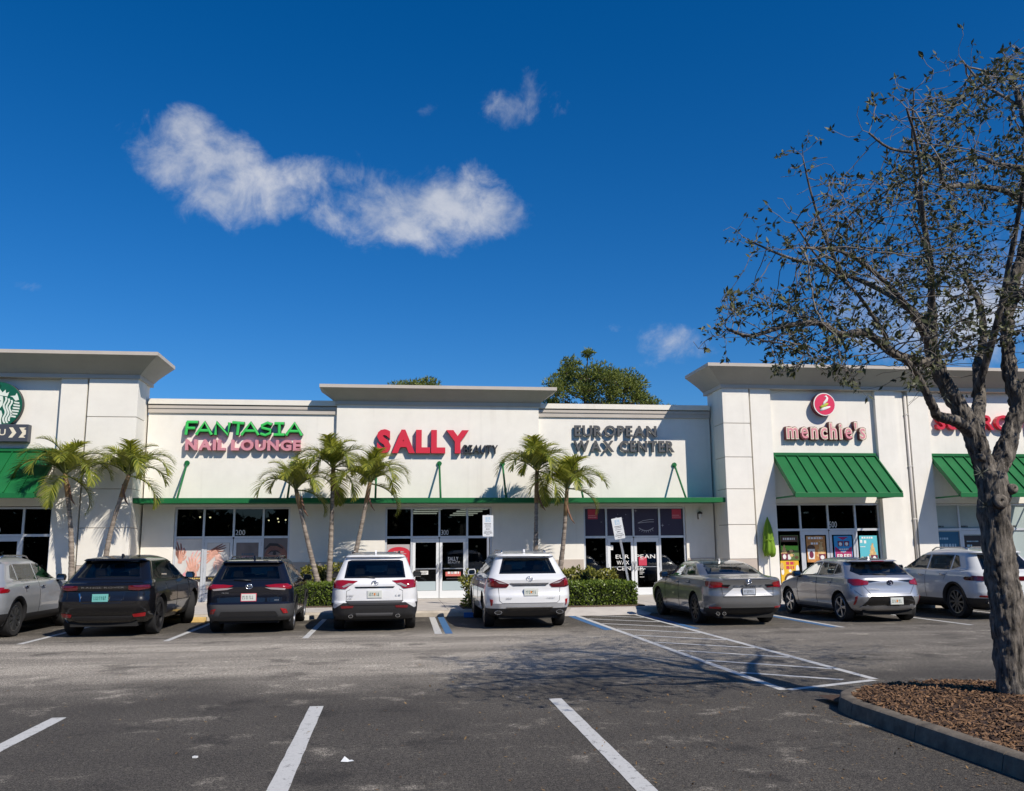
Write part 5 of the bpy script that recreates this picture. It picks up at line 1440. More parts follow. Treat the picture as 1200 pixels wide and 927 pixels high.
# tall trees across the car park, behind the photographer: the shop glass and the car paint mirror them
far_leaf = leaf_mat('far_leaf', (.02, .032, .010), (.09, .11, .03), 0, .7)
m = MB(); rt = random.Random(9)
def bank(x0, y0, x1, y1, n, h):
    d = Vector((x1 - x0, y1 - y0, 0)); nn = Vector((-d.y, d.x, 0)).normalized()
    for k in range(n):
        t = rt.random(); q = Vector((x0, y0, 0)) + d * t
        top = h * (.72 + .45 * mnoise.noise(q * .09) + .25 * mnoise.noise(q * .3))
        z = top * rt.random()
        p = q + nn * rt.gauss(0, 1.6) + Vector((0, 0, z))
        leaf_quads(m, p, rvec(rt), rvec(rt), rt.uniform(.6, 1.4), rt.uniform(.4, .9))
bank(-80, -38, 85, -38, 42000, 13); bank(-62, -38, -62, 26, 8000, 12); bank(66, -38, 66, 26, 8000, 12)
o = m.build('treeline', far_leaf); tag(o, 'bank of dark trees across the car park, seen in the glass', 'treeline', kind='stuff')
# ------------------------------------------------------------------ cars: bodies are stacked plan sections, details lie on the same surface
def interp(tab, z):
    if z <= tab[0][0]: return tab[0][1]
    for (a, va), (b, vb) in zip(tab, tab[1:]):
        if z <= b: return va + (vb - va) * (z - a) / (b - a)
    return tab[-1][1]
class Shape:
    def __init__(s, d):
        s.yr, s.yf, s.w, s.cr, s.br, s.cf = d['yr'], d['yf'], d['w'], d['cr'], d.get('br', [(0, .05), (2, .05)]), d.get('cf', [(0, .5), (.9, .55), (1.0, .4), (2, .25)])
    def par(s, z):
        w, yr, yf = interp(s.w, z), interp(s.yr, z), interp(s.yf, z)
        cr = min(interp(s.cr, z), w * .6); br = interp(s.br, z); cf = min(interp(s.cf, z), w * .6)
        ln = yf - yr
        cy = min(cr * 1.25, ln * .3); cfy = min(cf * .95, ln * .3)
        return w, yr, yf, cr, br, cf, cy, cfy
    def rear(s, x, z):
        w, yr, yf, cr, br, cf, cy, cfy = s.par(z); a = abs(x)
        if a <= w - cr: return yr + br * (a / w) ** 2
        t = min(.995, (a - (w - cr)) / cr)
        return yr + br * ((w - cr) / w) ** 2 + cy * (1 - math.sqrt(1 - t * t))
    def side(s, y, z):
        w, yr, yf, cr, br, cf, cy, cfy = s.par(z)
        yb = yr + br * ((w - cr) / w) ** 2
        if y < yb + cy:
            t = min(1, (yb + cy - y) / cy); return w - cr + cr * math.sqrt(max(0, 1 - t * t))
        if y > yf - cfy:
            t = min(1, (y - yf + cfy) / cfy); return w - cf + cf * math.sqrt(max(0, 1 - t * t))
        return w
    def front(s, x, z):
        w, yr, yf, cr, br, cf, cy, cfy = s.par(z); a = abs(x)
        if a <= w - cf: return yf
        t = min(.995, (a - (w - cf)) / cf)
        return yf - cfy * (1 - math.sqrt(1 - t * t))
    def half(s, z):
        """outline from the middle of the tail to the middle of the nose, right side"""
        w, yr, yf, cr, br, cf, cy, cfy = s.par(z); out = []
        for k in range(5): x = (w - cr) * k / 5; out.append((x, yr + br * (x / w) ** 2))
        yb = yr + br * ((w - cr) / w) ** 2
        for k in range(8):
            a = k / 7 * math.pi / 2; out.append((w - cr + cr * math.sin(a), yb + cy * (1 - math.cos(a))))
        y0, y1 = yb + cy, yf - cfy
        for k in range(1, 24): out.append((w, y0 + (y1 - y0) * k / 24))
        for k in range(7):
            a = k / 6 * math.pi / 2; out.append((w - cf + cf * math.cos(a), yf - cfy + cfy * math.sin(a)))
        for k in range(1, 4): out.append(((w - cf) * (1 - k / 4), yf))
        out.append((0, yf))
        return out
def round_poly(pts, r, n=3):
    out = []; N_ = len(pts)
    for i in range(N_):
        p, a, b = Vector(pts[i]), Vector(pts[i - 1]), Vector(pts[(i + 1) % N_])
        u, v = (a - p), (b - p); q = min(r, u.length * .45, v.length * .45)
        s_, e = p + u.normalized() * q, p + v.normalized() * q
        for k in range(n + 1):
            t = k / n; out.append(tuple((1 - t) ** 2 * s_ + 2 * t * (1 - t) * p + t * t * e))
    return out
def inset_poly(pts, d):
    A = sum(pts[i][0] * pts[(i + 1) % len(pts)][1] - pts[(i + 1) % len(pts)][0] * pts[i][1] for i in range(len(pts)))
    sg = 1 if A > 0 else -1; out = []
    for i in range(len(pts)):
        p, a, b = Vector(pts[i]), Vector(pts[i - 1]), Vector(pts[(i + 1) % len(pts)])
        e1, e2 = (p - a).normalized(), (b - p).normalized()
        n1, n2 = Vector((-e1.y, e1.x)) * sg, Vector((-e2.y, e2.x)) * sg
        k = max(.35, 1 + n1.dot(n2)); out.append(tuple(p + (n1 + n2) * (d / k)))
    return out
def split_edges(pts, step):
    out = []
    for i in range(len(pts)):
        a, b = Vector(pts[i]), Vector(pts[(i + 1) % len(pts)]); k = max(1, int(math.ceil((b - a).length / step)))
        out += [tuple(a.lerp(b, j / k)) for j in range(k)]
    return out
def patch(poly, fn, off, thick, cuts=3):
    """a panel lying on the car's surface: polygon in 2-D, mapped by fn(u, v, offset), with folded edges"""
    bm = bmesh.new()
    vs = [bm.verts.new((u, v, 0)) for u, v in poly]
    bm.faces.new(vs)
    bmesh.ops.triangulate(bm, faces=bm.faces[:])
    bmesh.ops.subdivide_edges(bm, edges=bm.edges[:], cuts=cuts, use_grid_fill=True)
    bmesh.ops.triangulate(bm, faces=bm.faces[:])
    bmesh.ops.recalc_face_normals(bm, faces=bm.faces[:])
    bd = [e for e in bm.edges if e.is_boundary]
    for v in bm.verts: v.co.z = 0
    r_ = bmesh.ops.extrude_edge_only(bm, edges=bd)
    low = {g for g in r_['geom'] if isinstance(g, bmesh.types.BMVert)}
    for v in bm.verts:
        v.co = fn(v.co.x, v.co.y, off - (thick if v in low else 0))
    bmesh.ops.recalc_face_normals(bm, faces=bm.faces[:])
    return bm
def merge_bm(bms, name, mats, parent, mirror_of=None):
    me = bpy.data.meshes.new(name)
    if len(bms) == 1: bms[0].to_mesh(me)
    for b in bms: b.free()
    return me

tyre_m = mat('tyre', (.014, .014, .015), .85, noise=.3, nscale=30)
rim_silver = mat('rim_silver', (.50, .51, .53), .28, metal=.9); rim_black = mat('rim_black', (.010, .010, .012), .45); rim_grey = mat('rim_grey', (.16, .165, .17), .3, metal=.8)
car_glass = glass_mat('car_glass', (.74, .78, .78), .9)
car_glass_g = glass_mat('car_glass_green', (.66, .74, .69), .9)
windscreen_g = glass_mat('windscreen', (.72, .80, .75), .9)
seat_m = mat('seat', (.11, .105, .10), .8)
cabin_m = mat('cabin_lining', (.30, .29, .27), .85)
clad = mat('black_plastic', (.022, .022, .024), .55, noise=.1, nscale=20)
gloss_black = mat('gloss_black', (.008, .008, .009), .12, coat=.6)
lamp_red = mat('lamp_red', (.24, .004, .008), .12, coat=1); lamp_dark = mat('lamp_dark_red', (.09, .004, .008), .1, coat=1)
lamp_clear = mat('lamp_clear', (.36, .32, .33), .15, coat=1); reflector = mat('reflector', (.38, .01, .015), .2, coat=.5)
under = mat('underbody', (.010, .010, .010), .9)
plate_w = mat('plate_white', (.62, .64, .60), .4); plate_ink = mat('plate_ink', (.06, .13, .09), .5); plate_o = mat('plate_orange', (.62, .22, .05), .5)
def paint(name, c, metal=.0, rough=.32, flake=.05):
    return mat(name, c, rough, metal=metal, coat=1, noise=flake, nscale=2.0, coat_rough=.03)
def wheel_meshes(Rr, rimm, spokes, kind='spoke'):
    W = .225
    m = MB(); q = Rr * .70
    m.lathe([(q, -W * .42), (Rr * .80, -W * .50), (Rr * .93, -W * .49), (Rr * .985, -W * .40), (Rr, -W * .28), (Rr, W * .28), (Rr * .985, W * .40), (Rr * .93, W * .49), (Rr * .80, W * .50), (q, W * .42)], axis='x', n=36)
    ty = m.mesh('tyre', tyre_m, angle=40)
    m = MB()
    m.lathe([(Rr * .70, W * .42), (Rr * .72, W * .45), (Rr * .70, W * .47), (Rr * .66, W * .44), (Rr * .64, W * .15), (Rr * .63, -W * .3)], axis='x', n=36)
    m.lathe([(.001, W * .42), (Rr * .10, W * .42), (Rr * .13, W * .36), (Rr * .14, W * .1)], axis='x', n=20)
    for k in range(spokes):
        a = k * 2 * math.pi / spokes
        for da in ((-.10, .10) if kind == 'twin' else (0,)):
            w0, w1 = Rr * .045, Rr * (.05 if kind == 'twin' else .075)
            c, s_ = math.cos(a), math.sin(a); c2, s2 = math.cos(a + da), math.sin(a + da)
            def P(r_, off, x): return (x, r_ * c2 - off * s2, r_ * s2 + off * c2)
            vs = [P(Rr * .11, -w0, W * .40), P(Rr * .11, w0, W * .40), P(Rr * .67, w1, W * .43), P(Rr * .67, -w1, W * .43), P(Rr * .11, -w0, W * .22), P(Rr * .11, w0, W * .22), P(Rr * .67, w1, W * .25), P(Rr * .67, -w1, W * .25)]
            m.add(vs, [(0, 1, 2, 3), (7, 6, 5, 4), (0, 4, 5, 1), (1, 5, 6, 2), (2, 6, 7, 3), (3, 7, 4, 0)])
    rm = m.mesh('rim', rimm, angle=35)
    m = MB(); m.lathe([(.001, W * .12), (Rr * .62, W * .12), (Rr * .62, -W * .4), (.001, -W * .4)], axis='x', n=24)
    hb = m.mesh('wheel', under)
    return hb, ty, rm

def car(name, label, cat, d, xc, y_rear, yaw=0):
    L = d['L']; S = Shape(d)
    t = thing(name, label, cat, (xc, y_rear + L / 2, 0), yaw, 'cars parked nose in along the kerb')
    body_m = d['paint']; trim = d.get('trim', clad)
    def add(nm, me, par=t):
        o = bpy.data.objects.new(nm, me); col.objects.link(o); o.parent = par; return o
    sh = lambda v: (v[0], v[1] - L / 2, v[2])
    # body shell
    zs = set()
    for tab in (d['yr'], d['yf'], d['w']):
        for z, _ in tab: zs.add(round(z, 4))
    zs = sorted(zs); zz = []
    for a, b in zip(zs, zs[1:]):
        n = max(1, int(round((b - a) / .055)))
        zz += [a + (b - a) * k / n for k in range(n)]
    zz.append(zs[-1])
    mb = MB(); rings = []
    for z in zz:
        h = S.half(z); rings.append([(x, y, z) for x, y in h] + [(-x, y, z) for x, y in h[-2:0:-1]])
    n = len(rings[0])
    mb.v = [sh(p) for r_ in rings for p in r_]
    for i in range(len(rings) - 1):
        for k in range(n): mb.f.append((i * n + k, i * n + (k + 1) % n, (i + 1) * n + (k + 1) % n, (i + 1) * n + k))
    mb.f.append(tuple(range(n - 1, -1, -1))); mb.f.append(tuple((len(rings) - 1) * n + k for k in range(n)))
    mb.m = [0] * len(mb.f)
    sm_ = mb.mesh('body', body_m)
    bm = bmesh.new(); bm.from_mesh(sm_); bmesh.ops.remove_doubles(bm, verts=bm.verts, dist=.0004); bmesh.ops.recalc_face_normals(bm, faces=bm.faces); bm.to_mesh(sm_); bm.free()
    shell = bpy.data.objects.new('shell', sm_); col.objects.link(shell)
    RA, RF, Rr = d['ro'], d['ro'] + d['wb'], d['R']
    cuts_ = []
    for y in (RA, RF):
        for sx in (-1, 1):
            c = MB(); a0 = Rr + .055; ww = interp(d['w'], .5)
            c.lathe([(.0005, 0), (a0, 0), (a0, .5), (.0005, .5)], axis='x', c=(0, y - L / 2, Rr + .01), n=30)
            c.v = [(sx * (v[0] + ww - .27), v[1], v[2]) for v in c.v]
            if sx < 0: c.f = [f[::-1] for f in c.f]
            bm = bmesh.new(); me = c.mesh('cut', under); bm.from_mesh(me); bmesh.ops.remove_doubles(bm, verts=bm.verts, dist=.002); bmesh.ops.recalc_face_normals(bm, faces=bm.faces); bm.to_mesh(me); bm.free()
            co = bpy.data.objects.new('cut', me); col.objects.link(co); cuts_.append(co)
            md = shell.modifiers.new('arch', 'BOOLEAN'); md.operation = 'DIFFERENCE'; md.object = co; md.solver = 'EXACT'
            md.material_mode = 'TRANSFER'
    # hollow cabin with window openings
    def cutter(mb_):
        bm = bmesh.new(); me = mb_.mesh('cut', cabin_m); bm.from_mesh(me); bmesh.ops.remove_doubles(bm, verts=bm.verts, dist=.0005); bmesh.ops.recalc_face_normals(bm, faces=bm.faces); bm.to_mesh(me); bm.free()
        co = bpy.data.objects.new('cut', me); col.objects.link(co); cuts_.append(co)
        md = shell.modifiers.new('cabin', 'BOOLEAN'); md.operation = 'DIFFERENCE'; md.object = co; md.solver = 'EXACT'; md.material_mode = 'TRANSFER'
    belt, ztop = d['belt'], zs[-1] - .065
    c = MB(); rg = []
    for k in range(9):
        z = belt - .10 + (ztop - belt + .10) * k / 8; zq = min(z + .05, zs[-1] - .012)
        w_, yr_, yf_ = interp(d['w'], zq) - .075, interp(d['yr'], zq) + .13, interp(d['yf'], zq) - .09
        w_ = max(w_, .25)
        if z < belt: yf_ = min(yf_, interp(d['yf'], belt + .12) - .09)
        ch = min(.10, w_ * .4)
        rg.append([(w_ - ch, yr_), (w_, yr_ + ch), (w_, yf_ - ch), (w_ - ch, yf_), (-w_ + ch, yf_), (-w_, yf_ - ch), (-w_, yr_ + ch), (-w_ + ch, yr_)])
        c.v += [sh((x, y, z)) for x, y in rg[-1]]
    for k in range(8): c.f += [(k * 8 + q, k * 8 + (q + 1) % 8, k * 8 + 8 + (q + 1) % 8, k * 8 + 8 + q) for q in range(8)]
    c.f += [tuple(range(7, -1, -1)), tuple(64 + q for q in range(8))]; c.m = [0] * len(c.f)
    cabin_c = c
    for nm, poly, mt, off, rr, sym in d['rear']:
        if nm != 'rear_window': continue
        po = inset_poly(poly, .03); ys = [S.rear(x, z) for x, z in po]
        c = MB(); c.prism(po, min(ys) - L / 2 - .3, max(ys) - L / 2 + .2); cutter(c)
    for nm, poly, mt, off, rr in d['side']:
        if nm != 'side_window': continue
        po = inset_poly(poly, .022); xs_ = [S.side(y, z) for y, z in po]
        for sg in (1, -1):
            c = MB(); c.prismx([(y - L / 2, z) for y, z in po], sg * (min(xs_) - .12), sg * (max(xs_) + .3)); cutter(c)
    zw0, zw1 = belt + .07, zs[-1] - .13
    wsc = [(-interp(d['w'], zw0) + .13, zw0), (interp(d['w'], zw0) - .13, zw0), (interp(d['w'], zw1) - .10, zw1), (-interp(d['w'], zw1) + .10, zw1)]
    ys = [S.front(x, z) for x, z in wsc]
    c = MB(); c.prism(inset_poly(wsc, .02), min(ys) - L / 2 - .25, max(ys) - L / 2 + .5); cutter(c)
    cutter(cabin_c)
    dg = bpy.context.evaluated_depsgraph_get()
    me = bpy.data.meshes.new_from_object(shell.evaluated_get(dg))
    for o in cuts_ + [shell]: bpy.data.objects.remove(o)
    # divide into painted body, cladding and bumper
    bm = bmesh.new(); bm.from_mesh(me)
    me.name = 'body'
    dark = d.get('dark', lambda x, y, z: False)
    bm.faces.ensure_lookup_table()
    sel = []
    for f in bm.faces:
        c = f.calc_center_median()
        if f.material_index == 0 and dark(c.x, c.y + L / 2, c.z): sel.append(f)
    if sel:
        b2 = bmesh.new(); vm = {}
        for f in sel:
            vs = []
            for v in f.verts:
                if v.index not in vm: vm[v.index] = b2.verts.new(v.co)
                vs.append(vm[v.index])
            try: b2.faces.new(vs)
            except ValueError: pass
        bme = bpy.data.meshes.new('bumper'); b2.to_mesh(bme); b2.free(); bme.materials.append(trim)
        bme.polygons.foreach_set('use_smooth', [True] * len(bme.polygons)); bme.set_sharp_from_angle(angle=R(35))
        add('bumper', bme)
        bmesh.ops.delete(bm, geom=sel, context='FACES')
    bm.to_mesh(me); bm.free()
    me.polygons.foreach_set('use_smooth', [True] * len(me.polygons)); me.set_sharp_from_angle(angle=R(d.get('crease', 32)))
    if len(me.materials) < 2: me.materials.append(under)
    body = add('body', me)
    # panels on the tail and the flanks
    def rear_fn(x, z, off): return Vector(sh((x, S.rear(x, z) - off, z)))
    def side_fn(sg):
        def f(y, z, off):
            x = S.side(y, z)
            return Vector(sh((sg * (x + off), y, z)))
        return f
    def put(nm, poly, fn, mt, off=.004, th=.02, par=t, rnd_=0, cuts=3):
        if rnd_: poly = round_poly(poly, rnd_)
        b = patch(poly, fn, off, th, cuts); me_ = bpy.data.meshes.new(nm); b.to_mesh(me_); b.free()
        me_.materials.append(mt); me_.polygons.foreach_set('use_smooth', [True] * len(me_.polygons)); me_.set_sharp_from_angle(angle=R(40))
        return add(nm, me_, par)
    put('windscreen', wsc, lambda x, z, off: Vector(sh((x, S.front(x, z) + off, z))), windscreen_g, .004, .01)
    def seal(poly, fn, dd):
        a = split_edges(poly, .10); b = inset_poly(a, dd); k = len(a); m = MB()
        m.add([tuple(fn(u, v, .0065)) for u, v in a] + [tuple(fn(u, v, .0065)) for u, v in b], [(q, (q + 1) % k, k + (q + 1) % k, k + q) for q in range(k)])
        add('window_seal', m.mesh('window_seal', gloss_black))
    for nm, poly, mt, off, rr, sym in d['rear']:
        if nm == 'rear_window': seal(poly, rear_fn, .035)
    for nm, poly, mt, off, rr in d['side']:
        if nm == 'side_window':
            for sg in (1, -1): seal(poly, side_fn(sg), .026)
    # seats
    def seat(x, y, w, z1, hr):
        m = MB(); zb_ = belt - .12
        m.add([sh(p) for p in ((x - w, y, zb_), (x + w, y, zb_), (x + w, y + .12, zb_), (x - w, y + .12, zb_), (x - w * .8, y - .10, z1), (x + w * .8, y - .10, z1), (x + w * .8, y - .02, z1), (x - w * .8, y - .02, z1))],
              [(3, 2, 1, 0), (4, 5, 6, 7), (0, 1, 5, 4), (1, 2, 6, 5), (2, 3, 7, 6), (3, 0, 4, 7)])
        st_ = add('seat', m.mesh('seat', seat_m))
        for hx in hr:
            m = MB(); m.add([sh(p) for p in ((x + hx - .11, y - .12, z1 + .02), (x + hx + .11, y - .12, z1 + .02), (x + hx + .12, y - .04, z1 + .02), (x + hx - .12, y - .04, z1 + .02), (x + hx - .09, y - .14, z1 + .15), (x + hx + .09, y - .14, z1 + .15), (x + hx + .10, y - .07, z1 + .15), (x + hx - .10, y - .07, z1 + .15))],
                  [(3, 2, 1, 0), (4, 5, 6, 7), (0, 1, 5, 4), (1, 2, 6, 5), (2, 3, 7, 6), (3, 0, 4, 7)])
            add('headrest', m.mesh('headrest', seat_m), st_)
    seat(0, RA + d.get('rear_seat', .12), .56, belt + .07, (-.36, .36))
    for sx in (-.36, .36): seat(sx, RA + d['wb'] * .47, .23, belt + .13, (0,))
    for nm, poly, mt, off, rr, sym in d['rear']:
        if sym:
            put(nm, poly, rear_fn, mt, off, rnd_=rr); put(nm, [(-x, z) for x, z in poly][::-1], rear_fn, mt, off, rnd_=rr)
        else: put(nm, poly, rear_fn, mt, off, rnd_=rr)
    for nm, poly, mt, off, rr in d['side']:
        for sg in (1, -1): put(nm, poly, side_fn(sg), mt, off, rnd_=rr)
    # seams of doors and tailgate: thin dark lines
    def seam(pts, fn, w=.008, nm='panel_gap'):
        m = MB(); P3 = []
        for (a, b), (c, e) in zip(pts, pts[1:]):
            k = max(1, int(math.hypot(c - a, e - b) / .08))
            for q in range(k): P3.append((a + (c - a) * q / k, b + (e - b) * q / k))
        P3.append(pts[-1])
        m.tube([fn(u, v, .0015) for u, v in P3], w / 2, 4)
        add(nm, m.mesh(nm, under))
    for pts in d.get('seams_rear', []): seam(pts, rear_fn)
    for pts in d.get('seams_side', []):
        for sg in (1, -1): seam(pts, side_fn(sg))
    # wheel arch trims
    if d.get('arch'):
        for y in (RA, RF):
            for sg in (1, -1):
                r0, r1 = Rr + .035, Rr + .035 + d['arch']
                po = [(y + r1 * math.cos(R(a)), Rr + .01 + r1 * math.sin(R(a))) for a in range(-18, 199, 12)] + [(y + r0 * math.cos(R(a)), Rr + .01 + r0 * math.sin(R(a))) for a in range(198, -19, -12)]
                m = MB(); k = len(po) // 2; fn = side_fn(sg)
                vo, vi = po[:k], po[k:][::-1]
                vs = [tuple(fn(u, v, .012)) for u, v in vo] + [tuple(fn(u, v, .016)) for u, v in vi] + [tuple(fn(u, v, -.02)) for u, v in vo] + [tuple(fn(u, v, -.06)) for u, v in vi]
                fs = []
                for q in range(k - 1):
                    fs += [(q, q + 1, k + q + 1, k + q), (2 * k + q, q, q + 1, 2 * k + q + 1)[::1], (k + q, k + q + 1, 3 * k + q + 1, 3 * k + q)]
                m.add(vs, fs); add('arch_trim', m.mesh('arch_trim', trim, smooth=True))
    # wheels
    hb, ty, rm = wheel_meshes(Rr, d['rim'], d.get('spokes', 10), d.get('spoke_kind', 'spoke'))
    ww = interp(d['w'], .45) - .125
    for y in (RA, RF):
        for sg in (1, -1):
            w_ = add('wheel', hb); w_.location = (sg * ww, y - L / 2, Rr)
            w_.rotation_euler = (0, 0, (math.pi if sg < 0 else 0) + (R(d.get('steer', 0)) if y == RF else 0))
            add('tyre', ty, w_); add('rim', rm, w_)
    # dark belly and axle so that light does not pass straight under
    m = MB(); m.box(-ww + .15, ww - .15, .25 - L / 2, L / 2 - .3, d.get('belly', .22), d.get('belly', .22) + .12); add('underbody', m.mesh('underbody', under))
    # mirrors
    my, mz = d['mirror']
    for sg in (1, -1):
        x = S.side(my, mz)
        m = MB(); xa = x + .10
        pr = [(-.10, -.055), (.09, -.07), (.11, .02), (.07, .08), (-.08, .085), (-.11, .03)]
        vs, k = [], len(pr)
        for yy_, sc in ((my - .10, .86), (my - .06, 1.0), (my + .03, .9), (my + .09, .45)): vs += [sh((sg * (xa + u * sc), yy_, mz + .08 + v * sc)) for u, v in pr]
        fs = [tuple(range(k))] + [(i * k + q, (i + 1) * k + q, (i + 1) * k + (q + 1) % k, i * k + (q + 1) % k) for i in range(3) for q in range(k)] + [tuple(3 * k + q for q in range(k - 1, -1, -1))]
        if sg > 0: fs = [f[::-1] for f in fs]
        m.add(vs, fs); mi = add('mirror', m.mesh('mirror', d.get('mirror_mat', body_m), angle=50))
        m = MB(); g = [sh((sg * (xa + u * .74), my - .1015, mz + .08 + v * .74)) for u, v in pr]; m.add(g, [tuple(range(k)) if sg < 0 else tuple(range(k))[::-1]]); add('mirror_glass', m.mesh('mirror_glass', mat('mirror_silver', (.25, .27, .29), .04, metal=1)), mi)
        m = MB(); m.tube([sh((sg * (x - .03), my, mz + .0)), sh((sg * (x + .06), my, mz + .05))], .03, 6); add('mirror_arm', m.mesh('mirror_arm', clad, smooth=True), mi)
    # roof rails, aerial
    if d.get('rails'):
        y0, y1, xr, mt = d['rails']
        for sg in (1, -1):
            m = MB(); p = []
            for k in range(9):
                y = y0 + (y1 - y0) * k / 8
                z = max([zq for zq in [zs[-1] - .005 * q for q in range(80)] if interp(d['yr'], zq) <= y <= interp(d['yf'], zq) and interp(d['w'], zq) >= xr] or [zs[-1] - .1])
                p.append(sh((sg * xr, y, z + (.045 if 0 < k < 8 else .0))))
            m.tube(p, .018, 6); add('roof_rail', m.mesh('roof_rail', mt, smooth=True))
    if d.get('fin'):
        y, z = d['fin']
        m = MB(); m.prismx([(y - L / 2 + .0, z), (y - L / 2 + .18, z), (y - L / 2 + .06, z + .07), (y - L / 2 + .02, z + .07)], -.018, .018); add('aerial', m.mesh('aerial', d.get('fin_mat', body_m)))
    # plate
    px, pz, pw, ph, style = d['plate']
    yb = min(S.rear(px, pz), S.rear(px, pz - ph / 2), S.rear(px, pz + ph / 2)) - .012
    m = MB(); m.box(px - pw / 2, px + pw / 2, yb - .004 - L / 2, yb + .004 - L / 2 + .03, pz - ph / 2, pz + ph / 2, 1)
    m.box(px - pw / 2 + .012, px + pw / 2 - .012, yb - .006 - L / 2, yb - L / 2, pz - ph / 2 + .012, pz + ph / 2 - .012, 0)
    rp = random.Random(len(label))
    k = px - pw / 2 + .035
    while k < px + pw / 2 - .05:
        w = rp.uniform(.018, .026)
        for zq in (-.022, .018): m.box(k, k + w * rp.uniform(.3, 1), yb - .0075 - L / 2, yb - .006 - L / 2, pz + zq - .018, pz + zq + rp.uniform(.0, .018), 2)
        m.box(k, k + .007, yb - .0077 - L / 2, yb - .006 - L / 2, pz - .04, pz + .035, 2)
        k += w + .012
    if style[3]: m.discxz(px, pz, .022, .028, yb - .0085 - L / 2, 3, 10)
    add('license_plate', m.mesh('license_plate', [style[0], style[1], style[2], style[3] or style[2]]))
    # exhausts
    for ex, ez, ew, eh in d.get('exhaust', []):
        y = S.rear(ex, ez + .03) - L / 2
        m = MB(); m.tube([(ex, y - .03, ez), (ex, y + .25, ez)], [1, 1], 14)
        m.v = [(ex + (v[0] - ex) * ew, v[1], ez + (v[2] - ez) * eh) for v in m.v]
        a = m
        o_ = add('exhaust', a.mesh('exhaust', chrome, angle=40))
        m = MB(); m.discxz(ex, ez, ew * .8, eh * .78, y - .0325, n=14); add('exhaust_bore', m.mesh('exhaust_bore', under), o_)
    # emblem: ring with inner strokes
    if d.get('emblem'):
        ex, ez, er, kind = d['emblem']
        y = S.rear(ex, ez) - .012 - L / 2
        m = MB()
        def ring(cx_, cz_, rx, rz, r_): m.tube([(cx_ + rx * math.cos(k * math.pi / 9), y, cz_ + rz * math.sin(k * math.pi / 9)) for k in range(19)], r_, 5)
        ring(ex, ez, er * 1.35, er, .009)
        if kind == 'three': ring(ex, ez + er * .35, er * .75, er * .42, .007); ring(ex, ez, er * .38, er * .95, .007)
        elif kind == 'ell': m.tube([(ex + er * .25, y, ez + er * .75), (ex - er * .35, y, ez - er * .45), (ex + er * .9, y, ez - er * .3)], .012, 5)
        else: m.tube([(ex, y, ez - er), (ex, y, ez + er)], .008, 5); m.tube([(ex - er, y, ez), (ex + er, y, ez)], .006, 5)
        add('emblem', m.mesh('emblem', d.get('emblem_mat', chrome), smooth=True))
    for tx, x0, x1, z0, z1, mt in d.get('badges', []):
        al = MB()
        for ch, q in letters(tx, x0, x1, z0, z1, -.003, 0, off=.0, gap=.12): al.add(q.v, q.f)
        al.v = [sh((x, S.rear(x, z) - .017 + y, z)) for x, y, z in al.v]
        add('badge', al.mesh('badge', mt))
    # rear wiper
    if d.get('wiper'):
        (xa, za), (xb, zb2) = d['wiper']
        m = MB(); m.tube([rear_fn(xa, za, .02), rear_fn((xa + xb) / 2, (za + zb2) / 2 + .01, .03), rear_fn(xb, zb2, .015)], [.018, .012, .008], 5); add('wiper', m.mesh('wiper', black_m, smooth=True))
    # door handles
    for y, z in d.get('handles', []):
        for sg in (1, -1):
            f = side_fn(sg); m = MB(); m.tube([f(y - .09, z, .0), f(y - .08, z, .035), f(y + .08, z + .005, .035), f(y + .09, z + .005, .0)], [.012, .016, .016, .012], 6); add('door_handle', m.mesh('door_handle', d.get('handle_mat', body_m), smooth=True))
    return t
FLp = (plate_w, plate_w, plate_ink, plate_o)
pink_frame = mat('plate_frame_pink', (.62, .10, .13), .4)
# -- shared flank graphics: three side windows between sill line z0 and roof line z1
def side_windows(y0, ya, yb, y1, z0, z1, zr0, lean, g=None, hop=.05):
    """quarter, rear door and front door glass; y0 tail end, ya/yb pillars, y1 foot of the windscreen pillar"""
    g = g or car_glass
    out = [('side_window', [(y0 + lean, z1 - .03), (y0, zr0), (ya - .03, z0 + .01), (ya - .03, z1)], g, .004, .02)] if ya - y0 > .12 else []
    out += [('side_window', [(ya + .03, z1), (ya + .03, z0 + .005), (yb - .04, z0), (yb - .04, z1)], g, .004, .015),
            ('side_window', [(yb + .03, z1), (yb + .03, z0), (y1, z0 + .01), (y1 - hop, z0 + .06), (yb + .62, z1 - .01)], g, .004, .015)]
    return out

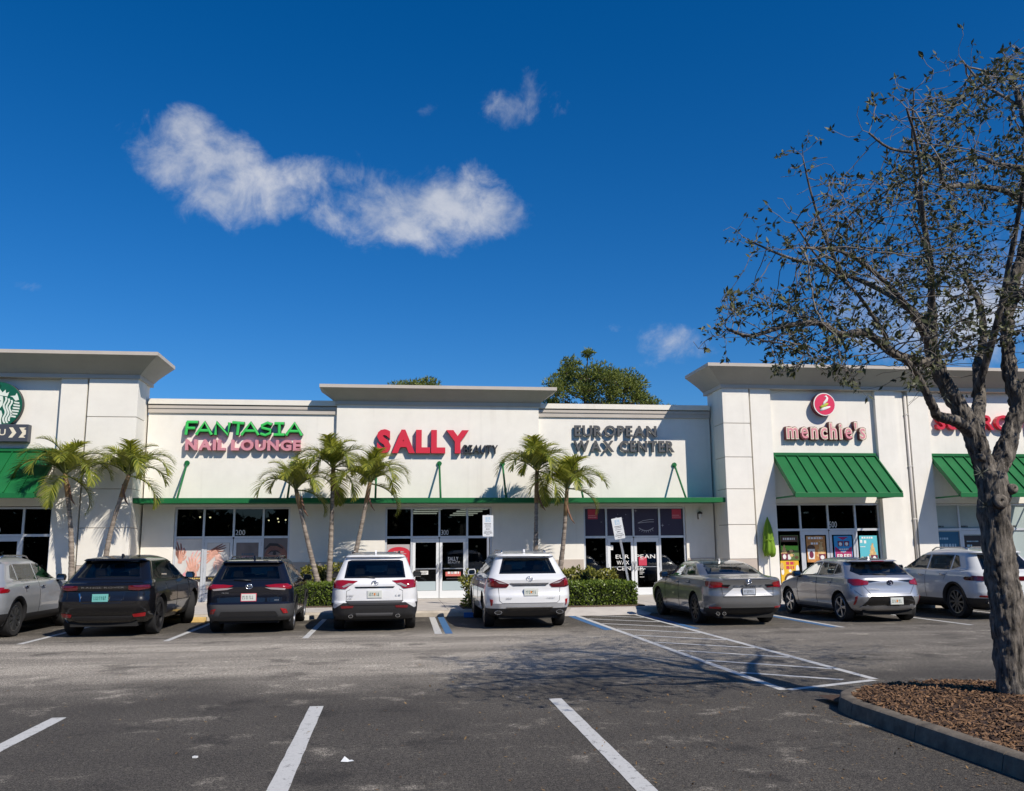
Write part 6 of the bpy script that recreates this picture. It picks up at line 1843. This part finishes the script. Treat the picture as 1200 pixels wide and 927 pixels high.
# --- white compact SUV with black lower bumper
rav = dict(belt=1.1, L=4.6, ro=.98, wb=2.69, R=.36, rim=rim_grey, spokes=5, spoke_kind='twin', paint=paint('paint_white', (.72, .73, .74)), crease=28,
    yr=[(.26, .16), (.36, .07), (.50, .02), (.62, .0), (.66, .03), (.80, .035), (1.0, .05), (1.06, .10), (1.10, .13), (1.50, .40), (1.56, .43), (1.585, .36), (1.62, .37), (1.64, .55), (1.665, .95), (1.685, 1.4), (1.69, 1.7)],
    yf=[(.26, 4.45), (.45, 4.58), (.75, 4.58), (.95, 4.45), (1.02, 4.1), (1.08, 3.55), (1.12, 3.35), (1.50, 2.65), (1.60, 2.4), (1.66, 2.1), (1.685, 1.9), (1.69, 1.8)],
    w=[(.26, .84), (.36, .90), (.62, .925), (.80, .925), (.95, .91), (1.06, .885), (1.10, .86), (1.50, .70), (1.585, .665), (1.62, .62), (1.65, .55), (1.685, .40), (1.69, .2)],
    cr=[(.2, .30), (.66, .28), (1.0, .22), (1.1, .16), (1.5, .14), (1.7, .12)], br=[(0, .06), (1.0, .05), (1.1, .08), (1.7, .10)],
    dark=lambda x, y, z: (z < .64 if y < .75 else z < .40) and z > .2,
    rear=[('rear_window', [(-.66, 1.135), (.66, 1.135), (.60, 1.49), (.52, 1.515), (-.52, 1.515), (-.60, 1.49)], car_glass, .004, .04, False),
          ('tail_light', [(.36, 1.075), (.70, 1.10), (.885, 1.09), (.885, .93), (.62, .905), (.52, .99)], lamp_red, .014, .02, True),
          ('lamp_lens', [(.45, 1.02), (.56, 1.03), (.70, .965), (.66, .94), (.56, .975)], mat('lamp_smoke', (.30, .26, .26), .15, coat=1), .019, .004, True),
          ('garnish', [(-.43, .955), (.43, .955), (.40, .925), (-.40, .925)], gloss_black, .012, .01, False),
          ('bumper_insert', [(-.62, .66), (.62, .66), (.52, .57), (-.52, .57)], mat('satin_black', (.035, .035, .038), .4), .012, .02, False),
          ('reflector', [(.44, .555), (.72, .555), (.70, .50), (.46, .51)], mat('reflector_dim', (.16, .012, .015), .3), .010, .01, True),
          ('bumper_corner', [(.60, .66), (.86, .66), (.90, .52), (.85, .50)], mat('paint_white', (0, 0, 0)), .006, .004, True),
          ('skid_panel', [(-.40, .40), (.40, .40), (.38, .33), (-.38, .33)], mat('satin_grey', (.12, .12, .125), .4), .012, .01, False)],
    side=side_windows(.62, 1.02, 2.02, 3.22, 1.13, 1.53, 1.22, .12),
    seams_rear=[[(-.60, .655), (-.60, .86), (-.52, .90)], [(.60, .655), (.60, .86), (.52, .90)]], seams_side=[[(1.95, .42), (1.96, 1.1)], [(3.12, .42), (3.14, 1.0)], [(1.25, .95), (1.12, 1.1)]],
    arch=.05, mirror=(3.08, 1.05), mirror_mat=gloss_black, rails=(.85, 2.35, .52, gloss_black), fin=(.75, 1.655), plate=(0, .795, .31, .155, FLp), exhaust=[(-.50, .335, .05, .035), (.50, .335, .05, .035)],
    emblem=(0, 1.02, .05, 'three'), badges=[('LE', .45, .56, .755, .785, steel), ('HYBRID', -.58, -.45, .755, .785, steel), ('AWD', -.57, -.48, .70, .725, steel)], wiper=((0, 1.14), (-.34, 1.16)), handles=[(2.12, .98), (1.3, 1.0)])
car('parked_car', 'white compact SUV with black lower bumper and red wraparound tail lights', 'car', rav, -.36, 20.0)

# --- white crossover with chrome-trimmed corner exhausts
rx = dict(belt=1.15, L=4.89, ro=1.05, wb=2.79, R=.37, rim=rim_grey, spokes=10, paint=mat('paint_white', (0, 0, 0)), crease=28,
    yr=[(.28, .22), (.36, .12), (.48, .05), (.56, .0), (.72, .0), (.80, .04), (.95, .045), (1.06, .03), (1.10, .08), (1.15, .16), (1.18, .22), (1.50, .50), (1.555, .54), (1.57, .44), (1.61, .45), (1.635, .66), (1.665, 1.1), (1.685, 1.6), (1.69, 1.9)],
    yf=[(.28, 4.7), (.45, 4.87), (.75, 4.86), (.92, 4.7), (1.0, 4.3), (1.08, 3.75), (1.14, 3.5), (1.50, 2.85), (1.60, 2.6), (1.66, 2.3), (1.685, 2.1), (1.69, 2.0)],
    w=[(.28, .82), (.36, .90), (.56, .945), (.80, .95), (.95, .93), (1.08, .90), (1.15, .85), (1.50, .69), (1.57, .655), (1.61, .60), (1.64, .54), (1.685, .38), (1.69, .2)],
    cr=[(.2, .36), (.66, .32), (1.0, .25), (1.15, .2), (1.5, .17), (1.7, .14)], br=[(0, .08), (1.0, .07), (1.1, .10), (1.7, .12)],
    dark=lambda x, y, z: (z < .46 if y < .7 else z < .34) and z > .2,
    rear=[('rear_window', [(-.64, 1.19), (.64, 1.19), (.52, 1.53), (-.52, 1.53)], car_glass, .004, .03, False),
          ('tail_light', [(.50, .90), (.80, .90), (.905, .92), (.895, 1.11), (.80, 1.10), (.44, .965)], lamp_dark, .016, .02, True),
          ('lamp_lens', [(.78, .93), (.90, .95), (.885, 1.08), (.78, 1.06)], lamp_red, .020, .01, True),
          ('lamp_lens', [(.50, .975), (.66, .985), (.74, 1.045), (.60, 1.01)], lamp_clear, .021, .01, True),
          ('garnish', [(-.44, .99), (.44, .99), (.36, .93), (-.36, .93)], mat('satin_chrome', (.5, .51, .53), .22, metal=1), .013, .01, False),
          ('reflector', [(.80, .64), (.865, .65), (.84, .50), (.81, .52)], reflector, .012, .005, True),
          ('exhaust_surround', [(.46, .31), (.60, .44), (.86, .42), (.80, .33), (.64, .30)], clad, .010, .01, True),
          ('bumper_insert', [(-.50, .455), (.50, .455), (.46, .40), (-.46, .40)], gloss_black, .016, .01, False),
          ('trim_strip', [(-.52, .475), (.52, .475), (.52, .458), (-.52, .458)], mat('satin_chrome', (0, 0, 0)), .022, 0, False)],
    side=side_windows(.78, 1.12, 2.12, 3.40, 1.17, 1.54, 1.27, .16),
    seams_rear=[[(-.68, .89), (-.66, .62), (-.60, .565), (.60, .565), (.66, .62), (.68, .89)]], seams_side=[[(2.1, .42), (2.11, 1.1)], [(3.25, .42), (3.27, 1.05)], [(1.35, .95), (1.22, 1.14)]],
    arch=0, mirror=(3.2, 1.08), rails=(.9, 2.5, .50, mat('satin_chrome', (0, 0, 0))), fin=(.8, 1.65), plate=(.03, .80, .31, .155, FLp), exhaust=[(-.68, .365, .085, .045), (.68, .365, .085, .045)],
    emblem=(0, 1.075, .05, 'ell', ), badges=[('F SPORT', .38, .56, .66, .685, steel), ('350', -.52, -.40, .655, .685, steel)], wiper=((0, 1.2), (.0, 1.2)), handles=[(2.25, 1.02), (1.4, 1.04)])
del rx['wiper']
car('parked_car', 'white crossover SUV with wide angular corner exhausts and dark red tail lights', 'car', rx, 2.99, 19.85)

# --- black coupe-style SUV
vel = dict(belt=1.15, steer=24, L=4.8, ro=.97, wb=2.87, R=.395, rim=rim_black, spokes=5, spoke_kind='twin', paint=mat('paint_black', (.006, .006, .0075), .3, coat=1, spec=.12, coat_rough=.02), crease=30, trim=gloss_black,
    yr=[(.30, .22), (.40, .12), (.52, .05), (.62, .01), (.74, .0), (.80, .05), (.95, .08), (1.05, .06), (1.09, .10), (1.12, .20), (1.16, .26), (1.50, .66), (1.54, .70), (1.56, .56), (1.595, .58), (1.62, .9), (1.65, 1.4), (1.665, 1.8), (1.67, 2.1)],
    yf=[(.30, 4.6), (.48, 4.78), (.80, 4.78), (.98, 4.65), (1.05, 4.2), (1.12, 3.65), (1.17, 3.4), (1.50, 2.8), (1.60, 2.5), (1.65, 2.35), (1.665, 2.25), (1.67, 2.15)],
    w=[(.30, .86), (.40, .93), (.62, .965), (.85, .965), (1.0, .94), (1.10, .90), (1.16, .85), (1.50, .69), (1.56, .66), (1.60, .60), (1.64, .5), (1.665, .35), (1.67, .2)],
    cr=[(.2, .36), (.66, .34), (1.0, .27), (1.15, .2), (1.5, .16), (1.7, .14)], br=[(0, .08), (1.0, .08), (1.1, .12), (1.7, .12)],
    dark=lambda x, y, z: (z < .52 if y < .5 else z < .36) and z > .2,
    rear=[('rear_window', [(-.68, 1.175), (.68, 1.175), (.54, 1.525), (-.54, 1.525)], car_glass, .004, .05, False),
          ('tail_light', [(.50, .965), (.50, 1.05), (.88, 1.06), (.90, .99), (.70, .95)], lamp_dark, .016, .02, True),
          ('light_bar', [(-.50, 1.04), (.50, 1.04), (.50, .985), (-.50, .985)], gloss_black, .012, .01, False),
          ('plate_recess', [(-.46, .935), (.46, .935), (.40, .70), (-.40, .70)], gloss_black, .004, .03, False),
          ('plate_trim', [(-.475, .90), (-.44, .90), (-.405, .735), (-.425, .735)], mat('satin_chrome', (0, 0, 0)), .012, 0, False),
          ('reflector', [(.60, .47), (.84, .50), (.82, .42), (.62, .41)], reflector, .012, .01, True),
          ('skid_panel', [(-.6, .44), (.6, .44), (.55, .34), (-.55, .34)], mat('satin_black', (0, 0, 0)), .012, .02, False)],
    side=side_windows(.80, 1.10, 2.20, 3.42, 1.16, 1.53, 1.24, .22),
    seams_rear=[[(-.70, .93), (-.70, .70), (-.62, .66), (.62, .66), (.70, .70), (.70, .93)]], seams_side=[[(2.2, .42), (2.21, 1.12)], [(3.3, .42), (3.32, 1.08)], [(1.4, .95), (1.26, 1.14)]],
    arch=0, mirror=(3.22, 1.10), rails=None, fin=(1.2, 1.625), plate=(-.02, .81, .31, .155, (mat('plate_teal', (.16, .45, .42), .4), mat('plate_teal', (0, 0, 0)), mat('plate_green_ink', (.02, .14, .12), .5), None)), exhaust=[],
    badges=[('RANGE ROVER', -.42, .42, .998, 1.03, mat('satin_chrome', (0, 0, 0)))], handles=[])
car('parked_car', 'black coupe style SUV with full width dark tail light bar and black wheels', 'car', vel, -5.84, 19.8, R(-1.3))

# --- dark navy compact SUV
cc = dict(belt=1.08, L=4.46, ro=.9, wb=2.64, R=.345, rim=rim_silver, spokes=5, spoke_kind='twin', paint=mat('paint_navy', (.006, .007, .013), .3, coat=1, spec=.12, coat_rough=.02), crease=28,
    yr=[(.27, .18), (.36, .08), (.50, .02), (.62, .0), (.66, .035), (.80, .05), (.98, .03), (1.03, .08), (1.08, .14), (1.42, .38), (1.47, .42), (1.485, .33), (1.52, .34), (1.545, .55), (1.57, .95), (1.595, 1.4), (1.60, 1.7)],
    yf=[(.27, 4.3), (.45, 4.44), (.75, 4.44), (.92, 4.3), (1.0, 3.9), (1.05, 3.45), (1.09, 3.25), (1.42, 2.6), (1.52, 2.3), (1.57, 2.1), (1.595, 1.9), (1.60, 1.8)],
    w=[(.27, .83), (.36, .885), (.62, .91), (.80, .91), (.95, .895), (1.04, .87), (1.09, .84), (1.42, .69), (1.49, .655), (1.53, .61), (1.56, .53), (1.595, .38), (1.60, .2)],
    cr=[(.2, .30), (.66, .28), (1.0, .22), (1.1, .16), (1.5, .14), (1.7, .12)], br=[(0, .06), (1.0, .06), (1.1, .09), (1.7, .10)],
    dark=lambda x, y, z: (z < .62 if y < .7 else z < .40) and z > .2, trim=mat('grey_plastic', (.07, .071, .075), .55),
    rear=[('rear_window', [(-.66, 1.105), (.66, 1.105), (.56, 1.43), (-.56, 1.43)], car_glass, .004, .04, False),
          ('tail_light', [(.32, 1.01), (.55, 1.035), (.78, 1.04), (.875, .99), (.865, .93), (.70, .935), (.45, .96)], lamp_red, .015, .015, True),
          ('lamp_lens', [(.32, .965), (.60, .955), (.76, .94), (.74, .905), (.45, .925)], lamp_clear, .017, .01, True),
          ('bumper_insert', [(-.56, .47), (.56, .47), (.62, .37), (-.62, .37)], clad, .012, .02, False),
          ('reflector', [(.66, .535), (.78, .51), (.81, .42), (.72, .42)], reflector, .012, .01, True)],
    side=side_windows(.58, .98, 1.95, 3.12, 1.10, 1.45, 1.18, .12),
    seams_rear=[[(-.62, .66), (-.60, .78), (-.45, .88), (.45, .88), (.60, .78), (.62, .66)]], seams_side=[[(1.9, .42), (1.91, 1.06)], [(3.0, .42), (3.02, .98)]],
    arch=.05, mirror=(2.98, 1.0), rails=(.8, 2.2, .50, gloss_black), fin=(.7, 1.56), plate=(.0, .765, .32, .165, (plate_w, pink_frame, mat('plate_grey_ink', (.10, .11, .12), .5), None)), exhaust=[],
    emblem=(0, .99, .05, 'three'), badges=[('CROSS', -.56, -.42, .845, .87, steel), ('XLE', .53, .62, .69, .715, steel)], wiper=((0.02, 1.11), (-.34, 1.12)), handles=[(2.06, .93), (1.22, .95)])
car('parked_car', 'dark navy compact SUV with pale pink framed plate and grey lower bumper', 'car', cc, -3.02, 20.05, R(.5))

# --- grey sedan
cam_ = dict(belt=1.03, L=4.9, ro=1.1, wb=2.825, R=.34, rim=rim_black, spokes=10, paint=paint('paint_grey', (.20, .205, .21), metal=.5, rough=.3), crease=30,
    yr=[(.20, .30), (.30, .16), (.40, .06), (.50, .015), (.66, .0), (.74, .03), (.90, .035), (1.00, .0), (1.035, .03), (1.05, .14), (1.065, .40), (1.085, .66), (1.12, .80), (1.25, 1.15), (1.34, 1.45), (1.39, 1.75), (1.42, 2.1), (1.435, 2.45), (1.44, 2.6)],
    yf=[(.20, 4.7), (.40, 4.88), (.65, 4.88), (.80, 4.7), (.90, 4.2), (.97, 3.8), (1.02, 3.55), (1.30, 3.05), (1.38, 2.9), (1.42, 2.78), (1.435, 2.70), (1.44, 2.65)],
    w=[(.20, .82), (.30, .885), (.50, .918), (.72, .92), (.88, .905), (1.0, .87), (1.05, .83), (1.08, .79), (1.25, .70), (1.36, .62), (1.40, .54), (1.435, .36), (1.44, .2)],
    cr=[(.1, .40), (.66, .36), (1.0, .32), (1.08, .28), (1.3, .2), (1.5, .14)], br=[(0, .12), (1.0, .12), (1.1, .10), (1.5, .08)],
    dark=lambda x, y, z: (z < .40 if y < .5 else z < .27) and z > .15,
    rear=[('rear_window', [(-.63, 1.12), (.63, 1.12), (.52, 1.375), (-.52, 1.375)], car_glass, .004, .04, False),
          ('tail_light', [(.44, .84), (.62, .855), (.82, .83), (.885, .87), (.87, .985), (.60, .955), (.56, .90)], lamp_red, .016, .015, True),
          ('lamp_lens', [(.40, .905), (.60, .905), (.60, .865), (.46, .85)], gloss_black, .019, .01, True),
          ('tailgate_panel', [(-.56, .66), (.56, .66), (.34, .83), (-.34, .83)], mat('panel_white', (.66, .66, .66), .25, coat=1), .006, .01, False),
          ('boot_lip', [(-.56, 1.045), (.56, 1.045), (.54, 1.02), (-.54, 1.02)], mat('paint_grey', (0, 0, 0)), .03, .01, False),
          ('reflector', [(.62, .415), (.84, .43), (.83, .385), (.62, .375)], reflector, .012, .01, True),
          ('bumper_insert', [(-.66, .36), (.66, .36), (.58, .26), (-.58, .26)], clad, .012, .02, False)],
    side=[('side_window', [(1.55, 1.30), (1.28, 1.10), (2.18, 1.06), (2.18, 1.335)], car_glass, .004, .03), ('side_window', [(2.26, 1.335), (2.26, 1.06), (3.40, 1.02), (3.34, 1.07), (2.86, 1.32)], car_glass, .004, .03)],
    seams_rear=[[(-.60, .85), (-.58, .64), (.58, .64), (.60, .85)]], seams_side=[[(2.2, .32), (2.21, 1.03)], [(3.28, .32), (3.30, .98)], [(1.45, .9), (1.35, 1.07)]],
    arch=0, mirror=(3.2, .98), mirror_mat=gloss_black, rails=None, fin=(1.75, 1.385), belly=.17, plate=(.0, .755, .31, .155, (mat('plate_pale', (.42, .46, .52), .4), clad, mat('plate_grey_ink', (0, 0, 0)), None)), exhaust=[(-.66, .275, .045, .04), (-.53, .275, .045, .04)],
    emblem=(0, .965, .045, 'three'), badges=[('CAMRY', -.34, .34, .862, .895, mat('satin_chrome', (0, 0, 0))), ('SE', .36, .44, .69, .715, steel)], handles=[(2.36, .90), (1.5, .92)])
car('parked_car', 'grey four door sedan with pale panel round its plate, beside the hatched aisle', 'car', cam_, 7.86, 19.55)

# --- silver hatchback
hat = dict(belt=1.02, L=4.37, ro=.80, wb=2.64, R=.325, rim=rim_silver, spokes=5, spoke_kind='twin', paint=paint('paint_silver', (.42, .43, .45), metal=.6, rough=.3), crease=26,
    yr=[(.22, .26), (.32, .14), (.42, .06), (.50, .02), (.58, .0), (.66, .03), (.80, .06), (.92, .07), (1.0, .10), (1.05, .18), (1.10, .28), (1.30, .62), (1.355, .70), (1.37, .52), (1.40, .55), (1.42, .9), (1.44, 1.4), (1.455, 1.8), (1.46, 2.0)],
    yf=[(.22, 4.2), (.40, 4.35), (.65, 4.35), (.80, 4.15), (.90, 3.75), (.97, 3.4), (1.02, 3.2), (1.30, 2.65), (1.38, 2.45), (1.43, 2.25), (1.455, 2.15), (1.46, 2.05)],
    w=[(.22, .80), (.32, .86), (.50, .893), (.70, .895), (.85, .88), (1.0, .84), (1.05, .80), (1.30, .67), (1.37, .62), (1.41, .54), (1.44, .42), (1.455, .3), (1.46, .2)],
    cr=[(.1, .42), (.5, .40), (.66, .36), (1.0, .34), (1.08, .30), (1.3, .2), (1.5, .14)], br=[(0, .13), (.6, .12), (1.0, .14), (1.1, .12), (1.5, .08)],
    dark=lambda x, y, z: z < .27 and z > .15,
    rear=[('brake_light', [(-.16, 1.385), (.16, 1.385), (.15, 1.368), (-.15, 1.368)], lamp_red, .02, 0, False), ('rear_window', [(-.60, 1.065), (.60, 1.065), (.70, 1.15), (.55, 1.335), (-.55, 1.335), (-.70, 1.15)], car_glass, .004, .04, False),
          ('tail_light', [(.52, .86), (.80, .83), (.85, .90), (.83, .98), (.70, .985), (.50, .925)], lamp_red, .016, .015, True),
          ('lamp_lens', [(.22, .945), (.52, .96), (.64, .945), (.52, .905)], gloss_black, .014, .01, True),
          ('bumper_insert', [(-.50, .60), (.50, .60), (.66, .38), (-.66, .38)], gloss_black, .014, .02, False),
          ('trim_strip', [(-.66, .38), (.66, .38), (.70, .335), (.55, .295), (-.55, .295), (-.70, .335)], mat('paint_silver', (0, 0, 0)), .03, .02, False),
          ('reflector', [(.765, .60), (.80, .58), (.80, .40), (.775, .40)], reflector, .012, .005, True)],
    side=[('side_window', [(.98, 1.28), (.80, 1.12), (1.12, 1.07), (1.12, 1.32)], car_glass, .004, .03), ('side_window', [(1.17, 1.325), (1.17, 1.065), (1.86, 1.035), (1.86, 1.345)], car_glass, .004, .02), ('side_window', [(1.94, 1.345), (1.94, 1.03), (3.0, .99), (2.94, 1.04), (2.44, 1.32)], car_glass, .004, .03)],
    seams_rear=[[(-.62, .83), (-.48, .64), (.48, .64), (.62, .83)], [(-.74, .98), (-.84, .78), (-.70, .62), (-.56, .58)], [(.74, .98), (.84, .78), (.70, .62), (.56, .58)]], seams_side=[[(1.88, .34), (1.89, 1.0)], [(2.9, .34), (2.92, .95)], [(1.2, .8), (1.08, 1.04)]],
    arch=0, mirror=(2.82, .96), mirror_mat=gloss_black, rails=None, fin=(.9, 1.415), belly=.17, plate=(.10, .49, .31, .155, FLp), exhaust=[],
    emblem=(0, .90, .052, 'three'), emblem_mat=mat('emblem_dark', (.06, .06, .10), .2, metal=.8), badges=[('COROLLA', -.52, -.28, .74, .775, steel)], wiper=((0, 1.07), (-.3, 1.08)), handles=[(2.0, .86), (1.26, .88)])
car('parked_car', 'silver hatchback with round tail and thin red tail lights by the yogurt shop', 'car', hat, 11.27, 19.66, R(1.0))

# --- pearl white large SUV behind the oak trunk
nau = dict(belt=1.12, L=4.83, ro=1.0, wb=2.85, R=.385, rim=rim_grey, spokes=10, paint=paint('paint_pearl', (.60, .61, .60)), crease=28, trim=clad,
    yr=[(.28, .20), (.38, .10), (.50, .03), (.60, .0), (.70, .02), (.85, .04), (1.0, .05), (1.08, .10), (1.13, .18), (1.46, .50), (1.52, .54), (1.545, .42), (1.58, .44), (1.61, .70), (1.64, 1.1), (1.665, 1.6), (1.67, 1.9)],
    yf=[(.28, 4.65), (.45, 4.81), (.80, 4.81), (.98, 4.65), (1.05, 4.2), (1.11, 3.65), (1.15, 3.45), (1.48, 2.8), (1.58, 2.5), (1.64, 2.25), (1.665, 2.1), (1.67, 2.0)],
    w=[(.28, .85), (.38, .92), (.60, .955), (.85, .955), (1.0, .93), (1.10, .89), (1.15, .84), (1.48, .69), (1.55, .65), (1.59, .59), (1.63, .5), (1.665, .36), (1.67, .2)],
    cr=[(.2, .36), (.66, .34), (1.0, .30), (1.15, .22), (1.5, .17), (1.7, .14)], br=[(0, .08), (1.0, .08), (1.1, .12), (1.7, .12)],
    dark=lambda x, y, z: (z < .52 if y < .66 else z < .42) and z > .2,
    rear=[('rear_window', [(-.66, 1.16), (.66, 1.16), (.54, 1.50), (-.54, 1.50)], car_glass, .004, .05, False),
          ('tail_light', [(-.92, 1.02), (-.90, .90), (-.55, .90), (.55, .90), (.90, .90), (.92, 1.02), (.55, 1.0), (-.55, 1.0)], lamp_dark, .016, .02, False),
          ('reflector', [(.60, .56), (.86, .57), (.86, .525), (.60, .515)], reflector, .012, .01, True),
          ('skid_panel', [(-.6, .42), (.6, .42), (.55, .32), (-.55, .32)], mat('satin_grey', (0, 0, 0)), .012, .02, False)],
    side=side_windows(.86, 1.2, 2.16, 3.40, 1.14, 1.50, 1.22, .18, car_glass_g) + [('window_trim', [(.84, 1.17), (3.44, 1.125), (3.44, 1.105), (.84, 1.15)], mat('satin_chrome', (0, 0, 0)), .006, 0),
          ('tail_light', [(.20, 1.0), (.55, .99), (.62, .96), (.55, .91), (.20, .90)], lamp_dark, .008, .02), ('fuel_flap', [(.78, .98), (.92, .98), (.92, .86), (.78, .86)], mat('paint_pearl', (0, 0, 0)), .003, .02)],
    seams_rear=[[(-.70, .88), (-.66, .62), (.66, .62), (.70, .88)]], seams_side=[[(2.14, .44), (2.15, 1.1)], [(3.28, .44), (3.3, 1.06)], [(1.38, .9), (1.26, 1.12)]],
    arch=.05, mirror=(3.22, 1.08), rails=(.95, 2.4, .50, mat('satin_chrome', (0, 0, 0))), fin=(.9, 1.62), plate=(.0, .76, .31, .155, FLp), exhaust=[(-.62, .40, .12, .04), (.62, .40, .12, .04)], handles=[(2.3, 1.0), (1.42, 1.02)], handle_mat=mat('satin_chrome', (0, 0, 0)))
car('parked_car', 'pearl white SUV with black wheel arch trim, partly hidden by the oak trunk', 'car', nau, 14.42, 19.72, R(1.2))

# --- silver grey SUV at the left edge
inf = dict(nau); inf.update(L=4.7, ro=.98, wb=2.8, R=.375, rim=rim_grey, spokes=10, spoke_kind='twin', paint=paint('paint_silver_grey', (.36, .38, .40), metal=.35, rough=.3), arch=.045,
    yf=[(a, b - .13) for a, b in nau['yf']],
    rear=[('rear_window', [(-.66, 1.16), (.66, 1.16), (.54, 1.50), (-.54, 1.50)], car_glass, .004, .05, False),
          ('tail_light', [(.42, .98), (.62, 1.02), (.91, 1.04), (.90, .93), (.60, .93)], lamp_red, .016, .02, True),
          ('reflector', [(.66, .56), (.86, .57), (.86, .525), (.66, .515)], reflector, .012, .01, True)],
    side=side_windows(.80, 1.12, 2.06, 3.28, 1.14, 1.50, 1.22, .18) + [('tail_light', [(.22, 1.02), (.5, 1.0), (.56, .97), (.48, .93), (.22, .92)], lamp_red, .008, .02), ('window_trim', [(.84, 1.165), (3.3, 1.125), (3.3, 1.105), (.84, 1.145)], mat('satin_chrome', (0, 0, 0)), .006, 0)],
    seams_side=[[(2.04, .44), (2.05, 1.1)], [(3.16, .44), (3.18, 1.06)], [(1.36, .9), (1.24, 1.12)]], mirror=(3.1, 1.08), mirror_mat=gloss_black, exhaust=[(-.62, .36, .07, .04), (.62, .36, .07, .04)], handles=[(2.18, 1.0), (1.36, 1.02)])
car('parked_car', 'silver grey SUV at the left edge of the picture, tail cut off', 'car', inf, -8.72, 19.75, R(-2.0))
